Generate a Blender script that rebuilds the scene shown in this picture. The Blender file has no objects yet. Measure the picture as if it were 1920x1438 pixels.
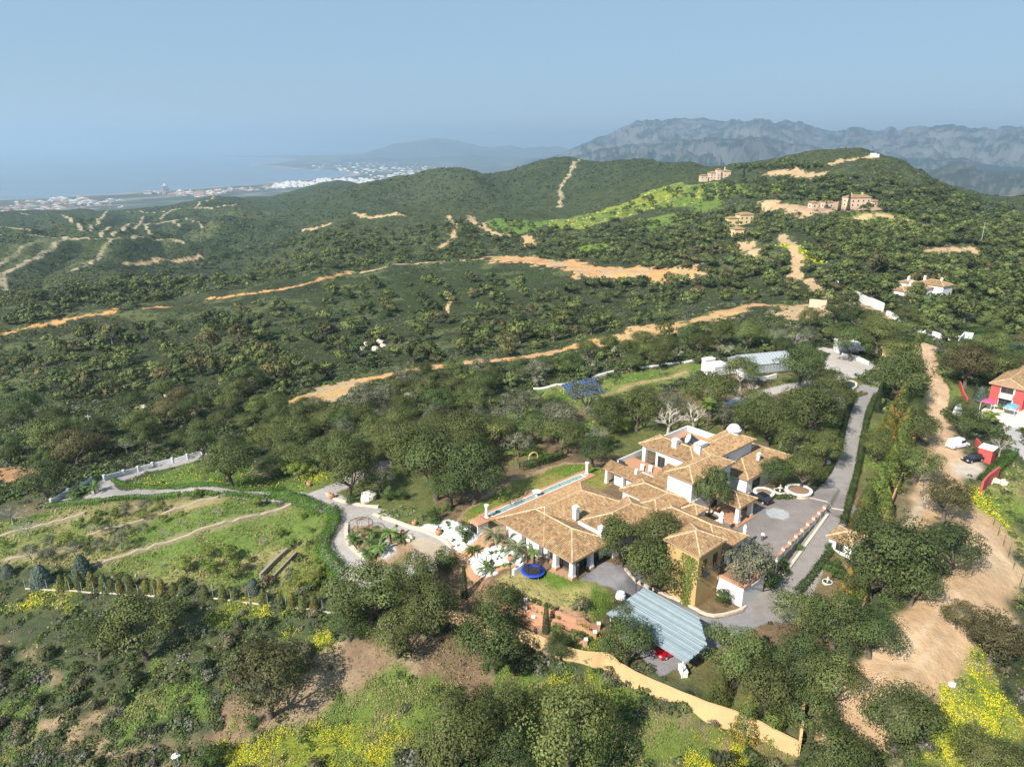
import bpy, math, random
import numpy as np
from mathutils import Vector
R = math.radians
S = bpy.context.scene
COL = S.collection
random.seed(7); RNG = np.random.default_rng(11)

# ---------------------------------------------------------------- camera, sky, sun, exposure
F = 1330.0; PITCH = math.atan((719-268)/F); CP, SP = math.cos(PITCH), math.sin(PITCH); CAMH = 60.0
cam = bpy.data.cameras.new('camera'); camo = bpy.data.objects.new('camera', cam); COL.objects.link(camo)
camo.location = (0, 0, CAMH); camo.rotation_euler = (math.pi/2-PITCH, 0, 0)
cam.sensor_width = 36.0; cam.lens = 36.0*F/1920; cam.clip_start = 1.0; cam.clip_end = 150000.0
S.camera = camo
SUN_EL = 40.0; TRAVEL = (0.66, 0.75)
W = bpy.data.worlds.new('World'); S.world = W; W.use_nodes = True
nt = W.node_tree; bg = nt.nodes['Background']
sky = nt.nodes.new('ShaderNodeTexSky'); sky.sky_type = 'NISHITA'; sky.sun_disc = False
sky.sun_elevation = R(SUN_EL); sky.sun_rotation = math.atan2(-TRAVEL[0], -TRAVEL[1])
sky.altitude = 300; sky.air_density = 1.0; sky.dust_density = 0.1; sky.ozone_density = 3.0
mixs = nt.nodes.new('ShaderNodeMix'); mixs.data_type = 'RGBA'; mixs.inputs[0].default_value = .85   # flat blue mixed over most of the sky texture to even its brightness
nt.links.new(sky.outputs[0], mixs.inputs[6]); mixs.inputs[7].default_value = (1.82, 2.76, 3.74, 1)
nt.links.new(mixs.outputs[2], bg.inputs[0]); bg.inputs[1].default_value = 0.10
sl = bpy.data.lights.new('sun', 'SUN'); sl.energy = 5.0; sl.angle = R(0.5); sl.color = (1.0, 0.94, 0.85)
so = bpy.data.objects.new('sun', sl); COL.objects.link(so)
so.rotation_euler = Vector((TRAVEL[0]*math.cos(R(SUN_EL)), TRAVEL[1]*math.cos(R(SUN_EL)), -math.sin(R(SUN_EL)))).to_track_quat('-Z', 'Y').to_euler()
S.view_settings.view_transform = 'Standard'; S.view_settings.look = 'None'
S.view_settings.exposure = 0.85; S.view_settings.gamma = 1.0
try:
    S.cycles.use_denoising = True; S.cycles.max_bounces = 6; S.cycles.volume_bounces = 1
    S.cycles.transparent_max_bounces = 8; S.cycles.diffuse_bounces = 3
except Exception: pass

# ---------------------------------------------------------------- helpers
def ray(px, py):
    u = (px-960)/F; v = (719-py)/F
    return np.array([u, CP+v*SP, -SP+v*CP])
def at(px, py, z):                       # pixel + height -> world point
    d = ray(px, py); t = (z-CAMH)/d[2]; return np.array([d[0]*t, d[1]*t, z])
def tt(px, py, t):
    d = ray(px, py); return np.array([d[0]*t, d[1]*t, CAMH+d[2]*t])
HA = R(41.5); HO = at(1200, 1000, 0)
def hw(a, b): return (HO[0]+a*math.cos(HA)+b*math.sin(HA), HO[1]+a*math.sin(HA)-b*math.cos(HA))
def hpx(x, y): x -= HO[0]; y -= HO[1]; return (x*math.cos(HA)+y*math.sin(HA), x*math.sin(HA)-y*math.cos(HA))
def _h(i, j, s):
    v = np.sin(i*127.1+j*311.7+s*74.7)*43758.5453; return v-np.floor(v)
def vnoise(x, y, s=0):
    x = np.asarray(x, float); y = np.asarray(y, float)
    i = np.floor(x); j = np.floor(y); fx = x-i; fy = y-j
    fx = fx*fx*(3-2*fx); fy = fy*fy*(3-2*fy)
    return (_h(i, j, s)*(1-fx)+_h(i+1, j, s)*fx)*(1-fy)+(_h(i, j+1, s)*(1-fx)+_h(i+1, j+1, s)*fx)*fy
def fbm(x, y, o=4, s=0):
    t = 0; a = .5; n = 0
    for k in range(o):
        t = t+a*vnoise(x*2**k, y*2**k, s+k*13); n += a; a *= .5
    return t/n
def ridged(x, y, o=5, s=0):
    t = 0; a = .5; n = 0
    for k in range(o):
        t = t+a*(1-np.abs(2*vnoise(x*2**k, y*2**k, s+k*17)-1)); n += a; a *= .52
    return t/n
def tag(o, label=None, cat=None, group=None, kind=None):
    for k, v in (('label', label), ('category', cat), ('group', group), ('kind', kind)):
        if v: o[k] = v
    return o
def empty(name, loc, label, cat, rz=0, group=None, sc=None):
    o = bpy.data.objects.new(name, None); COL.objects.link(o); o.location = loc; o.rotation_euler = (0, 0, rz)
    o.empty_display_size = .5
    if sc: o.scale = sc
    return tag(o, label, cat, group)
def npmesh(name, V, Fq, mat, col=None, smooth=False):
    """V (n,3), Fq (m,k) same-size faces"""
    V = np.ascontiguousarray(V, np.float32); Fq = np.ascontiguousarray(Fq, np.int32)
    me = bpy.data.meshes.new(name); k = Fq.shape[1]
    me.vertices.add(len(V)); me.vertices.foreach_set('co', V.ravel())
    me.loops.add(Fq.size); me.loops.foreach_set('vertex_index', Fq.ravel())
    me.polygons.add(len(Fq)); me.polygons.foreach_set('loop_start', np.arange(0, Fq.size, k, dtype=np.int32))
    if col is not None:
        at_ = me.color_attributes.new('Col', 'FLOAT_COLOR', 'POINT')
        c = np.ones((len(V), 4), np.float32); c[:, :3] = col; at_.data.foreach_set('color', c.ravel())
    me.materials.append(mat); me.update(calc_edges=True)
    me.polygons.foreach_set('use_smooth', np.full(len(Fq), smooth, dtype=bool))
    return me
def link(name, me, parent=None, loc=None, rz=0):
    o = bpy.data.objects.new(name, me); COL.objects.link(o)
    if parent: o.parent = parent
    if loc is not None: o.location = loc
    if rz: o.rotation_euler = (0, 0, rz)
    return o
class MB:
    """collects shapes into one mesh"""
    def __init__(s): s.v = []; s.f = []; s.c = []; s.mi = []
    def add(s, V, Fs, c=None, m=0):
        n = len(s.v); s.v += [tuple(p) for p in V]; s.f += [tuple(i+n for i in f) for f in Fs]
        s.c += [c or (1, 1, 1)]*len(V); s.mi += [m]*len(Fs); return s
    def box(s, x0, y0, z0, x1, y1, z1, m=0, c=None, taper=0):
        t = taper
        V = [(x0, y0, z0), (x1, y0, z0), (x1, y1, z0), (x0, y1, z0), (x0+t, y0+t, z1), (x1-t, y0+t, z1), (x1-t, y1-t, z1), (x0+t, y1-t, z1)]
        return s.add(V, [(3, 2, 1, 0), (4, 5, 6, 7), (0, 1, 5, 4), (1, 2, 6, 5), (2, 3, 7, 6), (3, 0, 4, 7)], c, m)
    def prism(s, P, z0, z1, m=0, c=None):
        n = len(P); V = [(p[0], p[1], z0) for p in P]+[(p[0], p[1], z1) for p in P]
        return s.add(V, [tuple(range(n-1, -1, -1)), tuple(range(n, 2*n))]+[(i, (i+1) % n, n+(i+1) % n, n+i) for i in range(n)], c, m)
    def tube(s, P, rad, n=7, m=0, c=None, cap=True):
        P = [Vector(p) for p in P]; V = []; Fs = []
        for i, p in enumerate(P):
            d = (P[min(i+1, len(P)-1)]-P[max(i-1, 0)]).normalized()
            a = d.cross(Vector((0, 0, 1)) if abs(d.z) < .95 else Vector((1, 0, 0))).normalized(); b = d.cross(a)
            r = rad[i] if hasattr(rad, '__len__') else rad
            for k in range(n):
                t = 2*math.pi*k/n; V.append(p+a*r*math.cos(t)+b*r*math.sin(t))
        for i in range(len(P)-1):
            for k in range(n):
                Fs.append((i*n+k, i*n+(k+1) % n, (i+1)*n+(k+1) % n, (i+1)*n+k))
        if cap: Fs += [tuple(range(n)), tuple(range(len(P)*n-1, (len(P)-1)*n-1, -1))]
        return s.add(V, Fs, c, m)
    def lathe(s, prof, cx=0, cy=0, n=14, m=0, c=None):
        V = []; Fs = []
        for r, z in prof:
            for k in range(n):
                t = 2*math.pi*k/n; V.append((cx+r*math.cos(t), cy+r*math.sin(t), z))
        for i in range(len(prof)-1):
            for k in range(n): Fs.append((i*n+k, i*n+(k+1) % n, (i+1)*n+(k+1) % n, (i+1)*n+k))
        Fs += [tuple(range(n-1, -1, -1)), tuple(range((len(prof)-1)*n, len(prof)*n))]
        return s.add(V, Fs, c, m)
    def mesh(s, name, mats, smooth=False):
        me = bpy.data.meshes.new(name); me.from_pydata([tuple(v) for v in s.v], [], s.f)
        for m in (mats if isinstance(mats, (list, tuple)) else [mats]): me.materials.append(m)
        ca = me.color_attributes.new('Col', 'FLOAT_COLOR', 'POINT')
        ca.data.foreach_set('color', np.array([(*c, 1) for c in s.c], np.float32).ravel())
        me.polygons.foreach_set('material_index', np.array(s.mi, np.int32))
        me.polygons.foreach_set('use_smooth', np.full(len(s.f), smooth, dtype=bool)); me.update(); return me
    def build(s, name, mats, parent=None, loc=None, rz=0, smooth=False):
        return link(name, s.mesh(name, mats, smooth), parent, loc, rz)

# ---------------------------------------------------------------- materials
def newmat(name):
    m = bpy.data.materials.new(name); m.use_nodes = True; return m, m.node_tree, m.node_tree.nodes['Principled BSDF']
def nmath(t, op, a, b=None, c=None):
    n = t.nodes.new('ShaderNodeMath'); n.operation = op
    for i, v in enumerate((a, b, c)):
        if v is None: continue
        if hasattr(v, 'is_output'): t.links.new(v, n.inputs[i])
        else: n.inputs[i].default_value = v
    return n.outputs[0]
def noise(t, scale, detail=3, rough=.6, vec=None):
    n = t.nodes.new('ShaderNodeTexNoise'); n.inputs['Scale'].default_value = scale; n.inputs['Detail'].default_value = detail
    n.inputs['Roughness'].default_value = rough
    if vec: t.links.new(vec, n.inputs['Vector'])
    return n.outputs['Fac']
def mulcol(t, col, fac):
    n = t.nodes.new('ShaderNodeVectorMath'); n.operation = 'SCALE'
    if hasattr(col, 'is_output'): t.links.new(col, n.inputs[0])
    else: n.inputs[0].default_value = col[:3]
    t.links.new(fac, n.inputs['Scale']); return n.outputs[0]
def objvec(t): return t.nodes.new('ShaderNodeTexCoord').outputs['Object']
def simple(name, col, rough=.8, var=.3, scale=1.5, bump=.0, metal=0.0, attr=False, spec=None):
    m, t, p = newmat(name); v = objvec(t)
    n1 = noise(t, scale, 5, .65, v); f = nmath(t, 'MULTIPLY_ADD', n1, 2*var, 1-var)
    n2 = noise(t, scale*9, 3, .7, v); f = nmath(t, 'MULTIPLY', f, nmath(t, 'MULTIPLY_ADD', n2, var, 1-var*.5))
    src = col
    if attr:
        a = t.nodes.new('ShaderNodeAttribute'); a.attribute_name = 'Col'; src = a.outputs['Color']
    t.links.new(mulcol(t, src, f), p.inputs['Base Color'])
    p.inputs['Roughness'].default_value = rough; p.inputs['Metallic'].default_value = metal
    if spec is not None: p.inputs['Specular IOR Level'].default_value = spec
    if bump:
        b = t.nodes.new('ShaderNodeBump'); b.inputs['Strength'].default_value = bump; b.inputs['Distance'].default_value = .1
        t.links.new(n2, b.inputs['Height']); t.links.new(b.outputs[0], p.inputs['Normal'])
    return m
def ground_mat(name, fine=4.0, amp=.55, bump=.6, rough=.95):
    m, t, p = newmat(name); v = objvec(t)
    a = t.nodes.new('ShaderNodeAttribute'); a.attribute_name = 'Col'
    n0 = noise(t, fine, 4, .75, v); n1 = noise(t, fine*.17, 4, .65, v); n2 = noise(t, .035, 4, .6, v)
    f = nmath(t, 'MULTIPLY_ADD', n0, 2*amp, 1-amp)
    f = nmath(t, 'MULTIPLY', f, nmath(t, 'MULTIPLY_ADD', n1, 2*amp*1.1, 1-amp*1.1))
    f = nmath(t, 'MULTIPLY', f, nmath(t, 'MULTIPLY_ADD', n2, amp*.9, 1-amp*.45))
    t.links.new(mulcol(t, a.outputs['Color'], f), p.inputs['Base Color'])
    p.inputs['Roughness'].default_value = rough; p.inputs['Specular IOR Level'].default_value = .15
    h = nmath(t, 'ADD', n0, nmath(t, 'MULTIPLY', n1, 3.0))
    b = t.nodes.new('ShaderNodeBump'); b.inputs['Strength'].default_value = bump; b.inputs['Distance'].default_value = .25
    t.links.new(h, b.inputs['Height']); t.links.new(b.outputs[0], p.inputs['Normal'])
    return m
def leaf_mat(name, hue=.018, val=.32, trans=.15):
    m, t, p = newmat(name); out = t.nodes['Material Output']
    a = t.nodes.new('ShaderNodeAttribute'); a.attribute_name = 'Col'
    oi = t.nodes.new('ShaderNodeObjectInfo'); hs = t.nodes.new('ShaderNodeHueSaturation')
    t.links.new(nmath(t, 'MULTIPLY_ADD', oi.outputs['Random'], 2*hue, .5-hue), hs.inputs['Hue'])
    r2 = nmath(t, 'FRACT', nmath(t, 'MULTIPLY', oi.outputs['Random'], 17.31))
    t.links.new(nmath(t, 'MULTIPLY_ADD', r2, 2*val, 1-val), hs.inputs['Value'])
    t.links.new(a.outputs['Color'], hs.inputs['Color'])
    t.links.new(hs.outputs[0], p.inputs['Base Color']); p.inputs['Roughness'].default_value = .65; p.inputs['Specular IOR Level'].default_value = .25
    tr = t.nodes.new('ShaderNodeBsdfTranslucent'); t.links.new(hs.outputs[0], tr.inputs[0])
    mx = t.nodes.new('ShaderNodeMixShader'); mx.inputs[0].default_value = trans
    t.links.new(p.outputs[0], mx.inputs[1]); t.links.new(tr.outputs[0], mx.inputs[2]); t.links.new(mx.outputs[0], out.inputs[0])
    return m
M = {}
M['ground'] = ground_mat('ground')
M['grass'] = ground_mat('grass', 5.0, .45, .6)
M['dirt'] = ground_mat('dirt', 3.0, .32, .5)
M['asphalt'] = ground_mat('asphalt', 6.0, .30, .15, .85)
M['paving'] = ground_mat('paving', 3.0, .28, .1, .85)
M['leaf'] = leaf_mat('leaf'); M['stuffleaf'] = leaf_mat('stuff_leaf', 0, 0)
M['flower'] = leaf_mat('flower_petal', 0, 0, .3)
M['bark'] = simple('bark', (.11, .085, .065), .95, .4, 3, .5)
M['greybark'] = simple('grey_bark', (.30, .27, .24), .95, .3, 3, .4)
M['palebark'] = simple('pale_bark', (.42, .37, .31), .95, .25, 3, .4)
M['white'] = simple('white_render', (.68, .67, .64), .85, .12, 1.1, .08)
M['cream'] = simple('cream_stone', (.62, .56, .45), .85, .15, 2, .2)
M['yellow'] = simple('ochre_render', (.46, .31, .125), .9, .22, .7, .2)
M['ochrewall'] = simple('ochre_wall', (.54, .37, .18), .9, .22, .45, .25)
M['tile'] = simple('roof_tile', (1, 1, 1), .85, .32, .45, .2, attr=True)
M['tileflat'] = simple('tile_bed', (.34, .22, .13), .9, .3, 1.2, .2)
M['terracotta'] = simple('terracotta', (.42, .22, .12), .85, .2, 1.5, .1)
M['brick'] = simple('brick', (.46, .24, .14), .9, .3, 3, .3)
M['stone'] = simple('stone', (.24, .20, .15), .95, .4, 2.5, .6)
M['palestone'] = simple('pale_stone', (.55, .47, .37), .95, .35, 2.0, .6)
M['glass'] = simple('window_glass', (.03, .035, .04), .15, .3, .8)
M['dark'] = simple('dark_metal', (.035, .035, .04), .5, .2, 3)
M['wood'] = simple('dark_wood', (.12, .07, .04), .6, .3, 3)
M['grey'] = simple('grey_metal', (.45, .46, .47), .5, .15, 3)
M['water'] = simple('pool_water', (.22, .34, .32), .08, .2, 1)
M['pond'] = simple('pond_water', (.02, .045, .06), .05, .3, .5)
M['soil'] = simple('soil', (.24, .15, .09), .95, .3, 2, .5)
# ---------------------------------------------------------------- terrain
CT = [  # pixel, pixel, height above the courtyard
 (0,1438,-16),(300,1438,-12),(640,1438,-8.5),(960,1438,-7.5),(1300,1438,-6.5),(1600,1438,-5),(1920,1438,-8),
 (0,1250,-14),(300,1250,-11.5),(600,1250,-8),(900,1280,-7),(1150,1300,-6.2),(1490,1400,-6),
 (0,1120,-13),(200,1100,-11.5),(480,1110,-8.5),(640,1130,-6),
 (0,960,-13),(200,960,-10),(450,950,-7),(0,1050,-12.5),(300,1030,-9.5),(560,1000,-6),
 (640,960,-4),(600,920,-5),(400,920,-7),(200,915,-11),(120,940,-12.5),(700,1000,-3),(650,1040,-4),(800,1020,-1.5),
 (900,960,-.6),(870,1010,-.8),(950,1050,-.8),(1000,1100,-1),(1120,1140,-1.5),(1050,1185,-3.8),(1130,1220,-4.6),(900,1170,-5),(1000,1210,-5),
 (1160,1085,-1.6),(1200,1120,-3),(1240,1180,-3.4),(1290,1240,-3.6),(1420,1145,-3.5),(1360,1170,-3.5),
 (1500,1250,-3.5),(1640,1180,-2.5),(1560,1340,-4),(1700,1250,-2.5),(1840,1070,-1.8),(1760,950,-.5),(1750,780,.5),(1740,660,1),
 (1900,1000,-3),(1920,1250,-6),(1900,850,-.5),(1880,760,0),(1650,1000,-1),(1690,850,0),
 (1000,920,-.3),(880,985,-.5),(1000,860,-2),(850,840,-5),(1200,790,-2.5),(1400,790,-1),(1600,800,.3),(1625,735,.8),
 (1560,690,1),(1420,700,0),(1090,735,-5),(700,780,-10),(500,830,-12),(350,865,-12),(250,890,-12.5),
 (0,870,-17),(0,800,-21),(150,800,-19),(400,800,-15),(0,700,-33),(250,700,-28),(500,690,-22),(700,700,-16),
 (900,680,-11),(1200,620,-6),(1350,590,-4),(1500,580,-2),(400,620,-32),(700,600,-27),(1000,600,-20),(1200,560,-14),(1400,520,-9),
 (0,620,-37),(300,575,-36),(550,540,-34),(700,500,-34),
 (0,545,-38),(60,538,-38),(220,490,-41),(370,482,-39),(560,432,-37),(700,402,-33),(880,400,-30),
 (850,480,-27),(1000,450,-25),(1150,490,-17),(1250,520,-15),
 (1100,412,-21),(1250,380,0),(1350,345,14),(1430,322,21),(1590,385,14),(1650,430,5),(1800,430,2),(1900,400,-6),(1900,560,-4),(1740,560,-2),(1500,420,4),(1500,480,-2)]
CTT = [  # pixel, pixel, distance along the view axis
 (1640,293,850),(1560,305,900),(1750,335,860),(1850,372,900),(1920,380,900),
 (1080,296,1500),(1000,306,1500),(940,326,1480),(870,321,1450),(800,330,1430),(720,347,1400),(640,376,1350),(560,386,1300),(490,398,1250),(400,420,1150),(330,450,1050),
 (1200,307,1450),(1300,310,1350),(1330,316,1300),(880,392,1120),(1050,388,1080),(960,370,1250),(1060,340,1320),(760,375,1280),
 (0,515,690),(0,470,820),(0,440,930),(120,448,930),(230,448,950),(120,490,800),
 (200,400,1900),(100,397,2200),(300,390,2200),(405,369,2200),(345,386,2200),(470,380,2300),(450,374,2700),(560,357,2700),(620,347,2800),(680,352,2700),(0,402,2000),(300,415,1500),(150,425,1300),(380,400,1500)]
CTH = [  # hidden ground: pixel column, distance, height
 (0,560,-60),(220,760,-75),(420,820,-75),(600,1050,-70),(400,1300,-95),(800,2100,-110),(1080,2300,-100),(1300,2200,-100),(1640,1300,-70),(1900,1500,-110),(1500,1250,-40),(1400,1300,-30),(1800,1150,-60),
 (0,3300,-315),(0,2700,-225),(300,3500,-315),(300,2900,-225),(700,3900,-315),(700,3200,-230),(1100,3600,-220),(1500,3200,-200),(1900,2600,-190),(-600,900,-60),(-600,150,-25),(-600,3000,-260),(2500,150,-6),(2500,900,-30),(2500,2600,-190),(960,30,-10),(0,30,-14),(1900,30,-9),
 (0,5500,-330),(500,5500,-330),(960,5500,-320),(1500,5500,-310),(2000,5500,-300),(-700,5500,-330),(2700,5500,-300)]
P = [at(*c) for c in CT]+[tt(*c) for c in CTT]
for px, t, z in CTH:
    d = ray(px, 400); P.append(np.array([d[0]*t, d[1]*t, z]))
P = np.array(P)
def polar(x, y): return np.arctan2(x, y)*3.0, np.log(np.hypot(x, y))
ca, cl = polar(P[:, 0], P[:, 1])
def kern(d2): return np.sqrt(d2+.0036)
A_ = kern((ca[:, None]-ca)**2+(cl[:, None]-cl)**2)
n_ = len(P); K = np.zeros((n_+1, n_+1)); K[:n_, :n_] = A_+np.eye(n_)*1e-3; K[n_, :n_] = K[:n_, n_] = 1
wts = np.linalg.solve(K, np.append(P[:, 2], 0))
AZ = np.radians(np.concatenate([np.arange(-75, -46, 1.0), np.arange(-45.5, -37, .2), np.arange(-37, 37, .1), np.arange(37, 45.6, .2), np.arange(46, 76, 1.0)]))
rr = [28.0]
while rr[-1] < 5600: rr.append(rr[-1]+max(.30, rr[-1]*.0045))
RR = np.array(rr); LR = np.log(RR)
NA, NR = len(AZ), len(RR)
GA, GR = np.meshgrid(AZ, RR)            # rows = range
GX = GR*np.sin(GA); GY = GR*np.cos(GA)
pa = GA.ravel()*3; pl = np.log(GR).ravel(); Z = np.full(pa.size, wts[-1])
for i in range(n_): Z += wts[i]*kern((pa-ca[i])**2+(pl-cl[i])**2)
Z = Z.reshape(NR, NA)
def sstep(x, a, b): t = np.clip((x-a)/(b-a), 0, 1); return t*t*(3-2*t)
est = sstep(GR, 150, 320)
Z += sstep(GR, 220, 380)*(1-sstep(GR, 700, 1000))*(ridged(GX/120, GY/120, 3, 77)-.62)*17
farm = sstep(GR, 600, 1000)
Z += est*(fbm(GX/45, GY/45, 4, 3)-.5)*5.0
Z += farm*((ridged(GX/170, GY/170, 4, 5)-.6)*(34-18*sstep(GR, 1500, 2300))+(fbm(GX/60, GY/60, 3, 9)-.5)*9)*(1-sstep(GR, 3200, 4200))
wild = np.clip(est+sstep(-GX, 40, 70), 0, 1)
Z += (fbm(GX/5, GY/5, 3, 21)-.5)*.5*(1-est)+(fbm(GX/9, GY/9, 3, 22)-.5)*1.2*est
def zi(x, y):                            # height of the ground mesh
    x = np.asarray(x, float); y = np.asarray(y, float)
    a = np.clip(np.interp(np.arctan2(x, y), AZ, np.arange(NA)), 0, NA-1.001); l = np.clip(np.interp(np.hypot(x, y), RR, np.arange(NR)), 0, NR-1.001)
    i = a.astype(int); j = l.astype(int); fa = a-i; fl = l-j
    return (Z[j, i]*(1-fa)+Z[j, i+1]*fa)*(1-fl)+(Z[j+1, i]*(1-fa)+Z[j+1, i+1]*fa)*fl
def gi(G, x, y):
    a = np.interp(np.arctan2(x, y), AZ, np.arange(NA)); l = np.interp(np.hypot(x, y), RR, np.arange(NR))
    return G[np.clip(np.round(l).astype(int), 0, NR-1), np.clip(np.round(a).astype(int), 0, NA-1)]
TS = np.exp(np.linspace(np.log(40), np.log(7000), 2600))
def gp(px, py, k=0.0, h0=0.0):           # first point of the view ray at h0 + k*t over the ground
    d = ray(px, py); x = d[0]*TS; y = d[1]*TS; z = CAMH+d[2]*TS
    g = z-zi(x, y)-h0-k*TS; i = np.argmax(g < 0)
    if g[i] >= 0: i = len(TS)-1
    if i == 0: i = 1
    f = g[i-1]/(g[i-1]-g[i]+1e-9); t = TS[i-1]+(TS[i]-TS[i-1])*np.clip(f, 0, 1)
    return np.array([d[0]*t, d[1]*t, float(zi(d[0]*t, d[1]*t))]), t
def gpts(pts): return [gp(*p)[0] for p in pts]
def inpoly(x, y, poly):
    c = np.zeros(x.shape, bool); n = len(poly)
    for i in range(n):
        x0, y0 = poly[i][:2]; x1, y1 = poly[(i+1) % n][:2]
        if y0 == y1: continue
        c ^= ((y0 > y) != (y1 > y)) & (x < (x1-x0)*(y-y0)/(y1-y0)+x0)
    return c
def segdist(x, y, pts, closed=False):
    d = np.full(x.shape, 1e9); n = len(pts)
    for i in range(n if closed else n-1):
        ax, ay = pts[i][:2]; bx, by = pts[(i+1) % n][:2]; vx, vy = bx-ax, by-ay
        t = np.clip(((x-ax)*vx+(y-ay)*vy)/(vx*vx+vy*vy+1e-9), 0, 1)
        d = np.minimum(d, (x-ax-t*vx)**2+(y-ay-t*vy)**2)
    return np.sqrt(d)
def window(poly, pad):                   # grid cells near a set of points
    xs = [p[0] for p in poly]; ys = [p[1] for p in poly]
    return (GX > min(xs)-pad) & (GX < max(xs)+pad) & (GY > min(ys)-pad) & (GY < max(ys)+pad)
def flatten(poly, z, feather):
    m = window(poly, feather); x, y = GX[m], GY[m]
    d = np.where(inpoly(x, y, poly), 0, segdist(x, y, poly, True)); w = 1-sstep(d, 0, feather)
    zz = z(x, y) if callable(z) else z
    Z[m] = Z[m]*(1-w)+zz*w
SPURS = [[(0,497),(30,477),(62,455)], [(7,512),(40,496),(75,480),(100,462),(124,444)], [(139,506),(170,490),(190,470),(204,455),(226,446)], [(0,440),(60,441),(120,445),(226,447)], [(248,446),(300,449),(343,455)], [(190,444),(196,432),(204,426)], [(211,442),(233,426),(270,406)], [(233,424),(300,418),(350,410),(416,404)], [(325,415),(335,424)], [(272,420),(281,439)],
 [(160,433),(190,410),(219,389)], [(237,395),(330,393),(390,390),(445,384)], [(4,513),(9,543)], [(365,392),(400,370),(412,366)], [(0,425),(60,435)], [(300,410),(320,395)], [(40,400),(120,405),(160,433)]]
SPW = [gpts(s) for s in SPURS]
Zraise = np.zeros_like(Z)
for w in SPW:                            # the tracks run along the crests of the spurs
    m = window(w, 160); d = segdist(GX[m], GY[m], w); Zraise[m] = np.maximum(Zraise[m], np.exp(-(d/48)**2))
sp = sstep(GR, 560, 720)*(1-sstep(GR, 1700, 2300))*(1-sstep(GA, -.32, -.22))
Z -= sp*(1-Zraise)*24
HB = lambda L: [hw(a, b) for a, b in L]
flatten(HB([(-23,-6),(-23,4),(-16,10),(-10,8),(-10,-6)]), -.55, 5)
flatten(HB([(-20,-24),(-20,-6),(12,0),(13,-24)]), -.15, 4)
flatten(HB([(-18,-15),(-18,3),(0,8),(40,6),(40,-18),(0,-18)]), -.05, 2.5)
flatten(HB([(-20,9),(-20,24),(-10,24),(-10,18),(2,26),(6,22),(0,16),(-10,9)]), -3.4, 3)
flatten(HB([(29,20),(30,16.6),(9,19),(1,17.5),(2,26),(10,25)]), lambda x, y: -3.4+3.3*sstep(hpx(x, y)[0], 2, 31), 1.5)
flatten(HB([(1,2),(8.5,10),(8.5,18.6),(30,16.2),(40,14),(40,5),(10,2)]), 0, .4)
for px, py, z, r in ((1885, 800, -.4, 13), (1090, 735, -5, 8), (1420, 690, 0, 14), (1590, 388, 14, 40), (1345, 328, 16, 20), (1390, 410, 0, 16), (1740, 545, -2, 14), (1850, 590, -2.5, 12)):
    c = at(px, py, z); flatten([(c[0]+r*math.cos(k), c[1]+r*math.sin(k)) for k in np.linspace(0, 6.28, 9)[:-1]], z, r*.6)
# ---------------------------------------------------------------- ground colours and kinds of ground
ncol = fbm(GX/30, GY/30, 4, 31)[..., None]; nn2 = fbm(GX/7, GY/7, 3, 33)[..., None]; nn3 = fbm(GX/1.6, GY/1.6, 3, 35)[..., None]
C = np.array([.050, .058, .028])*(1-ncol)*1.3+np.array([.085, .082, .050])*ncol
C = C*(.65+.7*nn2)
farg = sstep(GR, 500, 1100)[..., None]
C = C*(1-farg)+farg*(np.array([.026, .040, .019])*(1-nn2)+np.array([.076, .082, .042])*nn2)
bare = (sstep(fbm(GX/22, GY/22, 4, 55), .60, .72)*(1-est))[..., None]
C = C*np.array([.82, .92, .76]); C = C*(1-.5*bare)+.5*bare*np.array([.28, .20, .12])
SC = np.ones_like(Z); FL = np.zeros_like(Z); GRS = np.zeros_like(Z); KIND = np.zeros(Z.shape, np.int8)
PA, PL = GA*1.0, np.log(GR)
e1 = (fbm(GX/4, GY/4, 3, 41)-.5); e2 = (fbm(GX/4, GY/4, 3, 43)-.5); e3 = fbm(GX/40, GY/40, 3, 45)-.5; e4 = fbm(GX/40, GY/40, 3, 47)-.5
def region(pts, edge=0.0):
    """mask of a ground polygon; edge = ragged border in metres"""
    w = gpts(pts); pad = 4*edge+2
    m = window(w, pad); x, y = GX[m], GY[m]
    if edge:
        s = edge*2.2; k = (e1, e2) if edge < 6 else (e3, e4)
        x = x+k[0][m]*s*2; y = y+k[1][m]*s*2
    out = np.zeros(Z.shape, bool); out[m] = inpoly(x, y, w); return out
def track(pts, width, edge=0.0):
    w = gpts(pts); m = window(w, width+2); x, y = GX[m], GY[m]
    if edge: x = x+e1[m]*edge*2; y = y+e2[m]*edge*2
    out = np.zeros(Z.shape, bool); out[m] = segdist(x, y, w) < width/2; return out
PF = 1.05
def paint(m, col, scrub=0.0, kind=None, mix=1.0, flower=0.0, grass=0.0, col2=None, s2=nn2, lo=.42, hi=.6):
    c = np.minimum(np.array(col)*PF, .8)
    if col2 is not None:
        k = sstep(s2[..., 0][m], lo, hi)[:, None]; c = c*(1-k)+np.array(col2)*PF*k
    C[m] = C[m]*(1-mix)+c*mix; SC[m] = scrub
    FL[m] = flower; GRS[m] = grass
    if kind is not None: KIND[m] = kind
GREEN = (.085, .135, .022); DRY = (.25, .20, .085); LIT = (.20, .135, .085); ORA = (.50, .265, .105); TRK = (.40, .28, .155); PALE = (.34, .27, .17)
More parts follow.
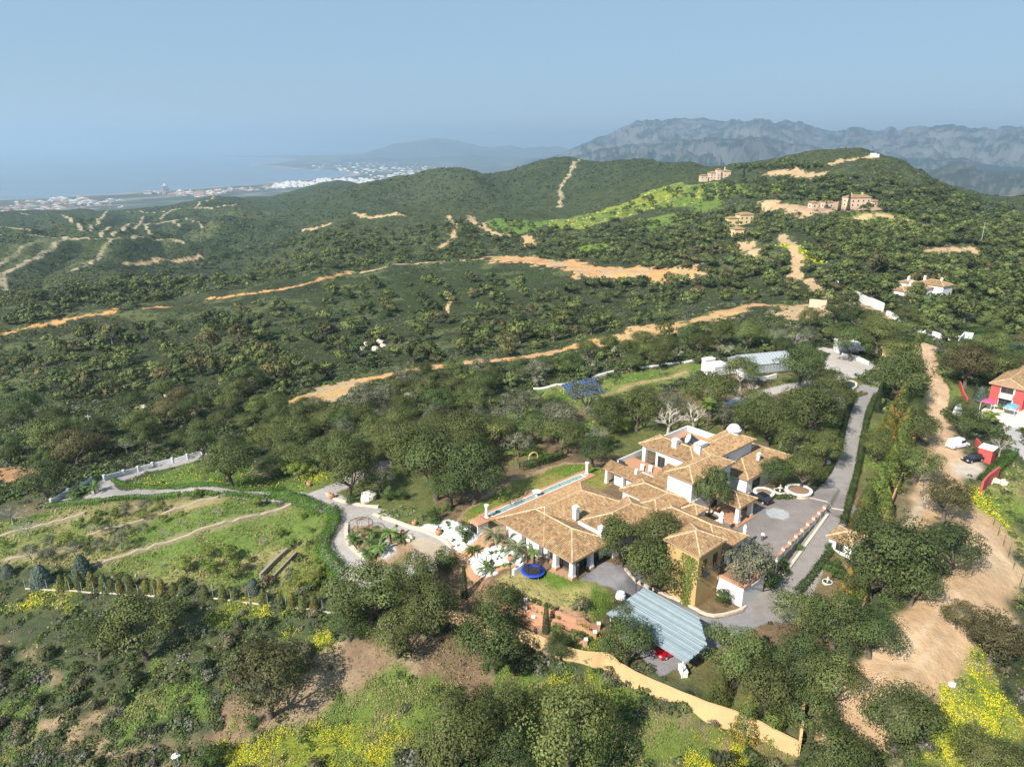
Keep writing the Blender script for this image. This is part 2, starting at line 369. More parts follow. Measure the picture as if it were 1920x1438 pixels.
# far: tracks on the spurs and hills
for w in SPW:
    m = window(w, 12); t_ = np.zeros(Z.shape, bool); t_[m] = segdist(GX[m]+e1[m]*2, GY[m]+e2[m]*2, w) < 2.6
    paint(t_, (.34, .28, .18), .0)
paint(track([(1050,388),(1053,372),(1048,358),(1058,342),(1068,325),(1085,300)], 7, 6), PALE, .1)
paint(region([(0,480),(60,450),(130,446),(100,470),(30,500)], 8), (.10, .11, .05), .3, mix=.6)
paint(region([(130,500),(200,456),(225,450),(190,485),(150,505)], 8), (.11, .12, .05), .3, mix=.6)
paint(region([(300,470),(420,400),(520,392),(480,400),(400,430),(350,465)], 20), (.10, .11, .04), .6, mix=.5)
# middle hillside
paint(region([(700,470),(900,500),(1050,530),(900,580),(700,600),(560,560),(600,500)], 20), (.042, .068, .022), .8, mix=.6)
paint(region([(230,600),(560,520),(700,600),(560,700),(330,690)], 20), (.050, .066, .026), .8, mix=.5)
paint(region([(700,340),(900,322),(900,395),(760,390)], 30), (.065, .075, .035), 1, mix=.4)
GH = dict(scrub=.25, grass=.3)
paint(region([(1010,416),(1150,388),(1200,362),(1290,338),(1400,345),(1470,352),(1430,362),(1330,372),(1250,385),(1150,412),(1040,432)], 8), (.10, .15, .028), col2=(.17, .19, .05), **GH)
paint(region([(1130,400),(1190,372),(1250,350),(1300,350),(1220,385)], 10), (.30, .30, .02), .2, mix=.35)
paint(region([(1180,415),(1260,400),(1290,420),(1220,438)], 5), (.10, .15, .03), **GH)
paint(region([(1290,372),(1360,368),(1350,392),(1300,400)], 5), (.11, .16, .03), **GH)
paint(region([(905,412),(1000,412),(1030,420),(980,438),(920,430)], 6), (.10, .16, .03), **GH)
paint(region([(915,480),(1010,478),(1035,490),(960,492)], 4), (.09, .15, .03), **GH)
paint(region([(1080,460),(1140,455),(1140,470),(1100,475)], 4), (.12, .18, .02), **GH)
paint(region([(1460,440),(1500,455),(1540,480),(1560,500),(1530,505),(1490,480)], 6), (.16, .20, .025), **GH)
paint(region([(1560,410),(1600,398),(1690,400),(1790,440),(1740,440),(1680,415),(1600,425),(1560,425)], 5), (.13, .16, .035), .3)
for pts, w in (([(570,432),(620,420),(680,408),(760,405)], 8), ([(840,405),(855,420),(850,445),(825,465)], 5), ([(880,405),(905,424),(925,440),(955,442)], 9), ([(230,495),(290,488),(375,482)], 7),
               ([(1590,418),(1610,410),(1650,402),(1700,414),(1780,435)], 6), ([(1740,470),(1820,466),(1845,478)], 6), ([(1455,322),(1530,326)], 22), ([(1560,308),(1600,300),(1640,293)], 8),
               ([(1465,440),(1495,480),(1490,515),(1530,540),(1560,560),(1580,575)], 6), ([(1400,455),(1415,480)], 9), ([(1440,378),(1500,392),(1520,400)], 14), ([(835,545),(845,565),(835,590)], 2.5)):
    paint(track(pts, w, w*.5), TRK, 0)
paint(region([(970,445),(998,441),(1006,462),(980,465)], 3), (.42, .28, .14), 0)
paint(region([(1520,375),(1640,375),(1660,395),(1540,400),(1500,398)], 4), (.36, .24, .16), .1)
paint(region([(1540,378),(1640,376),(1650,392),(1560,396)], 4), (.40, .27, .18), 0)
paint(track([(0,628),(60,612),(130,598),(210,585),(300,575),(420,558),(480,550),(540,540),(600,525),(655,510)], 4.2, 3), ORA, 0)
paint(track([(655,510),(760,495),(860,488),(905,485)], 4, 2), TRK, .1)
paint(region([(905,481),(960,479),(1040,491),(1080,486),(1110,502),(1200,499),(1310,501),(1322,520),(1240,531),(1150,521),(1080,526),(1050,500),(930,492)], 4), ORA, .05, col2=TRK)
paint(track([(600,742),(660,716),(720,705),(790,690),(850,685),(930,675),(1000,668),(1060,655),(1110,640),(1200,620),(1280,605),(1340,590),(1420,570),(1490,575)], 6.5, 3), ORA, 0, col2=(.42, .27, .14))
paint(region([(545,752),(600,728),(690,706),(700,722),(620,752),(560,762)], 2), (.44, .28, .11), 0, col2=TRK)
paint(region([(1110,640),(1200,612),(1300,596),(1400,575),(1400,585),(1320,605),(1240,635),(1120,655)], 3), (.44, .28, .13), .1)
paint(region([(1460,575),(1530,565),(1560,590),(1500,605),(1460,600)], 3), TRK, .1)
paint(region([(1590,560),(1640,575),(1680,600),(1640,605)], 3), (.36, .25, .15), .1)
paint(region([(0,878),(60,880),(110,870),(120,882),(40,900),(0,900)], 2), (.32, .18, .09), .1)
# right of the dirt road, red house garden
paint(region([(1765,690),(1790,690),(1800,740),(1775,760)], 1.5), (.12, .15, .04), .2)
paint(region([(1810,920),(1870,900),(1920,880),(1920,1130),(1880,1130),(1860,1040),(1830,990)], 2), (.13, .18, .03), .35, grass=.6, col2=DRY)
paint(region([(1815,920),(1850,920),(1880,980),(1860,1000),(1830,970)], 1.5), (.16, .20, .02), .1, flower=.9, grass=.8)
paint(region([(1440,700),(1560,690),(1600,760),(1500,800),(1400,770)], 3), (.14, .11, .05), .2)
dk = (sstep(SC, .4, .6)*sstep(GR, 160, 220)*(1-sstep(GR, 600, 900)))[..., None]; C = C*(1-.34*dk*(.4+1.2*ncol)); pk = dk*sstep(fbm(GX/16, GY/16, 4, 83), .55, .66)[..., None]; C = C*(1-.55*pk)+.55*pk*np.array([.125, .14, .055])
# estate: garden soil first
paint(region([(560,840),(800,780),(1000,780),(1200,740),(1440,700),(1600,700),(1660,740),(1680,800),(1680,900),(1640,1000),(1600,1120),(1520,1230),(1500,1380),(1330,1310),(1150,1250),(1100,1210),(980,1180),(860,1150),(640,1120),(600,1010),(560,940)], 2), (.15, .105, .06), .12, col2=(.10, .11, .035), s2=ncol)
paint(region([(1000,738),(1050,716),(1130,722),(1180,702),(1290,678),(1345,690),(1270,712),(1200,742),(1060,768),(1010,760)], 1.5), (.10, .155, .028), .05, grass=.5, col2=(.17, .17, .06))
paint(track([(1130,742),(1190,722),(1280,700)], 2.5, 1), (.34, .24, .12), 0)
paint(region([(990,855),(1030,840),(1000,830),(880,870)], 3), (.09, .13, .03), .1, grass=.5)
paint(region([(230,905),(300,882),(380,868),(450,880),(600,896),(600,915),(430,917),(240,916)], 1.5), (.085, .14, .025), .1, grass=.7, flower=.15)
paint(region([(560,880),(640,890),(620,905),(560,900)], 1), (.16, .2, .02), 0, flower=.8, grass=.8)
for q in ([(960,832),(1040,842),(1000,862),(950,855)], [(880,775),(1000,768),(1012,790),(900,800)], [(1080,792),(1185,785),(1180,808),(1090,815)], [(610,880),(700,862),(760,882),(700,905)], [(1100,745),(1180,740),(1160,765),(1110,768)], [(520,850),(600,845),(620,870),(540,876)], [(1620,800),(1640,790),(1630,880),(1612,900)]): paint(region(q, 2), (.10, .16, .028), .15, grass=.6, flower=.05)
# grove
paint(region([(-20,985),(110,955),(250,940),(420,930),(560,942),(612,965),(592,1010),(530,1090),(420,1102),(200,1072),(60,1062),(-20,1055)], 1), (.105, .150, .032), .0, grass=.55, col2=(.215, .19, .08), s2=nn2, lo=.46, hi=.68)
paint(region([(220,945),(400,930),(420,945),(330,960),(240,962)], 2), (.32, .22, .12), 0, mix=.6)
for pts in ([(0,1005),(83,983),(160,962)], [(10,1050),(60,1040),(150,1025)], [(172,1062),(233,1040),(333,1010),(416,983),(546,947)], [(147,1007),(187,997),(260,978),(333,953),(410,932)]):
    paint(track(pts, 1.6, 1.2), (.27, .225, .13), 0)
paint(region([(540,1045),(600,1010),(650,1030),(640,1080),(560,1110),(530,1095)], 1.5), (.17, .19, .04), .5, grass=.7, col2=(.12, .13, .03))
paint(region([(270,1260),(370,1240),(405,1300),(340,1365),(250,1405),(200,1385),(230,1310)], 3), (.095, .15, .03), .45, grass=.8)
paint(region([(0,1330),(60,1300),(70,1380),(0,1420)], 3), (.095, .15, .03), .45, grass=.8)
for q in ([(40,1255),(110,1270),(120,1300),(60,1290)], [(60,1350),(130,1340),(190,1410),(110,1430)], [(30,1210),(60,1205),(70,1230)], [(150,1320),(200,1330),(190,1350)], [(200,1400),(260,1400),(280,1438),(210,1438)]): paint(region(q, 2.5), (.30, .21, .13), .3, grass=.2)
# foreground meadow
paint(region([(380,1445),(470,1340),(600,1230),(760,1190),(900,1230),(1100,1250),(1290,1330),(1480,1410),(1500,1445)], 2.5), (.105, .145, .030), .08, grass=.9, col2=(.20, .15, .085), s2=ncol, lo=.45, hi=.58)
paint(region([(400,1330),(520,1300),(600,1215),(720,1180),(900,1190),(960,1290),(820,1290),(700,1260),(620,1300),(560,1340),(470,1385),(385,1400)], 2), LIT, .06, grass=.15, col2=(.26, .19, .12))
paint(region([(1120,1310),(1280,1330),(1480,1410),(1500,1445),(1200,1445)], 3), (.19, .135, .075), .1, grass=.5, col2=(.11, .14, .03))
for pts in ([(430,1385),(560,1360),(720,1390),(700,1445),(380,1445)], [(1030,1240),(1080,1235),(1125,1290),(1100,1310),(1040,1290)], [(1290,1350),(1370,1345),(1400,1380),(1340,1400),(1300,1445),(1440,1445),(1350,1370)],
            [(560,1190),(640,1170),(650,1215),(580,1230)], [(40,1128),(90,1118),(140,1124),(120,1145),(50,1148)], [(380,1150),(450,1140),(530,1140),(520,1165),(440,1165)], [(560,1200),(640,1180),(640,1205),(590,1220)], [(690,1370),(760,1350),(740,1390)]):
    paint(region(pts, 2.5), (.14, .17, .025), .12, grass=.9, flower=.85, col2=(.20, .22, .025), s2=nn3, lo=.5, hi=.7)
paint(region([(1760,1190),(1830,1210),(1900,1330),(1900,1445),(1700,1445),(1740,1370),(1730,1260)], 2), (.14, .19, .02), .05, grass=.95, flower=.9, col2=(.22, .24, .025), s2=nn3, lo=.45, hi=.65)
# slope below the villa
paint(region([(860,1085),(930,1098),(1010,1135),(1110,1175),(1120,1215),(1000,1195),(870,1130)], 1), (.25, .15, .09), .1)
# lawns, gravel, patios
paint(region([(868,992),(855,975),(905,930),(965,895),(1060,866),(1142,880),(1148,908),(1105,925),(1010,975),(930,985)]), (.30, .20, .12), 0, 5, col2=(.24, .16, .09))
paint(region([(880,985),(868,968),(910,935),(968,903),(1062,870),(1138,884),(1142,912),(1095,925),(960,970),(915,985)], .3), (.11, .165, .022), 0, 3, grass=.25, col2=(.21, .19, .05))
paint(region([(870,985),(945,985),(1078,1082),(1062,1092),(1000,1060),(940,1070),(890,1092),(850,1060)]), (.40, .23, .13), 0, 5, col2=(.34, .21, .13))
paint(region([(928,1094),(960,1070),(1000,1060),(1062,1084),(1085,1084),(1158,1135),(1112,1172),(1010,1135)]), (.28, .24, .09), 0, 3, grass=.3, col2=(.085, .135, .02), s2=nn2, lo=.40, hi=.54)
paint(region([(783,985),(842,973),(905,998),(892,1014),(865,1035),(832,1010),(790,996)], .25), (.56, .56, .55), 0, 5)
paint(region([(878,1046),(932,1020),(985,1040),(976,1058),(925,1062),(936,1074),(905,1086),(892,1074)], .25), (.56, .56, .55), 0, 5)
# paved drives
AS = (.29, .265, .245)
DRIVES = [([(380,856),(330,870),(260,884),(205,902),(190,915),(205,926)], 4.5), ([(98,944),(150,938),(200,930),(250,924),(330,921),(430,922),(530,930),(590,938),(625,950)], 4.2), ([(560,938),(605,925),(635,912),(660,898),(720,870)], 4.5),
          ([(600,935),(650,955),(690,968),(700,975)], 6), ([(655,955),(645,985),(628,1015),(635,1045),(665,1062),(700,1075)], 5.5), ([(688,973),(735,999),(780,1013),(812,1031),(802,1050),(775,1066)], 5.4)]
for pts, w in DRIVES: paint(track(pts, w), AS, 0, 1)
paint(region([(640,950),(700,970),(690,985),(650,1000),(625,1000),(640,975)]), AS, 0, 1)
paint(region([(655,1010),(665,985),(705,985),(770,1005),(785,1030),(745,1060),(690,1062)], .3), (.27, .18, .11), .0, 0)
paint(region([(700,1024),(728,1014),(748,1030),(722,1048)], .3), (.56, .56, .55), 0)
paint(region([(760,1005),(800,1008),(838,1024),(832,1045),(800,1062),(760,1062),(790,1035)], .2), (.33, .27, .20), 0, 1)
LANE = [(1085,1086),(1128,1052),(1190,1065),(1210,1095),(1290,1132),(1310,1152),(1345,1160),(1395,1148),(1402,1120),(1420,1120),(1440,1130),(1480,1150),(1440,1166),(1385,1195),(1340,1215),(1240,1270),(1160,1190),(1170,1130)]
paint(region(LANE), (.21, .20, .205), 0, 1, col2=(.12, .115, .12), s2=nn2, lo=.4, hi=.65)
paint(track([(1628,727),(1606,775),(1596,830),(1580,885),(1562,920)], 4.4), (.235, .215, .20), 0, 1)
xx = HB([(30,20.5),(30.5,14),(29.2,16.6),(9,18.9),(2,19),(-2,22),(2,26),(8,25)])
m = np.zeros(Z.shape, bool); w_ = window(xx, 2); m[w_] = inpoly(GX[w_], GY[w_], xx); paint(m, (.21, .19, .175), 0, 1)
yy = HB([(1,4),(8.6,10),(8.6,18.5),(29.2,16.3),(35,20),(40,16),(36.5,9),(29,7),(20,8),(13,3)])
m = np.zeros(Z.shape, bool); w_ = window(yy, 2); m[w_] = inpoly(GX[w_], GY[w_], yy); paint(m, (.215, .185, .168), 0, 4, col2=(.18, .16, .147), s2=nn2)
cx_, cy_ = at(1458, 963, 0)[:2]; m = np.hypot(GX-cx_, GY-cy_) < 1.9; paint(m, (.36, .38, .38), 0, 4, mix=.7)
paint(region([(1540,690),(1560,660),(1600,665),(1630,690),(1590,705)]), (.38, .34, .30), 0, 1)
paint(track([(1545,655),(1600,668),(1632,688),(1600,702),(1550,712),(1480,725),(1420,742),(1370,755)], 4.2), (.36, .33, .30), 0, 1)
# dirt road
DR = dict(scrub=0, kind=2, col2=(.38, .25, .14))
paint(track([(1738,648),(1735,690),(1752,730),(1752,780),(1768,830),(1776,872)], 6.0, 1.2), (.46, .32, .19), **DR)
paint(track([(1776,865),(1758,910),(1790,945),(1840,985),(1864,1050),(1838,1108),(1775,1150),(1742,1200),(1690,1260),(1635,1300),(1590,1345)], 8.5, 2), (.46, .32, .19), **DR)
paint(region([(1710,930),(1770,880),(1830,930),(1800,960),(1730,1000),(1700,1000)], 1.2), (.44, .295, .17), **DR)
paint(region([(1700,1140),(1800,1090),(1850,1060),(1850,1120),(1770,1180),(1680,1210),(1650,1250),(1600,1200)], 1.5), (.45, .31, .185), **DR)
paint(region([(1785,868),(1830,862),(1848,880),(1825,898),(1790,890)]), (.42, .36, .29), 0, 2)
paint(track([(1700,990),(1728,940),(1745,915)], 2.0, .6), (.38, .30, .20), 0, 2)
paint(region([(1880,800),(1905,790),(1930,840),(1930,870),(1900,850)]), (.34, .32, .31), 0, 1)
paint(region([(1840,770),(1870,755),(1930,765),(1930,800),(1890,800)]), (.55, .50, .45), 0, 5)
for off in (-.95, .95):                 # wheel ruts worn into the dirt road
    for pts in ([(1738,648),(1735,690),(1752,730),(1752,780),(1768,830),(1776,872)], [(1776,865),(1758,910),(1790,945),(1840,985),(1864,1050),(1838,1108),(1775,1150),(1742,1200),(1690,1260),(1635,1300)]):
        w = np.array([p[:2] for p in gpts(pts)]); d_ = np.gradient(w, axis=0); d_ /= np.linalg.norm(d_, axis=1)[:, None]; w = w+np.stack([-d_[:, 1], d_[:, 0]], 1)*off
        m = window(w, 2); t_ = np.zeros(Z.shape, bool); t_[m] = (segdist(GX[m]+e1[m]*.8, GY[m]+e2[m]*.8, w) < .32) & (KIND[m] == 2); C[t_] = C[t_]*.55+np.array([.52, .40, .28])*.45
def blur(a, n=2):
    for ax in (0, 1):
        s_ = np.zeros_like(a)
        for k in range(-n, n+1): s_ += np.roll(a, k, ax)
        a = s_/(2*n+1)
    return a
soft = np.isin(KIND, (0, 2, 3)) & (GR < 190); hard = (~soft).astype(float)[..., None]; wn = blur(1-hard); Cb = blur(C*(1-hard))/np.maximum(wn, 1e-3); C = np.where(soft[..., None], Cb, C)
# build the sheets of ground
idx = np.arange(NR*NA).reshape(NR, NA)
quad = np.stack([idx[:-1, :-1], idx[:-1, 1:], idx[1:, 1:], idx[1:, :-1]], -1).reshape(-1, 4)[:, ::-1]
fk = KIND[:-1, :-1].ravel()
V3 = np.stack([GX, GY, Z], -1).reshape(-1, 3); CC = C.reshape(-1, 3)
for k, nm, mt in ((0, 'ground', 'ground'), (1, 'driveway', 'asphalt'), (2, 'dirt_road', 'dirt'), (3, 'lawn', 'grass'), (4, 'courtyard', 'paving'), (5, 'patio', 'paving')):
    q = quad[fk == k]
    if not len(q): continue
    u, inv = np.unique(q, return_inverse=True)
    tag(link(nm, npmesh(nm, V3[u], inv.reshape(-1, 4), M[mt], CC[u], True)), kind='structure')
# ---------------------------------------------------------------- sea, coast, mountains, haze
SEA = -300.0
mw, t_, p_ = newmat('sea_water'); p_.inputs['Base Color'].default_value = (.09, .15, .19, 1); p_.inputs['Roughness'].default_value = .32
b_ = t_.nodes.new('ShaderNodeBump'); b_.inputs['Strength'].default_value = .25; b_.inputs['Distance'].default_value = 3
t_.links.new(noise(t_, .012, 5, .6, objvec(t_)), b_.inputs['Height']); t_.links.new(b_.outputs[0], p_.inputs['Normal'])
sv = t_.nodes.new('ShaderNodeMapping'); sv.inputs['Scale'].default_value = (.00012, .0011, 1); t_.links.new(objvec(t_), sv.inputs[0]); t_.links.new(mulcol(t_, (.13, .185, .22), nmath(t_, 'MULTIPLY_ADD', noise(t_, 3.0, 4, .6, sv.outputs[0]), 1.6, .2)), p_.inputs['Base Color'])
mb = MB(); mb.add([(30000*math.cos(k), 3000+30000*math.sin(k), SEA) for k in np.linspace(0, 2*math.pi, 65)[:-1]], [tuple(range(64))])
tag(mb.build('sea', mw), kind='structure')
# coastal plain
shore = [at(px, py, SEA) for px, py in [(-700,392),(-300,384),(0,376),(110,371),(200,366),(260,361),(320,357),(400,352),(470,347),(520,342),(570,338),(620,334),(650,331),(663,328),(655,324),(630,321.5),(590,319.5),(550,317),(520,314),(490,312.5),(470,311.5),(480,309.5),(505,307),(530,303),(545,300),(530,297.5),(480,295.5),(380,294)]]
far_ = [(-6000, 22000), (-500, 27000), (9000, 27000), (22000, 20000), (24000, 6000), (16000, 2500), (3000, 2500), (-4000, 2500)]
px_ = [(p[0], p[1]) for p in shore]+far_
gx = np.concatenate([np.arange(-9000, 24000, 130)]); gy = np.concatenate([np.arange(2500, 9000, 100), np.arange(9000, 27000, 260)])
XX, YY = np.meshgrid(gx, gy); ins = inpoly(XX, YY, px_); sd = segdist(XX, YY, px_[:len(shore)])
ZZ = np.where(ins, SEA+3+np.minimum(sd, 400)*.015+np.clip(sd-300, 0, 6000)*.006*(fbm(XX/900, YY/900, 4, 61)), SEA-np.minimum(sd, 300)*.05-.5)
n1 = fbm(XX/350, YY/350, 4, 63)[..., None]; n2 = fbm(XX/120, YY/120, 3, 65)[..., None]
CCO = np.array([.030, .048, .034])*(1-n1)*1.4+np.array([.08, .085, .06])*n1; k = sstep(n2, .55, .68); CCO = CCO*(1-k*.6)+k*.6*np.array([.28, .25, .21])
beach = (sd < 60)[..., None]; CCO = np.where(beach, np.array([.40, .33, .24]), CCO)
def gridmesh(name, X, Y, Zv, col, mat, mask=None, smooth=True):
    nr, nc = X.shape; ii = np.arange(nr*nc).reshape(nr, nc)
    q = np.stack([ii[:-1, :-1], ii[:-1, 1:], ii[1:, 1:], ii[1:, :-1]], -1).reshape(-1, 4)
    if mask is not None: q = q[mask[:-1, :-1].ravel() | mask[1:, 1:].ravel() | mask[1:, :-1].ravel() | mask[:-1, 1:].ravel()]
    u, inv = np.unique(q, return_inverse=True); V = np.stack([X, Y, Zv], -1).reshape(-1, 3)
    return npmesh(name, V[u], inv.reshape(-1, 4), mat, col.reshape(-1, 3)[u], smooth)
M['farland'] = ground_mat('far_land', .02, .3, .3)
tag(link('coastal_plain', gridmesh('coastal_plain', XX, YY, ZZ, CCO, M['farland'], ins)), kind='structure')
# mountains: crest given as picture points, each range at its own distance
def range_(name, crest, D, front, back, zb, seed, amp, col, rock, rk=.5, na=520, nr=90, gul=1.0):
    cz = np.array([(math.atan2(*(ray(px, py)[:2])), CAMH+ray(px, py)[2]*D/math.hypot(*ray(px, py)[:2])) for px, py in crest])
    A = np.linspace(cz[0, 0], cz[-1, 0], na); H = np.interp(A, cz[:, 0], cz[:, 1])
    nr |= 1; s = np.linspace(-1, 1, nr); s = np.sign(s)*np.abs(s)**1.15
    AA, SS = np.meshgrid(A, s); Rr = D+np.where(SS < 0, SS*front, SS*back); X = Rr*np.sin(AA); Y = Rr*np.cos(AA)
    L = (D/9.0); h = np.clip(1-np.abs(SS), 0, 1)
    tw = (fbm(X/L*1.2, Y/L*1.2, 4, seed+11)-.5)*1.6; g = ridged(AA*D/L*.95+tw+Rr/L*.35, Rr/L*.5+tw, 6, seed); g2 = ridged(AA*D/L*3.4+tw*2, Rr/L*2.0-AA*D/L*1.2, 5, seed+3)
    prof = h**1.1; Hc = H[None, :]+(fbm(AA*170, SS*0, 4, seed+5)-.5)*amp*.35
    bell = np.clip(h*(1-h)*4, 0, 1)
    Zm = zb+(Hc-zb)*prof+bell*((g-.62)*amp*5.0*gul+(g2-.6)*amp*1.6*gul)
    Zm = np.minimum(Zm, Hc-(1-h)*(Hc-zb)*.10)
    sl = np.hypot(np.gradient(Zm, axis=0)/np.maximum(np.hypot(np.gradient(X, axis=0), np.gradient(Y, axis=0)), 1), np.gradient(Zm, axis=1)/np.maximum(np.hypot(np.gradient(X, axis=1), np.gradient(Y, axis=1)), 1))
    nn = fbm(AA*D/L*13+tw*5, Rr/L*8-AA*D/L*4, 5, seed+7)
    k = (sstep(sl*.45+nn*.8+.22*h, 1.12-rk, 1.42-rk)*rk*1.5)[..., None].clip(0, 1)
    cc = np.array(col)*(.6+.8*fbm(X/L*5, Y/L*5, 3, seed+9)[..., None]); cc = cc*(1-k)+np.array(rock)*k
    tag(link(name, gridmesh(name, X, Y, Zm, cc, M['farland'])), kind='structure')
range_('mountains', [(940,330),(1010,305),(1060,285),(1100,266),(1140,252),(1165,241),(1190,229),(1215,224),(1240,226),(1265,222),(1300,223),(1318,221),(1335,226),(1360,228),(1378,224),(1395,228),(1415,224),(1431,221),(1450,230),(1470,227),(1500,228),(1520,238),(1545,244),(1570,248),(1590,241),(1608,237),(1625,243),(1650,245),(1670,238),(1683,246),(1700,240),(1740,237),(1780,233),(1830,241),(1870,242),(1890,236),(1930,240),(2000,236),(2100,250),(2300,262),(2500,300)], 10500, 3000, 3500, -250, 3, 130, (.020, .030, .024), (.16, .16, .155), .42, 1000, 150)
range_('foothills', [(990,318),(1050,300),(1110,284),(1160,274),(1210,268),(1250,270),(1290,262),(1330,258),(1380,262),(1410,255),(1440,258),(1480,270),(1530,276),(1580,284),(1640,292),(1700,296),(1760,300),(1800,296),(1850,312),(1920,318),(2050,310),(2300,320)], 7800, 2000, 2200, -250, 13, 110, (.018, .028, .022), (.15, .145, .135), .36, 900, 130)
range_('low_hills', [(1500,330),(1560,322),(1620,326),(1680,318),(1720,330),(1760,316),(1790,306),(1810,303),(1830,314),(1850,325),(1880,322),(1930,330),(2000,326),(2200,335)], 5300, 1100, 1200, -240, 23, 60, (.026, .036, .026), (.17, .15, .13), .36, 320, 60)
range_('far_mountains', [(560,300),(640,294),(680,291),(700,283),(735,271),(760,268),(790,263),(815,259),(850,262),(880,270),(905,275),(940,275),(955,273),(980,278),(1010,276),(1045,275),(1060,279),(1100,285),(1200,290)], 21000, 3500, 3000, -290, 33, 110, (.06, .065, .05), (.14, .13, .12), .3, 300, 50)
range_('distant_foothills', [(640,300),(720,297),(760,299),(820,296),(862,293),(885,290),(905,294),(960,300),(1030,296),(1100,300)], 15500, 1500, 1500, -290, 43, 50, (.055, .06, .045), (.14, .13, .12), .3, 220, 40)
# air
hz_m = bpy.data.materials.new('haze'); hz_m.use_nodes = True; ht = hz_m.node_tree
ht.nodes.remove(ht.nodes['Principled BSDF']); pv = ht.nodes.new('ShaderNodeVolumePrincipled')
pv.inputs['Color'].default_value = (.48, .645, .82, 1); pv.inputs['Density'].default_value = 9.5e-5; pv.inputs['Anisotropy'].default_value = .25
ht.links.new(pv.outputs[0], ht.nodes['Material Output'].inputs['Volume'])
mb = MB(); mb.box(-31000, -28500, SEA-15, 31000, 34500, 470)
tag(mb.build('haze', hz_m), kind='stuff')
# ---------------------------------------------------------------- tiled roofs, walls, windows
PAL = np.array([(.41,.25,.115),(.36,.18,.075),(.52,.37,.21),(.44,.285,.14),(.19,.11,.055),(.15,.11,.07)]); PW = np.array([.28,.2,.17,.2,.09,.06])
def tiles(mb, P0, U, V, pitch, L, vm, w=.32, tl=.42, h=.15, pal=PAL, pw=PW, k=5, tint=1.0):
    sf = math.sqrt(1+pitch*pitch); n = max(1, int(round(L/w))); w = L/n
    for i in range(n):
        u = (i+.5)*w; top = vm(u)
        if top < .08: continue
        m = max(1, int(math.ceil(top*sf/tl)))
        for j in range(m):
            v0 = j*tl/sf; v1 = min(top, (j+1)*tl/sf+.03)
            px, py = P0[0]+U[0]*u+V[0]*v0, P0[1]+U[1]*u+V[1]*v0
            q = float(vnoise(px*.35, py*.35, 5)); wv = pw.copy(); wv[4:] *= .3+3.0*q*q; wv[2] *= 1.5-q
            c = (pal[0]*(1-q)+pal[3]*q)*.35+pal[np.searchsorted(np.cumsum(wv)/wv.sum(), random.random())]*.50; c = c*.86*(random.uniform(.85, 1.12)*tint)
            Vt = []
            for v, up in ((v0, .045), (v1, .0)):
                for s_ in range(k):
                    t = math.pi*s_/(k-1); uu = u-w*.5*math.cos(t); hh = h*math.sin(t)+up
                    Vt.append((P0[0]+U[0]*uu+V[0]*v, P0[1]+U[1]*uu+V[1]*v, P0[2]+pitch*v+hh))
            mb.add(Vt, [(s_, s_+1, k+s_+1, k+s_) for s_ in range(k-1)], tuple(c))
def caps(mb, A, B, r=.13, col=(.58, .42, .25), n=5):
    A = Vector(A); B = Vector(B); L = (B-A).length; m = max(1, int(L/.5))
    for i in range(m):
        p = A.lerp(B, i/m); q = A.lerp(B, (i+1.1)/m); f = random.uniform(.75, 1.15)
        mb.tube([p, q], [r*1.08, r*.92], 6, 0, tuple(x*f for x in col), cap=False)
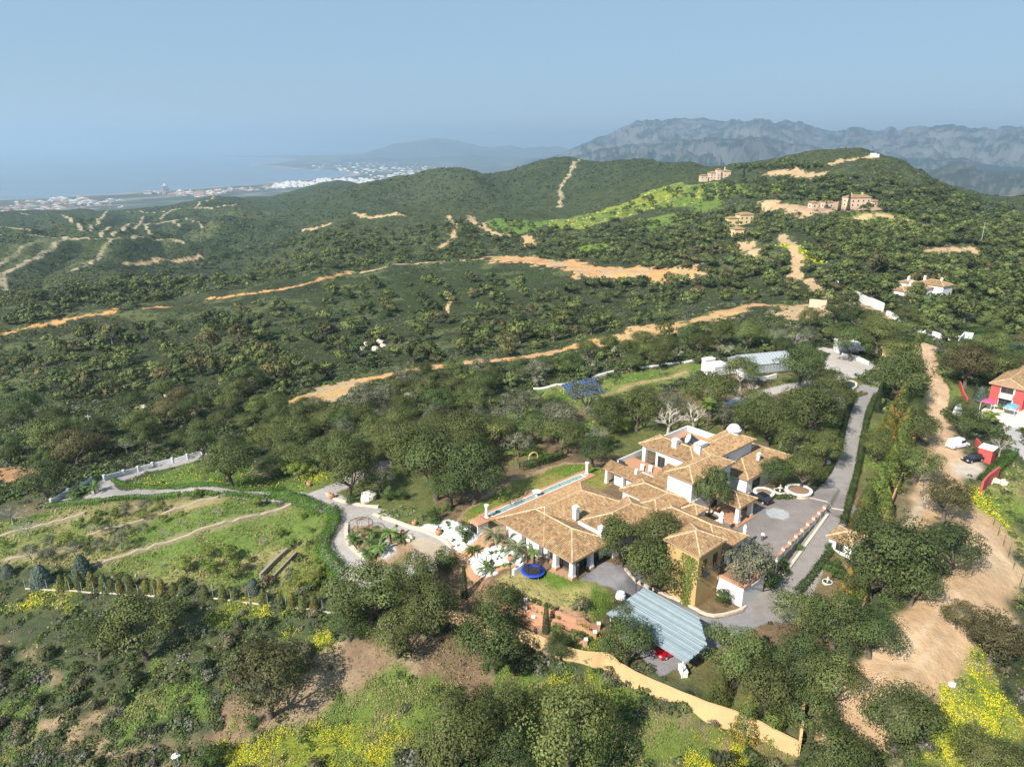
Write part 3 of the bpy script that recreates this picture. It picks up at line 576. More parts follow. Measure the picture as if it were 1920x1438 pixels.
def hip(root, x0, x1, y0, y1, ze, pitch=.42, ends=(1, 1), axis=None, name='roof', w=.32, th=.16, tint=1.0, pal=PAL, pw=PW, h=.15, lo=None, bed='tileflat'):
    """hip or gable roof over an eave rectangle; ends: 1 hip, 0 gable"""
    mb = MB(); lx, ly = x1-x0, y1-y0; ax = axis or ('x' if lx >= ly else 'y'); half = (ly if ax == 'x' else lx)/2
    zr = ze+half*pitch; d0 = half*ends[0]; d1 = half*ends[1]
    kw = dict(w=w, tint=tint, pal=pal, pw=pw, h=h)
    def vmx(L): return lambda u: min(half, u*half/d0 if d0 else half, (L-u)*half/d1 if d1 else half)
    if ax == 'x':
        tiles(mb, (x0, y0, ze), (1, 0), (0, 1), pitch, lx, vmx(lx), **kw); tiles(mb, (x0, y1, ze), (1, 0), (0, -1), pitch, lx, vmx(lx), **kw)
        r0, r1 = (x0+d0, (y0+y1)/2, zr), (x1-d1, (y0+y1)/2, zr)
        if d0: tiles(mb, (x0, y0, ze), (0, 1), (1, 0), pitch, ly, lambda u: min(u, ly-u), **kw)
        if d1: tiles(mb, (x1, y0, ze), (0, 1), (-1, 0), pitch, ly, lambda u: min(u, ly-u), **kw)
        corners = [((x0, y0), r0), ((x0, y1), r0), ((x1, y0), r1), ((x1, y1), r1)]
    else:
        tiles(mb, (x0, y0, ze), (0, 1), (1, 0), pitch, ly, vmx(ly), **kw); tiles(mb, (x1, y0, ze), (0, 1), (-1, 0), pitch, ly, vmx(ly), **kw)
        r0, r1 = ((x0+x1)/2, y0+d0, zr), ((x0+x1)/2, y1-d1, zr)
        if d0: tiles(mb, (x0, y0, ze), (1, 0), (0, 1), pitch, lx, lambda u: min(u, lx-u), **kw)
        if d1: tiles(mb, (x0, y1, ze), (1, 0), (0, -1), pitch, lx, lambda u: min(u, lx-u), **kw)
        corners = [((x0, y0), r0), ((x1, y0), r0), ((x0, y1), r1), ((x1, y1), r1)]
    up = .07
    if math.dist(r0, r1) > .3: caps(mb, (r0[0], r0[1], r0[2]+up), (r1[0], r1[1], r1[2]+up))
    for c, r in corners: caps(mb, (c[0], c[1], ze+up), (r[0], r[1], r[2]+up))
    zb = ze-th; b = [(x0, y0), (x1, y0), (x1, y1), (x0, y1)]; V = [(*p, zb) for p in b]+[(*p, ze) for p in b]+[r0, r1]
    if ax == 'x': tops = [(4, 5, 9, 8), (7, 8, 9, 6), (4, 8, 7), (5, 6, 9)]
    else: tops = [(4, 8, 9, 7), (5, 6, 9, 8), (4, 5, 8), (6, 7, 9)]
    mb.add(V, [(3, 2, 1, 0), (0, 1, 5, 4), (1, 2, 6, 5), (2, 3, 7, 6), (3, 0, 4, 7)]+tops, (1, 1, 1), 1)
    return mb.build(name, [M['tile'], M[bed]], root, smooth=False)
def lean(root, x0, x1, y0, y1, zlo, zhi, rise, name='roof', tint=1.0):
    """single slope; rise '+x','-x','+y','-y' is the uphill side"""
    mb = MB(); V = {'+x': (1, 0), '-x': (-1, 0), '+y': (0, 1), '-y': (0, -1)}[rise]
    run = (x1-x0) if V[0] else (y1-y0); L = (y1-y0) if V[0] else (x1-x0); pitch = (zhi-zlo)/run
    P0 = (x0 if V[0] >= 0 else x1, y0 if V[1] >= 0 else y1, zlo); U = (0, 1) if V[0] else (1, 0)
    tiles(mb, P0, U, V, pitch, L, lambda u: run, tint=tint)
    q = [P0, tuple(np.add(P0, (U[0]*L, U[1]*L, 0))), tuple(np.add(P0, (U[0]*L+V[0]*run, U[1]*L+V[1]*run, zhi-zlo))), tuple(np.add(P0, (V[0]*run, V[1]*run, zhi-zlo)))]
    mb.add(q+[(a, b, c-.16) for a, b, c in q], [(0, 1, 2, 3), (7, 6, 5, 4), (0, 4, 5, 1), (1, 5, 6, 2), (2, 6, 7, 3), (3, 7, 4, 0)], (1, 1, 1), 1)
    return mb.build(name, [M['tile'], M['tileflat']], root)
def walls(root, x0, x1, y0, y1, z0, z1, mat='white', name='wall'):
    mb = MB(); mb.box(x0, y0, z0, x1, y1, z1); return mb.build(name, M[mat], root)
def win(root, face, c, p, z, w, h, name='window', frame='wood', shut=False):
    """window on the wall plane face ('x-','x+','y-','y+') at coordinate c, centred at p along the wall"""
    s = -1 if face[1] == '-' else 1; e = .05; mb = MB(); pn = MB()
    def bx(m, p0, p1, z0, z1, o0, o1):
        a, b = sorted((c+s*o0, c+s*o1))
        if face[0] == 'x': m.box(a, p0, z0, b, p1, z1)
        else: m.box(p0, a, z0, p1, b, z1)
    fw = .09
    for a, b, z0, z1 in ((p-w/2, p+w/2, z+h-fw, z+h), (p-w/2, p+w/2, z, z+fw), (p-w/2, p-w/2+fw, z+fw, z+h-fw), (p+w/2-fw, p+w/2, z+fw, z+h-fw), (p-fw/2, p+fw/2, z+fw, z+h-fw)):
        bx(mb, a, b, z0, z1, -.02, .07)
    f = mb.build(name, M[frame], root)
    bx(pn, p-w/2+.02, p+w/2-.02, z+.02, z+h-.02, -.03, .025); pn.build('pane', M['glass'], f); return f
def pillar(root, x, y, z0, z1, r=.33, base='brick', name='column', bh=.7):
    mb = MB(); mb.box(x-r*1.25, y-r*1.25, z0, x+r*1.25, y+r*1.25, z0+bh, 1); mb.box(x-r, y-r, z0+bh, x+r, y+r, z1, 0, taper=r*.12)
    mb.box(x-r*1.15, y-r*1.15, z0+bh, x+r*1.15, y+r*1.15, z0+bh+.18, 0)
    return mb.build(name, [M['white'], M[base]], root)
def chimney(root, x, y, z0, z1, w=.8, d=.8, name='chimney'):
    mb = MB(); mb.box(x-w/2, y-d/2, z0, x+w/2, y+d/2, z1-.45); mb.box(x-w/2-.1, y-d/2-.1, z1-.5, x+w/2+.1, y+d/2+.1, z1-.38)
    mb.box(x-w/2+.1, y-d/2+.1, z1-.4, x+w/2-.1, y+d/2-.1, z1-.12, 1)
    mb.box(x-w/2-.1, y-d/2-.1, z1-.14, x+w/2+.1, y+d/2+.1, z1+.15, 0, taper=w*.4)
    return mb.build(name, [M['white'], M['dark']], root)
def roundchimney(root, x, y, z0, z1, r=.42):
    mb = MB(); mb.lathe([(r, z0), (r*.95, z1-1.1), (r*1.15, z1-1.05), (r*1.15, z1-.95), (r*.9, z1-.9)], x, y, 12)
    for k in range(6):
        t = k*math.pi/3; mb.box(x+r*.7*math.cos(t)-.07, y+r*.7*math.sin(t)-.07, z1-.92, x+r*.7*math.cos(t)+.07, y+r*.7*math.sin(t)+.07, z1-.5)
    mb.lathe([(r*.5, z1-.92), (r*.5, z1-.5)], x, y, 8, 1)
    mb.lathe([(r*1.1, z1-.52), (r*.95, z1-.3), (r*.5, z1-.05), (.05, z1+.05)], x, y, 12)
    return mb.build('chimney', [M['white'], M['dark']], root, smooth=False)

# ---------------------------------------------------------------- the villa (local x = along the pool, local y = -b)
V_ = empty('villa', (HO[0], HO[1], 0), 'sprawling white villa with tan barrel tiled roofs, an ochre tower and a pillared entrance porch', 'villa', HA)
def H(a0, a1, b0, b1, ze, **k): return hip(V_, a0, a1, -b1, -b0, ze, **k)
def Wl(a0, a1, b0, b1, z0, z1, mat='white'): return walls(V_, a0, a1, -b1, -b0, z0, z1, mat)
def Wn(face, c, p, z, w, h, **k):        # face in a/b terms
    f = {'a-': 'x-', 'a+': 'x+', 'b+': 'y-', 'b-': 'y+'}[face]
    return win(V_, f, c if face[0] == 'a' else -c, -p if face[0] == 'a' else p, z, w, h, **k)
# front wing and pool wing
H(-18.1, -9.1, -14.85, 2.1, 3.15); H(-18.0, 1.5, -14.9, -3.9, 3.12, tint=1.12)
Wl(-16.0, -9.7, -12.9, .6, -1, 3.0); Wl(-16.6, .9, -14.0, -4.5, -1, 2.99)
H(-9.3, 3.4, -5.6, 2.4, 3.3, ends=(1, 1)); Wl(-8.8, 3.0, -5.0, 1.8, -1.2, 3.2)
mb = MB(); mb.box(-10.2, -.2, 3.2, -9.95, 4.3, 4.25); mb.build('parapet', M['white'], V_)
for b in (-9.5, -5.6, -1.9, 1.45): pillar(V_, -17.35, -b, -.6, 3.0, .36, bh=1.0)
for a in (-13.5,): pillar(V_, a, -1.45, -.6, 3.0, .36, bh=1.0)
pl = MB(); pl.box(-18.3, -2.3, -1.2, -9, 13.5, -.12); pl.build('plinth', M['terracotta'], V_)
st = MB(); st.box(-18.9, -2.7, -1.2, -18.31, 8, -.3); st.box(-19.4, -2.7, -1.3, -18.91, 7, -.45); st.build('steps', M['terracotta'], V_)
for b in (-11.5, -7.6, -3.8, -.3): Wn('a-', -16.0 if b > -12 else -16.6, b, 0, 3.3, 2.35)
for a in (-14.2, -11.6): Wn('b+', .6, a, 0, 1.9, 2.3)
chimney(V_, -9.6, 5.4, 4.0, 6.3, .75, .75); chimney(V_, -10.3, -.6, 3.2, 5.6, .7, .7)
# single storey links towards the courtyard
H(4.5, 10.6, -8.4, 2.5, 3.2); Wl(4.9, 10.0, -7.9, 2.0, -1, 3.1)
H(1.0, 10.45, -3.3, 2.55, 3.26); Wl(1.6, 9.9, -2.7, 2.03, -1, 3.18)
H(-.2, 8.2, -1.2, 14.4, 2.7, ends=(1, 1)); Wl(.3, 7.7, -.7, 13.9, -3.6, 2.6)
H(5.6, 8.7, 3.6, 6.7, 4.0, pitch=.5); Wl(5.95, 8.35, 3.95, 6.35, 2, 3.9)
Wn('b+', 2.03, 8.6, .9, .7, 1.2); Wn('b+', 13.9, 2.2, -2.9, 1.0, 1.9); Wn('b+', 13.9, 4.6, .2, .8, 1.3); Wn('b+', 13.9, 2.0, .2, .8, 1.3); Wn('b+', 13.9, 6.6, .4, .7, 1.1)
roundchimney(V_, 8.7, -9.2, -.2, 4.6, .33); roundchimney(V_, 8.3, -13.6, 2.0, 4.3, .26)
# ochre tower
H(-6.5, .2, 9.1, 15.4, 5.6, pitch=.48, tint=.95); Wl(-6.05, -.25, 9.55, 14.95, -5, 5.5, 'yellow')
for a in (-4.6, -1.9): Wn('b+', 14.95, a, 2.0, 1.1, 2.2)
for a in (-4.6, -1.9):
    mb = MB(); mb.box(a-.8, -15.6, 1.85, a+.8, -14.95, 1.95)
    for k in range(9): mb.box(a-.78+k*.19, -15.58, 1.95, a-.75+k*.19, -15.55, 2.9)
    mb.box(a-.8, -15.6, 2.9, a+.8, -15.54, 2.96); mb.build('balcony', M['dark'], V_)
# two storey core
H(9.0, 21.6, -2.55, 3.25, 7.1); Wl(9.5, 21.0, -2.1, 2.75, -1, 7.0)
H(19.0, 32.4, -5.5, .85, 7.5, ends=(0, 1), tint=1.12); Wl(19.6, 31.9, -5.0, .35, -1, 7.4)
H(15.4, 21.6, -13.2, -1.0, 7.1, axis='y'); Wl(16.0, 21.0, -9.6, -1.6, -1, 7.0); Wl(16.0, 16.7, -12.7, -12.0, 3.6, 7.0); Wl(20.3, 21.0, -12.7, -9.5, -1, 6.99)
mb = MB(); mb.box(16.2, 9.6, 6.2, 16.5, 12.0, 6.95); mb.build('lintel', M['white'], V_)
Wn('a-', 16.0, -8.3, 3.7, 1.6, 2.2); Wn('b+', 2.75, 11.6, 3.6, 1.0, 2.4); Wn('b+', 2.75, 19.5, 4.2, .8, 1.3); Wn('b+', 2.75, 17.2, 4.2, .5, 1.2); Wn('b+', .35, 23.5, 5.6, .9, .9); Wn('b+', 2.75, 12.2, .4, .9, 1.6)
Wl(8.95, 21.05, 2.76, 2.98, -.5, 3.4)
# upper terrace and its roof terrace
mb = MB(); mb.box(10.4, 2.6, -1, 16.0, 14.5, 3.55); mb.build('terrace_base', M['white'], V_)
mb = MB(); mb.box(10.45, 2.65, 3.551, 16.0, 14.45, 3.6); mb.build('terrace_floor', M['terracotta'], V_)
lean(V_, 9.1, 11.3, 2.6, 16.3, 3.0, 3.9, '+x')
for q in ((11.3, 2.6, 3.6, 11.48, 9.0, 4.1), (11.3, 14.45, 3.5, 20.0, 14.65, 4.6), (10.4, 9.4, 3.6, 10.9, 9.9, 4.6)): mb = MB(); mb.box(*q); mb.build('parapet', M['white'], V_)
mb = MB()
for k in (14.0, 12.9): mb.box(11.32, k, 3.7, 11.36, k+1.0, 4.7)
mb.build('glass_screen', M['glass'], V_)
lean(V_, 11.0, 15.0, 2.4, 6.2, 4.3, 5.6, '+x'); Wl(11.3, 15.9, -5.9, -2.4, 3.55, 4.5)
for a, b in ((9.6, -15.6), (9.6, -11.8), (9.6, -8.6)): pillar(V_, a, -b, -.3, 2.95, .28, 'terracotta', bh=.4)
Wl(21.0, 30.2, -12.9, -5.0, -1, 5.6)
mb = MB(); mb.box(21.05, 5.2, 5.601, 30.1, 12.8, 5.65); mb.build('terrace_floor', M['terracotta'], V_)
mb = MB(); mb.box(20.6, 12.8, 5.4, 30.6, 13.05, 6.7); mb.box(30.35, 5.5, 5.4, 30.6, 12.8, 6.7); mb.build('parapet', M['white'], V_)
mb = MB()
for k in range(3): mb.add([(24+k*1.3, 8.2, 5.75), (25.1+k*1.3, 8.2, 5.75), (25.1+k*1.3, 10.2, 6.6), (24+k*1.3, 10.2, 6.6), (24+k*1.3, 8.2, 5.7), (25.1+k*1.3, 8.2, 5.7), (25.1+k*1.3, 10.2, 6.55), (24+k*1.3, 10.2, 6.55)], [(0, 1, 2, 3), (7, 6, 5, 4), (0, 4, 5, 1), (1, 5, 6, 2), (2, 6, 7, 3), (3, 7, 4, 0)])
mb.build('solar_panel', M['glass'], V_)
dish = MB(); ps = [(.02+.9*k/6, 0) for k in range(7)]
dish.lathe([(.05, 0), (.3, .03), (.6, .13), (.95, .33), (.97, .33), (.62, .10), (.3, 0), (.05, -.03)], 0, 0, 16); do = dish.build('satellite_dish', M['white'], V_, (21.8, 6.6, 8.3)); do.rotation_euler = (R(-35), R(-55), 0)
mb = MB(); mb.tube([(21.8, 6.6, 6.5), (21.8, 6.6, 8.25)], .06, 6); mb.build('dish_mast', M['grey'], V_)
chimney(V_, 17.5, 6.6, 7.6, 9.6, .95, .95); chimney(V_, 19.4, 2.6, 7.7, 9.7, 2.2, 1.3)
mb = MB(); mb.lathe([(1.0, 8.4), (1.0, 9.3), (1.35, 9.35), (1.35, 9.5), (1.2, 9.55), (1.1, 9.9), (.8, 10.25), (.4, 10.45), (.05, 10.5)], 29.6, 2.3, 18); mb.build('dome', M['white'], V_, smooth=False)
# single storey wing at the back of the courtyard, entrance porch
H(24.2, 40.0, -5.5, 4.7, 3.2, pitch=.4); Wl(24.8, 39.4, -5.0, 4.1, -1, 3.1)
Wn('b+', 4.1, 28.0, .5, 2.6, 1.7); Wn('b+', 4.1, 34.0, .5, 2.6, 1.7)
chimney(V_, 31.5, .8, 4.6, 6.6, .6, .6); chimney(V_, 31.2, -2.4, 4.2, 5.7, .5, .5)
H(13.7, 19.0, 2.9, 9.5, 3.4, ends=(1, 0), axis='y', tint=.9)
for a in (14.45, 18.25): pillar(V_, a, -8.75, 0, 3.3, .36, 'terracotta', bh=.35)
mb = MB(); mb.box(13.6, -9.5, -.5, 19.1, -2.98, .16); mb.build('porch_floor', M['terracotta'], V_)
Wn('b+', 2.98, 16.3, .2, 1.8, 2.6, name='door')
mb = MB(); mb.box(14.5, -8.4, 2.75, 18.2, -8.1, 3.2); mb.build('beam', M['wood'], V_)
# basement walls below the courtyard on the lane side
mb = MB(); mb.box(-.6, -19.2, -4.5, 5.2, -13.95, -.2); mb.build('terrace_wall', M['white'], V_)
mb = MB(); mb.box(-.75, -19.35, -.199, 5.3, -18.9, .15); mb.box(-.75, -18.9, -.199, -.3, -14.0, .15); mb.box(-.3, -18.85, -.199, 5.2, -14.0, -.05, 1); mb.build('planter', [M['brick'], M['soil']], V_)
mb = MB(); mb.box(-.66, -18.2, -3.6, -.61, -16.6, -1.4); mb.build('garage_door', M['grey'], V_)

# ---------------------------------------------------------------- other houses
def house(name, loc, rz, label, cat, blocks, wm='white', wins=True, chim=(), tint=1.0, w=.6, group=None):
    r = empty(name, loc, label, cat, rz, group)
    for i, bk in enumerate(blocks):
        x0, x1, y0, y1, z0, ze = bk[:6]; ends = bk[6] if len(bk) > 6 else (1, 1)
        walls(r, x0+.4, x1-.4, y0+.4, y1-.4, z0, ze-.1, wm)
        if ends is not None: hip(r, x0, x1, y0, y1, ze, .4, ends, w=w, h=.12, tint=tint)
        else:
            mb = MB(); mb.box(x0+.3, y0+.3, ze-.099, x1-.3, y1-.3, ze+.35); mb.build('parapet', M[wm], r)
        if wins:
            nx = max(1, int((x1-x0)/4)); ny = max(1, int((y1-y0)/4)); fl = [f for f in (0, 3) if ze-f > 2.6 and f >= z0+.5] or [0]
            for f in fl:
                for k in range(nx): win(r, 'y-', y0+.4, x0+(k+.5)*(x1-x0)/nx, f+.9, 1.2, 1.3)
                for k in range(ny): win(r, 'x-', x0+.4, y0+(k+.5)*(y1-y0)/ny, f+.9, 1.2, 1.3)
    for x, y, z0, z1 in chim: chimney(r, x, y, z0, z1, .8, .8)
    return r
M['pink'] = simple('pink_render', (.60, .46, .34), .9, .15, .6)
M['ochre2'] = simple('sand_render', (.62, .47, .25), .9, .15, .6)
M['red'] = simple('red_render', (.46, .075, .065), .85, .15, .6)
g = lambda px, py: tuple(gp(px, py)[0])
house('hillside_house', g(1725, 556), .55, 'white house with tan roofs and several white chimneys among trees on the right hillside', 'house',
      [(-12, 2, -4, 4, -2, 4.2), (2, 10, -8, 4, -2, 5.2), (-4, 2, 2, 8, -2, 5.4), (-14, -9, -1, 5, -2, 3.6)], chim=[(-9, 0, 4.5, 7), (-6, 1, 4.5, 7), (5, 2, 6, 8), (9, -3, 5.2, 7.4), (-2, 5, 6, 8)])
house('mansion', g(1605, 388), .3, 'broad pink mansion with palms and terraces on the far right ridge', 'house',
      [(-9, 10, -4, 5, -3, 7), (-30, -22, -2, 4, -3, 4), (15, 22, 0, 5, -3, 3.5), (-42, -36, -2, 3, -3, 4)], wm='pink', chim=[(-5, 1, 8, 10), (5, 1, 8, 10)])
house('hilltop_villa', g(1346, 336), .2, 'turreted orange villa standing on the grassy hilltop below the mountains', 'house',
      [(-12, 4, -4, 6, -3, 7), (4, 14, -6, 4, -3, 9), (-24, -14, -3, 3, -3, 4), (-5, 1, -6, 0, -3, 11)], wm='pink', chim=[(8, 0, 10, 14)])
house('cottage', g(1390, 420), .25, 'sand coloured two storey house with a low wing on the green hillside', 'house', [(-4, 8, -4, 4, -2, 7), (-13, -4, -3, 3, -2, 4.5), (8, 12, -2, 3, -2, 3)], wm='ochre2')
house('cottage', g(1381, 441), .25, 'small square sand coloured house just below the larger one', 'house', [(-4, 4, -4, 4, -2, 4.5)], wm='ochre2')
house('lookout', g(1639, 294), 0, 'tiny white lookout building on the bare summit at the right', 'building', [(-4, 2, -2, 2, -1, 3, None), (2, 5, -1.5, 1.5, -1, 2.2, None)], wins=False)
# red house
r = empty('red_house', (*at(1852, 754, 0)[:2], -.4), 'red gabled house with a white balcony on the right edge', 'house', HA)
walls(r, 0, 16, -7, 0, -1, 5.2, 'red'); hip(r, -.5, 16.5, -7.5, .5, 5.3, .5, (0, 0), axis='x', w=.5, tint=.85)
mb = MB(); mb.add([(0, -7, 5.1), (0, 0, 5.1), (0, -3.5, 7.0), (.3, -7, 5.1), (.3, 0, 5.1), (.3, -3.5, 7.0)], [(0, 2, 1), (3, 4, 5), (0, 3, 5, 2), (1, 2, 5, 4), (0, 1, 4, 3)]); mb.build('gable', M['red'], r)
mb = MB(); mb.box(-.9, -4.9, 2.4, -.01, -2.1, 3.4); mb.build('balcony', M['white'], r)
mb = MB(); mb.box(-.08, -5.0, 0, -.005, -2.0, 2.2); mb.box(-.08, -5.0, 3.5, -.005, -2.0, 5.2); mb.build('loggia', M['white'], r)
win(r, 'x-', -.09, -3.4, 3.6, 2.6, 1.6); win(r, 'x-', -.09, -3.4, .1, 2.6, 1.9)
walls(r, 2, 8, -11, -6.99, -1, 3.4, 'red'); win(r, 'y-', -11, 5.5, .8, 1.2, 1.4); lean(r, 1.6, 8.4, -11.5, -6.9, 3.5, 4.6, '+y'); win(r, 'x-', 2, -9, .4, 1.6, 1.9)
# white outbuilding, greenhouse, entrance lodge
house('outbuilding', g(1352, 697), HA-.3, 'low white outbuilding with a small terracotta terrace roof beside the greenhouse', 'building', [(-5, 1, -3, 2, -1, 2.4, None), (1, 6, -3, 1, -1, 2.0), (-4, 0, 2, 4.5, -1, 3, None)], wins=False)
r = empty('greenhouse', g(1425, 690), 'long grey glass greenhouse with a low pitched roof beside the white outbuilding', 'greenhouse', .28)
M['pane'] = simple('clouded_glass', (.30, .33, .34), .3, .1, 1)
mb = MB(); mb.box(-8, -4, -.5, 8, 4, 2.4); mb.build('wall', M['pane'], r)
mb = MB(); mb.add([(-8.2, -4.2, 2.41), (8.2, -4.2, 2.41), (8.2, 4.2, 2.41), (-8.2, 4.2, 2.41), (-8.2, 0, 4.3), (8.2, 0, 4.3)], [(0, 1, 5, 4), (3, 4, 5, 2), (0, 4, 3), (1, 2, 5), (3, 2, 1, 0)]); mb.build('roof', M['pane'], r)
mb = MB()
for k in range(17):
    x = -8+k; mb.tube([(x, -4.2, 2.45), (x, 0, 4.34), (x, 4.2, 2.45)], .06, 4); mb.box(x-.05, -4.06, -.4, x+.05, -4.0, 2.4)
mb.tube([(-8.2, 0, 4.36), (8.2, 0, 4.36)], .08, 4); mb.tube([(-8.2, -2.1, 3.4), (8.2, -2.1, 3.4)], .06, 4); mb.build('glazing_bars', M['grey'], r)
r = house('gate_lodge', g(1590, 662), HA-.9, 'small white gate lodge with a pale awning by the upper drive', 'building', [(-3.5, 3.5, 0, 5, -1, 2.8, None)], wins=False)
mb = MB(); mb.add([(-3.5, .3, 2.7), (3.5, .3, 2.7), (3.7, -3.4, 1.9), (-3.7, -3.4, 1.9), (-3.5, .3, 2.6), (3.5, .3, 2.6), (3.7, -3.4, 1.8), (-3.7, -3.4, 1.8)], [(0, 1, 2, 3), (7, 6, 5, 4), (0, 4, 5, 1), (1, 5, 6, 2), (2, 6, 7, 3), (3, 7, 4, 0)]); mb.build('awning', M['pane'], r)
house('garden_shed', (*at(1583, 1030, -1.5)[:2], -1.8), HA, 'little white garden shed with a tiled roof under the big oak beside the lane', 'shed', [(-2.4, 2.4, -2.2, 2.2, -1, 2.7)], chim=(), w=.4)
r = empty('brown_hut', g(1680, 668), 'brown roofed hut under trees left of the dirt road', 'shed', .6)
walls(r, -3, 3, -2.5, 2.5, -.5, 2.4, 'ochre2'); hip(r, -3.5, 3.5, -3, 3, 2.5, .4, w=.5)
# ---------------------------------------------------------------- walls, hedges and fences that follow the ground
def resample(pts, step):
    P_ = [np.array(p[:2], float) for p in pts]; out = [P_[0]]
    for a, b in zip(P_[:-1], P_[1:]):
        n = max(1, int(math.dist(a, b)/step)); out += [a+(b-a)*k/n for k in range(1, n+1)]
    return np.array(out)
def smooth(pts, it=2):
    P_ = [np.array(p[:2], float) for p in pts]
    for _ in range(it):
        q = [P_[0]]
        for a, b in zip(P_[:-1], P_[1:]): q += [a*.75+b*.25, a*.25+b*.75]
        P_ = q+[P_[-1]]
    return P_
def side(P_):
    d = np.gradient(P_, axis=0); d /= np.linalg.norm(d, axis=1)[:, None]+1e-9; return np.stack([-d[:, 1], d[:, 0]], 1)
def strip(mb, P_, h, th, base=-1.2, m=0, zf=None, jit=0.0):
    n = side(P_); z = zi(P_[:, 0], P_[:, 1]) if zf is None else np.array([zf(*p) for p in P_])
    V = []; Fs = []
    for i, p in enumerate(P_):
        j = random.uniform(-jit, jit); a = p+n[i]*th/2; b = p-n[i]*th/2
        V += [(*a, z[i]+base), (*a, z[i]+h+j), (*b, z[i]+h+j), (*b, z[i]+base)]
    for i in range(len(P_)-1):
        for k in range(4): Fs.append((4*i+k, 4*i+(k+1) % 4, 4*i+4+(k+1) % 4, 4*i+4+k))
    Fs += [(3, 2, 1, 0), tuple(range(len(V)-4, len(V)))]
    mb.add(V, Fs, None, m)
def wall_line(name, pts, h, th, mat, label, cat='wall', sm=1, zf=None, jit=0, base=-1.2, group=None):
    if mat == 'ochrewall':
        q = resample(pts, 1.0); s_ = np.arange(len(q)); c_ = np.polyfit(s_, zi(q[:, 0], q[:, 1]), 2 if len(q) > 8 else 1); zf = lambda x, y: float(np.polyval(c_, np.argmin((q[:, 0]-x)**2+(q[:, 1]-y)**2)))
        base = -3
    mb = MB(); strip(mb, resample(smooth(pts, sm), 1.2), h, th, base, 0, zf, jit); return tag(mb.build(name, M[mat]), label, cat, group)
def pier(parent, x, y, z, h, w, mat='white', name='pier', cap=True):
    mb = MB(); mb.box(x-w/2, y-w/2, z-1, x+w/2, y+w/2, z+h)
    if cap: mb.box(x-w/2-.08, y-w/2-.08, z+h, x+w/2+.08, y+w/2+.08, z+h+.12)
    return mb.build(name, M[mat], parent)
wall_line('boundary_wall', gpts([(795,1168),(860,1172),(930,1192),(1000,1212),(1060,1238),(1105,1248),(1140,1252),(1158,1272)]), 2.3, .3, 'ochrewall', 'curving ochre wall passing behind the oaks below the lawn terraces', sm=2)
wall_line('boundary_wall', gpts([(1156,1272),(1200,1296),(1300,1336),(1400,1376),(1496,1416)]), 2.4, .3, 'ochrewall', 'long straight ochre wall running from the carport to the bottom right oaks', sm=1)
wall_line('boundary_wall', gpts([(1496,1416),(1500,1385),(1502,1345)]), 2.4, .3, 'ochrewall', 'short return of ochre wall under the dark oaks at the bottom', sm=0)
wall_line('boundary_wall', gpts([(1655,985),(1672,945),(1690,900)]), 1.6, .25, 'brick', 'thin brown wall between the lane hedge trees and the dirt road', sm=0)
wall_line('boundary_wall', gpts([(1596,1190),(1612,1160),(1622,1130)]), 1.6, .25, 'brick', 'short brown wall behind the fountain garden beside the dirt road', sm=0)
wall_line('boundary_wall', gpts([(1560,533),(1570,540)]), 3.0, .5, 'white', 'short stub of white wall at the top of the access path', sm=0)
wall_line('boundary_wall', gpts([(1600,560),(1640,578),(1655,585)]), 3.2, .5, 'white', 'bright white wall on the slope in front of the hillside house', sm=0)
wall_line('boundary_wall', gpts([(1662,592),(1690,603),(1720,622),(1765,637),(1800,641)]), 1.8, .5, 'white', 'long white wall stepping down towards the head of the dirt road', sm=0)
wall_line('boundary_wall', gpts([(1796,650),(1806,640),(1822,642)]), 3, .4, 'white', 'small bright white wall by the green sports court', sm=0)
wall_line('boundary_wall', gpts([(1516,578),(1548,580)]), 3.4, .4, 'pink', 'pale pink rendered wall standing on bare soil under oaks', sm=0)
wall_line('boundary_wall', gpts([(1798,724),(1804,742),(1812,758)]), 1.4, .3, 'red', 'low red wall left of the red gabled house', sm=0)
rg = wall_line('gate_wall', gpts([(1838,926),(1850,912),(1869,898)]), 2.6, .35, 'red', 'red gate wall beside the pale drive on the right', sm=0)
r = empty('gatehouse', g(1848, 862), 'red gate pillar house with dark side beside the black parked car', 'gatehouse', HA)
mb = MB(); mb.box(-1.4, -1.2, -1, 1.4, 1.2, 2.7); mb.build('wall', M['red'], r); mb = MB(); mb.box(-1.55, -1.35, 2.701, 1.55, 1.35, 2.85); mb.box(-.6, -.5, 2.85, .6, .5, 3.1); mb.build('roof', M['white'], r)
wall_line('gate_wall', gpts([(1828,836),(1838,850),(1844,858)]), 1.8, .3, 'red', 'sloping red wall leading up to the red gate pillar house', sm=0)
wall_line('garden_wall', gpts([(1000,730),(1030,726),(1065,722),(1110,712)]), .45, .3, 'white', 'low white wall behind the solar panels', sm=0)
wall_line('garden_wall', gpts([(1110,712),(1150,700)]), .9, .6, 'white', 'pale concrete ramp wall above the solar panels', sm=0)
wall_line('garden_wall', gpts([(1200,692),(1250,684),(1330,672)]), .5, .3, 'white', 'white garden wall running up to the outbuilding', sm=0)
wall_line('curved_wall', gpts([(1380,700),(1400,712),(1430,715),(1455,708)]), 1.1, .5, 'white', 'curved white planter wall below the greenhouse', sm=2)
wall_line('curved_wall', gpts([(1578,668),(1605,674),(1628,684)]), 1.0, .4, 'white', 'curved white scalloped wall along the upper drive entrance', sm=1)
M['palewall'] = simple('weathered_wall', (.50, .51, .52), .9, .2, .8)
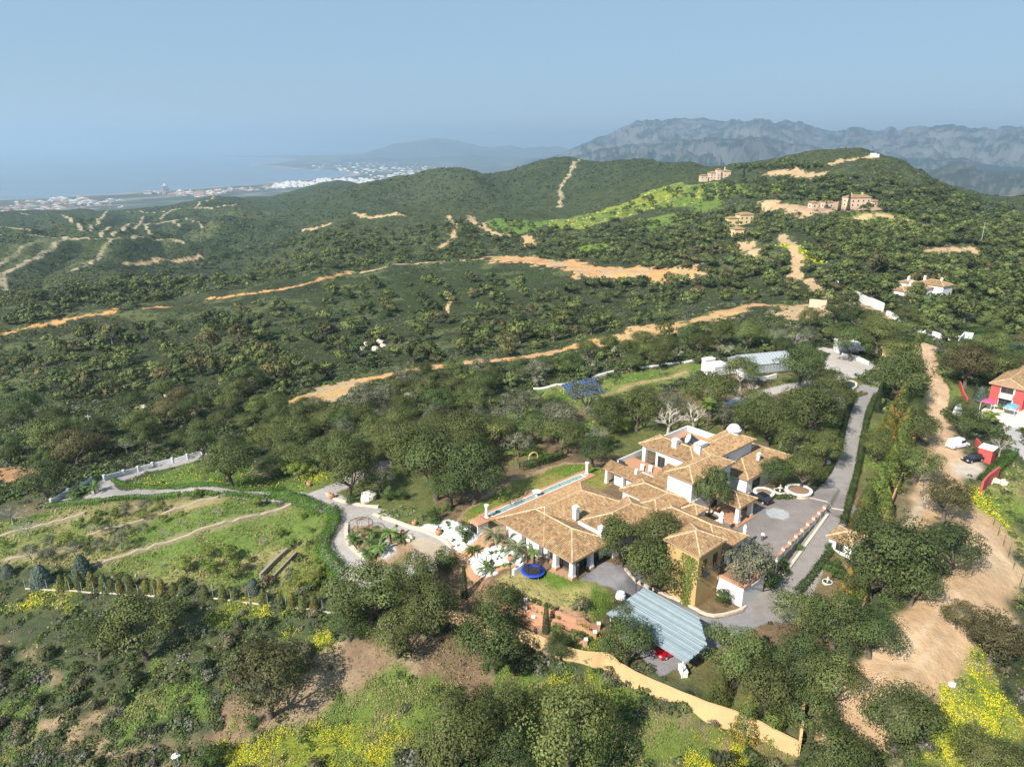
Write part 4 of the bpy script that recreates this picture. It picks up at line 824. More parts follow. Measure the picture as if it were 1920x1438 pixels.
# left entrance wall with piers
def pier_wall(name, pts, label, h=1.15, n=6, mat='white', ph=1.3):
    r = empty(name, (0, 0, 0), label, 'wall'); w = resample(smooth(pts, 1), 1.0); mb = MB(); strip(mb, w, h, .25); mb.build('panel', M[mat], r)
    for i in np.linspace(0, len(w)-1, n).astype(int): pier(r, w[i][0], w[i][1], float(zi(*w[i])), ph, .38, mat)
    return r
pier_wall('balustrade_wall', gpts([(378,852),(342,864),(305,872),(268,882),(232,891),(196,901)]), 'white wall with square piers along the upper bend of the left drive', n=7, mat='palewall')
pier_wall('balustrade_wall', gpts([(172,905),(150,918),(122,930),(97,946)]), 'white wall with piers at the lower left drive entrance', n=4, mat='palewall')
# retaining wall of the courtyard
r = empty('retaining_wall', (HO[0], HO[1], 0), 'white and brick retaining wall with stepped tile coped piers along the courtyard', 'wall', HA)
Pw = [(9.3, -18.75), (29.3, -16.45)]
for i in range(8):
    f0, f1 = i/8, (i+1)/8; a0 = np.array(Pw[0])*(1-f0)+np.array(Pw[1])*f0; a1 = np.array(Pw[0])*(1-f1)+np.array(Pw[1])*f1
    z = .62; mb = MB(); d = (a1-a0)/np.linalg.norm(a1-a0); nn = np.array([-d[1], d[0]])*.16
    q = [a0-nn, a1-nn, a1+nn, a0+nn]; mb.prism(q, -.3, z, 0); q2 = [a0-nn*1.03, a1-nn*1.03, a1-nn*.2, a0-nn*.2]; mb.prism(q2, -4.2, -.301, 1); mb.build('panel', [M['white'], M['stone']], r)
    mb = MB(); q = [a0-nn*1.5, a1-nn*1.5, a1+nn*1.5, a0+nn*1.5]; mb.prism(q, z+.001, z+.10); mb.build('coping', M['terracotta'], r)
    mb = MB(); mb.box(a1[0]-.24, a1[1]-.24, -.3, a1[0]+.24, a1[1]+.24, 1.05); mb.box(a1[0]-.3, a1[1]-.3, 1.05, a1[0]+.3, a1[1]+.3, 1.16, 1); mb.build('pier', [M['white'], M['terracotta']], r)
mb = MB(); q = [(10, -20.0), (28.5, -17.6), (28.5, -17.2), (10, -19.55)]
mb.add([(x, y, -4.6 if x < 20 else -2) for x, y in q]+[(x, y, -3.4+3.3*float(sstep(np.array(x), 2, 31))+.45) for x, y in q], [(3, 2, 1, 0), (4, 5, 6, 7), (0, 1, 5, 4), (1, 2, 6, 5), (2, 3, 7, 6), (3, 0, 4, 7)])
tag(mb.build('kerb_bed', M['palestone'], None, (HO[0], HO[1], 0), HA), 'narrow sandstone planting kerb at the foot of the courtyard retaining wall', 'kerb')
# painted line and kerbs
def ribbon(name, pts, w, mat, up=.03):
    p = resample(pts, .5); n = side(p); mb = MB(); V = []
    for i, q in enumerate(p):
        for s_ in (-1, 1): e = q+n[i]*w/2*s_; V.append((*e, float(zi(*e))+up))
    mb.add(V, [(2*i, 2*i+1, 2*i+3, 2*i+2) for i in range(len(p)-1)]); return mb.build(name, M[mat])
tag(ribbon('threshold_strip', gpts([(1510,931),(1583,957)]), .45, 'palestone'), 'pale stone strip laid across the drive where it meets the courtyard', 'paving strip')
wall_line('kerb', gpts([(1172,1068),(1182,1082),(1210,1097),(1250,1114),(1300,1140),(1318,1152),(1345,1157),(1390,1145),(1398,1138)]), .35, .35, 'palestone', 'sandstone kerb edging the flower bed at the foot of the ochre tower', 'kerb')
M['rubble'] = simple('rubble', (.36, .30, .20), .95, .5, 2.5, .8)
# terrace walls in the grove
wall_line('terrace_wall', gpts([(0,1006),(83,984),(160,963)]), .35, .7, 'rubble', 'rough stone terrace wall, uppermost left in the grove', 'wall', jit=.25)
wall_line('terrace_wall', gpts([(147,1009),(187,999),(260,980),(333,955),(410,933)]), .3, .6, 'rubble', 'broken stone terrace wall through the middle of the grove', 'wall', jit=.3)
wall_line('terrace_wall', gpts([(172,1064),(233,1042),(333,1012),(416,985),(546,948)]), .42, .7, 'rubble', 'longest stone terrace wall crossing the grove to the hedge', 'wall', jit=.25)
wall_line('terrace_wall', gpts([(10,1052),(60,1042),(150,1027)]), .35, .7, 'rubble', 'short stone terrace wall low on the left of the grove', 'wall', jit=.25)
wall_line('ditch_wall', gpts([(488,1085),(520,1052),(540,1035)]), .9, .5, 'stone', 'dark stone wall on the left of the steep grove steps', 'wall')
wall_line('ditch_wall', gpts([(508,1090),(535,1062),(556,1040)]), .7, .3, 'stone', 'stone edge on the right of the steep grove steps', 'wall')
wall_line('rock_edging', gpts([(650,985),(649,1010),(660,1030),(685,1047)]), .5, .6, 'palestone', 'rough rock edging around the palm island in the left drive', 'edging', jit=.25)
wall_line('rock_edging', gpts([(700,964),(745,981),(790,995),(828,1010),(848,1028)]), .4, .5, 'palestone', 'rough rock edging below the succulent bed by the white gravel', 'edging', jit=.25)
wall_line('rock_edging', gpts([(612,925),(625,936),(660,945),(710,952)]), .35, .5, 'palestone', 'rock edging along the drive under the willow green trees', 'edging', jit=.2)
# terraced beds below the front lawn
for k, (pts, lab) in enumerate((([(945,1118),(960,1124)], 'short brick bed wall, the leftmost below the front lawn'), ([(985,1135),(1030,1152),(1080,1168),(1122,1180)], 'upper brick terrace wall with white pier caps below the front lawn'),
        ([(985,1150),(1030,1168),(1075,1180),(1115,1196)], 'middle brick terrace wall below the front lawn'), ([(1000,1168),(1050,1186),(1098,1210)], 'lower brick terrace wall beside the ochre boundary wall'))):
    w = gpts(pts); r = empty('terrace_bed_wall', (0, 0, 0), lab, 'wall'); q = resample(w, 1.0); mb = MB(); strip(mb, q, .75, .35); mb.build('panel', M['brick'], r)
    for i in np.linspace(0, len(q)-1, max(2, len(q)//6)).astype(int):
        mb = MB(); z = float(zi(*q[i])); mb.box(q[i][0]-.2, q[i][1]-.2, z-.5, q[i][0]+.2, q[i][1]+.2, z+.95, 1); mb.box(q[i][0]-.26, q[i][1]-.26, z+.95, q[i][0]+.26, q[i][1]+.26, z+1.12, 0); mb.build('pier', [M['white'], M['brick']], r)
# chain link fence below the grove and on the right
def fence(pts, label, n, h=2.0, kerb=True):
    r = empty('wire_fence', (0, 0, 0), label, 'fence'); q = resample(pts, 1.0)
    if kerb: mb = MB(); strip(mb, q, .16, .22); mb.build('kerb', M['palestone'], r)
    ids = np.linspace(0, len(q)-1, n).astype(int)
    for i in ids: mb = MB(); z = float(zi(*q[i])); mb.tube([(*q[i], z-.3), (*q[i], z+h), (q[i][0], q[i][1]-.25, z+h+.3)], .035, 5); mb.build('post', M['dark' if not kerb else 'grey'], r)
    mb = MB()
    for k in (.6, 1.2, h-.05): mb.tube([(*q[i], float(zi(*q[i]))+k) for i in ids], .006, 3)
    mb.build('wire', M['dark'], r); return r
fence(gpts([(48,1104),(120,1107),(200,1112),(290,1118)]), 'wire fence on a pale kerb below the juniper row', 12)
fence(gpts([(400,1122),(480,1132),(560,1140),(640,1150)]), 'wire fence continuing right below the blue spruce', 8)
fence(gpts([(1845,930),(1862,985),(1890,1045),(1912,1100)]), 'wire fence on the flowery slope right of the dirt road bend', 9, kerb=False)
fence(gpts([(1895,1250),(1880,1320),(1872,1380)]), 'wire fence in the yellow flowers at the bottom right', 5, kerb=False)

# ---------------------------------------------------------------- pool, garden ornaments
def pool_at(a, b): return hw(a, b)
r = empty('lap_pool', (HO[0], HO[1], 0), 'long narrow turquoise lap pool with terracotta edge beside the pool wing', 'pool', HA)
def ring(mb, x0, x1, y0, y1, w, z0, z1, m=0):
    mb.box(x0, y0, z0, x1, y0+w, z1, m); mb.box(x0, y1-w, z0, x1, y1, z1, m); mb.box(x0, y0+w, z0, x0+w, y1-w, z1, m); mb.box(x1-w, y0+w, z0, x1, y1-w, z1, m)
mb = MB(); mb.box(-16, 19, -.6, 10.4, 19.8, .1); mb.box(-16, 21.3, -.6, 10.4, 22.0, .1); mb.box(-16, 19.8, -.6, -14.5, 21.3, .1); mb.box(8.7, 19.8, -.6, 10.4, 21.3, .1)
mb.lathe([(2.3, -.6), (2.3, .102), (1.9, .102), (1.9, -.6)], -3.6, 20.6, 24); mb.build('coping', M['terracotta'], r)
mb = MB(); mb.box(-14.5, 19.8, -.6, 8.7, 21.3, -.08); mb.lathe([(1.9, -.6), (1.9, -.075), (.01, -.075)], -3.6, 20.6, 24); mb.build('water', M['water'], r)
mb = MB(); ring(mb, -14.5, 8.7, 19.8, 21.3, .18, -.5, .14); mb.build('rim', M['white'], r)
mb = MB(); mb.lathe([(.25, -.3), (.22, .5), (.8, .75), (.85, .85), (.7, .8), (.2, .72)], -3.6, 20.6, 18); mb.build('basin', M['white'], r)
for a, b, lab in ((-15.4, 20.4, 'white column at the near end of the lap pool'), (9.6, 20.6, 'white column at the far end of the lap pool')):
    mb = MB(); x, y = hw(a, -b); mb.lathe([(.42, 0), (.42, .3), (.3, .4), (.26, 2.2), (.4, 2.3), (.42, 2.55), (.2, 2.6)], 0, 0, 12)
    tag(mb.build('garden_column', M['white'], None, (x, y, -.1)), lab, 'column')
r = empty('pump_house', (*hw(-18.7, -18.3), -.2), 'small white box hut with dark louvred doors by the pool end', 'hut', HA)
mb = MB(); mb.box(-1.1, -1, -.3, 1.1, 1, 1.7); mb.build('wall', M['white'], r); mb = MB(); mb.box(-1.3, -1.2, 1.701, 1.3, 1.2, 1.85); mb.box(-1.2, -1.1, 1.85, 1.2, 1.1, 2.0, taper=.5); mb.build('roof', M['terracotta'], r)
mb = MB(); mb.box(-1.16, -.8, 0, -1.101, .8, 1.4); mb.build('door', M['dark'], r)
# trampoline
x, y = at(999, 1082, -.9)[:2]; r = empty('trampoline', (x, y, float(zi(x, y))), 'round blue edged trampoline with a dark safety net on the front lawn', 'trampoline')
M['blue'] = simple('blue_pad', (.015, .07, .55), .5, .1); M['net'] = simple('black_net', (.03, .03, .035), .8, .1)
mb = MB(); mb.lathe([(1.15, .62), (1.75, .60), (1.78, .68), (1.7, .74), (1.18, .74), (1.15, .66)], 0, 0, 28); mb.build('pad', M['blue'], r)
mb = MB(); mb.lathe([(1.16, .64), (1.16, .70)], 0, 0, 28); mb.build('mat', M['net'], r)
for k in range(6):
    t = k*math.pi/3; c, s_ = math.cos(t), math.sin(t); mb = MB(); mb.tube([(1.5*c, 1.5*s_, -.1), (1.5*c, 1.5*s_, .62)], .04, 5); mb.build('leg', M['grey'], r)
    mb = MB(); mb.tube([(1.6*c, 1.6*s_, .6), (1.6*c, 1.6*s_, 2.3)], .045, 5); mb.build('pole', M['dark'], r)
    mb = MB()
    for j in range(10):
        u = t+j*math.pi/30; mb.tube([(1.4*math.cos(u), 1.4*math.sin(u), .75), (1.4*math.cos(u), 1.4*math.sin(u), 2.2)], .028, 3)
    for zz in np.linspace(.9, 2.2, 8): mb.tube([(1.4*math.cos(t+q), 1.4*math.sin(t+q), zz) for q in np.linspace(0, math.pi/3, 5)], .02, 3)
    mb.build('net', M['net'], r)
mb = MB(); q = gpts([(962,1079),(985,1064)]); strip(mb, resample(q, 1), 1.0, .45); tag(mb.build('low_wall', M['white']), 'short white sloping wall just left of the trampoline', 'wall')
# planters, fountain, pots, lamps
def planter(x, y, z, r0, label, h=.8):
    r = empty('round_planter', (x, y, z), label, 'planter'); mb = MB(); mb.lathe([(r0, -.4), (r0, h-.2), (r0+.18, h-.19), (r0+.18, h), (r0-.35, h), (r0-.35, h-.3)], 0, 0, 22, 0); mb.build('rim', M['white'], r)
    mb = MB(); mb.lathe([(r0+.03, -.4), (r0+.03, h-.25)], 0, 0, 22); mb.build('base', M['palestone'], r)
    mb = MB(); mb.lathe([(r0-.36, h-.5), (r0-.36, h-.12), (.02, h-.02)], 0, 0, 18); mb.build('soil', M['soil'], r); return r
PLN = [(at(1330, 972, .3), 1.9, 'round white rimmed planter holding the oak beside the entrance porch'), (at(1432, 926, .3), 1.7, 'round planter behind the black car'), (at(1497, 922, .3), 2.2, 'large round planter at the corner of the courtyard and the drive')]
for p, r0, lab in PLN: planter(p[0], p[1], 0, r0, lab)
def fountain(x, y, z, label, s=1.0):
    r = empty('fountain', (x, y, z), label, 'fountain', sc=(s, s, s)); mb = MB(); mb.lathe([(1.3, -.2), (1.35, .4), (1.15, .42), (1.1, .15), (.2, .15)], 0, 0, 20); mb.build('basin', M['cream'], r)
    mb = MB(); mb.lathe([(1.1, .1), (1.1, .28), (.01, .28)], 0, 0, 18); mb.build('water', M['pond'], r)
    mb = MB(); mb.lathe([(.25, .1), (.16, .8), (.5, 1.0), (.52, 1.08), (.12, 1.05), (.1, 1.5), (.28, 1.62), (.05, 1.66), (.09, 1.9), (.02, 2.05)], 0, 0, 14); mb.build('tier', M['cream'], r); return r
x, y = gp(1551, 1092)[0][:2]; fountain(x, y, float(zi(x, y)), 'small cream tiered fountain in the garden right of the lane', .55)
x, y = gp(1462, 922)[0][:2]; fountain(x, y, float(zi(x, y)), 'small white fountain under the oaks behind the courtyard', .8)
def urn(px, py, label, s=1.0, mat='terracotta', name='terracotta_pot', cat='pot'):
    p = gp(px, py)[0]; mb = MB(); mb.lathe([(.22*s, -.1), (.28*s, .05), (.5*s, .5*s), (.45*s, .85*s), (.3*s, .95*s), (.36*s, 1.05*s), (.25*s, 1.05*s), (.2*s, .8*s)], 0, 0, 14)
    return tag(mb.build(name, M[mat], None, p), label, cat)
urn(580, 912, 'orange terracotta jar left of the upper drive', 1.1); urn(622, 935, 'orange terracotta jar on the rock edging where the drives meet', 1.2); urn(777, 985, 'orange pot at the edge of the succulent bed', .9); urn(822, 1003, 'large orange pot by the white gravel', 1.1)
urn(755, 1003, 'orange pot on the palm island', .9); urn(957, 1052, 'terracotta pot holding a small palm on white gravel', 1.0); urn(990, 985, 'terracotta pot next to the pool hut', .8) if False else None
urn(1163, 1128, 'squat white stone pedestal on the dark drive above the carport', 1.5, 'white', 'stone_pedestal', 'pedestal'); urn(507, 1090, 'orange red bin at the foot of the grove steps', .9, 'red', 'bin', 'bin'); urn(1411, 1113, 'black bin by the basement wall', 1.0, 'dark', 'bin', 'bin')
urn(1439, 1100, 'orange pot at the corner of the basement wall', .9); urn(1553, 872, 'white statue base beside the drive hedge', .9, 'white', 'statue', 'statue'); urn(575, 930, 'dark stub by the drive', .8) if False else None
def lamp(px, py, label, h=2.2):
    p = gp(px, py)[0]; r = empty('garden_lamp', p, label, 'lamp post', group='garden lamp posts'); mb = MB(); mb.tube([(0, 0, -.2), (0, 0, h)], [.06, .04], 6); mb.build('pole', M['dark'], r)
    mb = MB(); mb.lathe([(.08, h), (.2, h+.1), (.22, h+.4), (.05, h+.55)], 0, 0, 6); mb.build('lantern', M['dark'], r)
for px, py, lab in ((745,1010,'dark lamp post on the palm island beside the drive'), (922,1062,'dark lamp post at the edge of the white gravel'), (957,1084,'dark lamp post at the end of the low white wall'), (1083,1087,'dark lamp post at the front corner of the villa plinth'), (1192,1115,'dark lamp post at the upper corner of the carport')): lamp(px, py, lab)
# rock and boulders
def rock(px, py, s, label, mat='palestone', sq=.8):
    p = gp(px, py)[0]; rg = np.random.default_rng(int(px*7+py)); V = []; Fs = []; n = 9
    for i in range(7):
        th = math.pi*i/6
        for k in range(n):
            f = s*(.7+.5*rg.random()); V.append((f*math.sin(th)*math.cos(6.283*k/n), f*math.sin(th)*math.sin(6.283*k/n), sq*f*math.cos(th)))
    for i in range(6):
        for k in range(n): Fs.append((i*n+k, i*n+(k+1) % n, (i+1)*n+(k+1) % n, (i+1)*n+k))
    mb = MB(); mb.add(V, Fs); return tag(mb.build('boulder', M[mat], None, (p[0], p[1], p[2]+s*.3)), label, 'rock')
rock(692, 938, 1.5, 'big pale boulder under the willow green trees', 'cream', 1.1); rock(768, 1012, .8, 'brown boulder on the palm island')
for px, py, s in ((690,648,4),(705,656,3.5),(712,644,4),(680,655,3),(718,650,3)): rock(px, py, s*.5, 'pale rock of the outcrop on the middle hillside', 'palestone', .6)['group'] = 'rocks of the hillside outcrop'
for px, py, s in ((268,765,1.2),(310,745,1.1)): rock(px, py, s, 'pale rock in dark scrub left of the middle, %s' % ('nearer' if px < 300 else 'farther up'), 'palestone', .6)
rock(1785, 1285, .5, 'whitish stone lying in yellow flowers at the lower right', 'white', .7); rock(330, 1420, .6, 'small white stone in the scrub at the bottom left', 'white', .7)
for px, py in ((1865,905),(1880,908),(1855,903)): rock(px, py, 1.0, 'rubble stone heaped beside the red gate wall', 'palestone', .7)['group'] = 'rubble by the red wall'
# carport
r = empty('carport', (HO[0], HO[1], 0), 'open carport with a large pale green striped corrugated roof', 'carport', HA)
mg, tg, pg = newmat('corrugated_sheet'); ax_ = tg.nodes.new('ShaderNodeSeparateXYZ'); tg.links.new(objvec(tg), ax_.inputs[0])
ww = noise(tg, .9, 2, .5); vx = tg.nodes.new('ShaderNodeCombineXYZ'); tg.links.new(ax_.outputs[0], vx.inputs[0])
nz = tg.nodes.new('ShaderNodeTexNoise'); nz.inputs['Scale'].default_value = 4.2; nz.inputs['Detail'].default_value = 1; tg.links.new(vx.outputs[0], nz.inputs['Vector'])
cr = tg.nodes.new('ShaderNodeValToRGB'); cr.color_ramp.elements[0].position = .38; cr.color_ramp.elements[0].color = (.11, .17, .185, 1); cr.color_ramp.elements[1].position = .62; cr.color_ramp.elements[1].color = (.31, .36, .39, 1)
tg.links.new(nz.outputs['Fac'], cr.inputs[0]); tg.links.new(mulcol(tg, cr.outputs[0], nmath(tg, 'MULTIPLY_ADD', noise(tg, 1.2, 4, .7, objvec(tg)), .5, .75)), pg.inputs['Base Color']); pg.inputs['Roughness'].default_value = .55
mb = MB(); n = 58; X0, X1 = -19.2, -11.0
def cz(x): return -.55+.05*(x-X0)
for i in range(n):
    x0 = X0+(X1-X0)*i/n; x1 = X0+(X1-X0)*(i+1)/n; xm = (x0+x1)/2
    ye = -22.6+max(0, (x1-(-14.6)))*1.0; ys = -9.7; j = random.uniform(-.12, .12)
    V = []
    for y in (ye+j, ys+j*.3):
        for x, dz in ((x0, 0), (x0+.25*(x1-x0), .09), (x0+.6*(x1-x0), .09), (x0+.8*(x1-x0), 0), (x1, 0)): V.append((x, y, cz(x)+dz))
    mb.add(V, [(k, k+1, 5+k+1, 5+k) for k in range(4)])
mb.build('roof', mg, r)
for x, y in ((-18.8, -22.0), (-18.8, -16), (-18.8, -10.2), (-11.5, -10.2), (-11.6, -15), (-13.4, -20.6)):
    mb = MB(); mb.box(x-.08, y-.08, -4.2, x+.08, y+.08, cz(x)-.02); mb.build('post', M['white' if y < -21 else 'grey'], r)
mb = MB()
for y in (-21.9, -16, -10.2): mb.box(X0+.2, y-.06, cz(X0)-.2, -11.3 if y > -20 else -14.8, y+.06, cz(X0)-.03)
mb.build('beam', M['grey'], r)
p = gp(1280, 1262)[0]; mb = MB(); mb.box(-.35, -.8, -.3, .35, .8, .8); mb.box(-.4, -.85, .8, .4, .85, .87); tag(mb.build('utility_box', M['white'], None, p, HA-.6), 'white utility box standing at the carport corner', 'box')
# cars
M['wheel'] = simple('tyre', (.02, .02, .02), .8, .1); M['lamp'] = simple('lamp_glass', (.6, .6, .6), .2, .05); M['tail'] = simple('tail_lamp', (.4, .02, .02), .3, .05)
def car(loc, rz, paint_, label, van=False, L=4.3, Wd=1.8, Hh=1.48):
    r = empty('parked_car', loc, label, 'van' if van else 'car', rz); pm = simple('car_paint', paint_, .25, .03, 1, spec=.6)
    hl = L/2; hd = .72 if not van else .95
    low = [(-hl, .35), (-hl, .75), (-hl+.1, hd+.12), (hl-1.35, hd+.05), (hl-.35, hd-.1), (hl, .6), (hl, .3)]
    if van: top = [(-hl+.06, hd), (-hl+.18, 1.95), (hl-1.75, 1.95), (hl-.95, hd)]
    else: top = [(-hl+.25, hd+.06), (-hl+.75, Hh-.04), (.15, Hh), (hl-1.3, hd+.02)]
    def ext(P_, w0, w1, mb, m=0):
        n = len(P_); zmx = max(p[1] for p in P_); zmn = min(p[1] for p in P_); V = []
        for s_ in (-1, 1):
            for x, z in P_: f = (z-zmn)/(zmx-zmn); V.append((x, s_*(w0+(w1-w0)*f)/2, z))
        mb.add(V, [tuple(range(n)), tuple(range(2*n-1, n-1, -1))]+[(i, i+n, (i+1) % n+n, (i+1) % n) for i in range(n)], None, m)
    mb = MB(); ext(low, Wd, Wd*.97, mb); mb.build('body', pm, r)
    mb = MB(); ext(top, Wd*.94, Wd*.76, mb); cab = mb.build('cabin', M['glass'] if not van else pm, r)
    xs = (top[1][0], top[2][0]); zt = top[1][1]+.005; mb = MB(); mb.box(xs[0]-.05, -Wd*.39, zt-.02, xs[1]+.1, Wd*.39, zt+.045); mb.build('roof', pm, r)
    if van:
        mb = MB(); mb.add([(hl-1.68, -.7, 1.85), (hl-1.68, .7, 1.85), (hl-.98, .8, 1.02), (hl-.98, -.8, 1.02)], [(0, 1, 2, 3)]); mb.build('windscreen', M['glass'], r)
        mb = MB()
        for s_ in (-1, 1): mb.box(-.1, s_*.82-.03, 1.15, hl-1.4, s_*.82+.05, 1.7)
        mb.build('side_window', M['glass'], r)
    for x in (-hl+.8, hl-.85):
        for s_ in (-1, 1):
            mb = MB(); mb.tube([(x, s_*(Wd/2-.18), .33), (x, s_*(Wd/2+.03), .33)], .33, 14); wl = mb.build('wheel', M['wheel'], r); mb = MB(); mb.tube([(x, s_*(Wd/2+.02), .33), (x, s_*(Wd/2+.045), .33)], .19, 10); mb.build('rim', M['grey'], wl)
    for s_ in (-1, 1):
        mb = MB(); mb.box(hl-.18, s_*.62-.16, .55, hl+.02, s_*.62+.16, .7); mb.build('headlight', M['lamp'], r); mb = MB(); mb.box(-hl-.02, s_*.66-.13, .62, -hl+.1, s_*.66+.13, .82); mb.build('tail_light', M['tail'], r)
    return r
def carat(px, py, face, paint_, label, z=None, **k):
    p = gp(px, py)[0] if z is None else at(px, py, z); q = gp(*face)[0] if z is None else at(*face, z); car(p, math.atan2(q[1]-p[1], q[0]-p[0]), paint_, label, **k)
carat(1425, 938, (1400, 925), (.012, .014, .02), 'black car parked behind the entrance porch', z=0.02)
carat(1795, 838, (1812, 834), (.75, .76, .78), 'white van with roof bars parked under trees right of the dirt road', van=True, L=5.0)
carat(1823, 864, (1800, 868), (.015, .015, .02), 'black hatchback by the red gate pillar')
carat(1256, 1224, (1240, 1230), (.55, .01, .02), 'red car parked under the carport roof', z=-3.38)
carat(1436, 785, (1450, 780), (.02, .02, .025), 'dark car half hidden under oaks behind the villa')
carat(1795, 775, (1798, 765), (.6, .63, .66), 'pale grey van under the trees left of the red house', van=True, L=5.2)
# solar panels
r = empty('solar_array', (*at(1092, 738, -5)[:2], -5), 'pair of ground mounted blue solar panel arrays on the green slope', 'solar array', .55)
mp, tp, pp = newmat('photovoltaic'); bt = tp.nodes.new('ShaderNodeTexBrick'); tp.links.new(objvec(tp), bt.inputs['Vector']); bt.inputs['Scale'].default_value = 1.0; bt.offset = 0
for k, v in (('Color1', (.03, .06, .14, 1)), ('Color2', (.04, .075, .17, 1)), ('Mortar', (.25, .29, .36, 1))): bt.inputs[k].default_value = v
for k, v in (('Mortar Size', .035), ('Brick Width', 1.1), ('Row Height', 1.0)): bt.inputs[k].default_value = v
tp.links.new(bt.outputs['Color'], pp.inputs['Base Color']); pp.inputs['Roughness'].default_value = .25
for x0 in (-5.2, .4):
    mb = MB(); mb.add([(x0, -3, 0), (x0+5.2, -3, 0), (x0+5.2, 3, 0), (x0, 3, 0), (x0, -3, -.1), (x0+5.2, -3, -.1), (x0+5.2, 3, -.1), (x0, 3, -.1)], [(0, 1, 2, 3), (7, 6, 5, 4), (0, 4, 5, 1), (1, 5, 6, 2), (2, 6, 7, 3), (3, 7, 4, 0)])
    o = mb.build('panel', mp, r, (0, 0, 1.6)); o.rotation_euler = (R(24), 0, 0)
    mb = MB()
    for x in (x0+.6, x0+4.6): mb.tube([(x, -2.4, -.8), (x, -2.4, .5)], .06, 5); mb.tube([(x, 2.4, -.8), (x, 2.4, 2.6)], .06, 5)
    mb.build('frame', M['grey'], r)
# pergolas
def pergola(loc, label, n=6, rad=1.7, h=2.8, mat='cream', rz=0, dome=False):
    r = empty('pergola', loc, label, 'pergola', rz)
    for k in range(n):
        t = 6.283*k/n; mb = MB(); mb.lathe([(.05, -.2), (.05, h)] if dome else [(.22, -.2), (.22, .2), (.14, .25), (.12, h-.2), (.2, h)], rad*math.cos(t), rad*math.sin(t), 8); mb.build('column', M[mat], r)
    mb = MB(); mb.tube([(rad*math.cos(6.283*k/16), rad*math.sin(6.283*k/16), h+.1) for k in range(17)], .06 if dome else .14, 5); mb.build('ring_beam', M[mat], r)
    mb = MB()
    for k in range(8):
        t = 3.1416*k/8; mb.tube([(rad*1.2*math.cos(t), rad*1.2*math.sin(t), h+.25), (0, 0, h+(.9 if dome else .3)), (-rad*1.2*math.cos(t), -rad*1.2*math.sin(t), h+.25)], .035 if dome else .06, 4)
    mb.build('rafter', M['wood' if dome else mat], r)
pergola((*at(1478, 838, -.2)[:2], -.2), 'round cream columned pergola in the trees behind the villa')
pergola(tuple(gp(678, 1005)[0]), 'rusty domed wire arbour at the left edge of the palm island', 6, 2.0, 2.4, 'wood', dome=True)
p = gp(1000, 865)[0]; r = empty('garden_arch', p, 'small yellow moon gate arch in the hedge beyond the pool lawn', 'arch', .4)
mb = MB(); mb.tube([(1.0*math.cos(t), 0, 1.0+1.0*math.sin(t)) for t in np.linspace(-.6, 3.74, 15)], .14, 6); mb.build('ring', M['ochrewall'], r)
mb = MB(); mb.box(-1.3, -.25, -.5, 1.3, .25, .35); mb.build('base', M['stone'], r)
# poles, sun loungers, pond
for px, py, h, lab in ((1680*0+1838, 462, 14, 'pale utility pole by the bare track at the far right'), (172, 815, 6, 'thin pale pole among oaks at the left'), (1726, 545, 9, 'thin mast behind the hillside house')):
    p = gp(px, py)[0]; mb = MB(); mb.tube([(0, 0, -1), (0, 0, h)], [.16, .1], 6); mb.box(-.8, -.06, h-.6, .8, .06, h-.45); tag(mb.build('utility_pole', M['grey'], None, p), lab, 'pole')
def lounger(a, b, z, rz, label):
    x, y = hw(a, b); r = empty('sun_lounger', (x, y, z), label, 'sun lounger', rz, 'white terrace loungers'); mb = MB(); mb.box(-.95, -.33, .28, .35, .33, .36); mb.build('seat', M['white'], r)
    mb = MB(); mb.add([(.35, -.33, .3), (.35, .33, .3), (.95, .33, .75), (.95, -.33, .75), (.35, -.33, .22), (.35, .33, .22), (.95, .33, .67), (.95, -.33, .67)], [(0, 1, 2, 3), (7, 6, 5, 4), (0, 4, 5, 1), (1, 5, 6, 2), (2, 6, 7, 3), (3, 7, 4, 0)]); mb.build('backrest', M['white'], r)
    for x in (-.8, .3):
        for s_ in (-.28, .28): mb = MB(); mb.box(x-.04, s_-.04, 0, x+.04, s_+.04, .28); mb.build('leg', M['white'], r)
lounger(12.9, -10.2, 3.6, HA+.6, 'white sun lounger on the upper terrace, the left one'); lounger(13.6, -8.9, 3.6, HA+.6, 'white sun lounger on the upper terrace, the right one')
w = gpts([(1572,722),(1590,714),(1606,718),(1604,730),(1585,732)]); zz = max(p[2] for p in w)+.1; mb = MB(); mb.add([(p[0], p[1], zz) for p in w], [tuple(range(len(w)))]); tag(mb.build('pond', M['pond']), kind='structure')
wall_line('pond_edging', w+[w[0]], .35, .5, 'palestone', 'pale stone edging around the dark pond beside the main drive', 'edging', jit=.15)
c = at(1840, 648, 1); mb = MB(); M['court'] = simple('green_court', (.05, .17, .08), .9, .1)
for (px, py), lab, s in (((1822, 636), 'green sports court surface nearest the long white wall', 7), ((1895, 645), 'green sports court surface at the right edge', 9)):
    p = gp(px, py)[0]; mb = MB(); mb.box(-s, -s*.6, -1, s, s*.6, .9); r = tag(mb.build('sports_court', M['court'], None, p, .4), lab, 'court')
mb = MB()
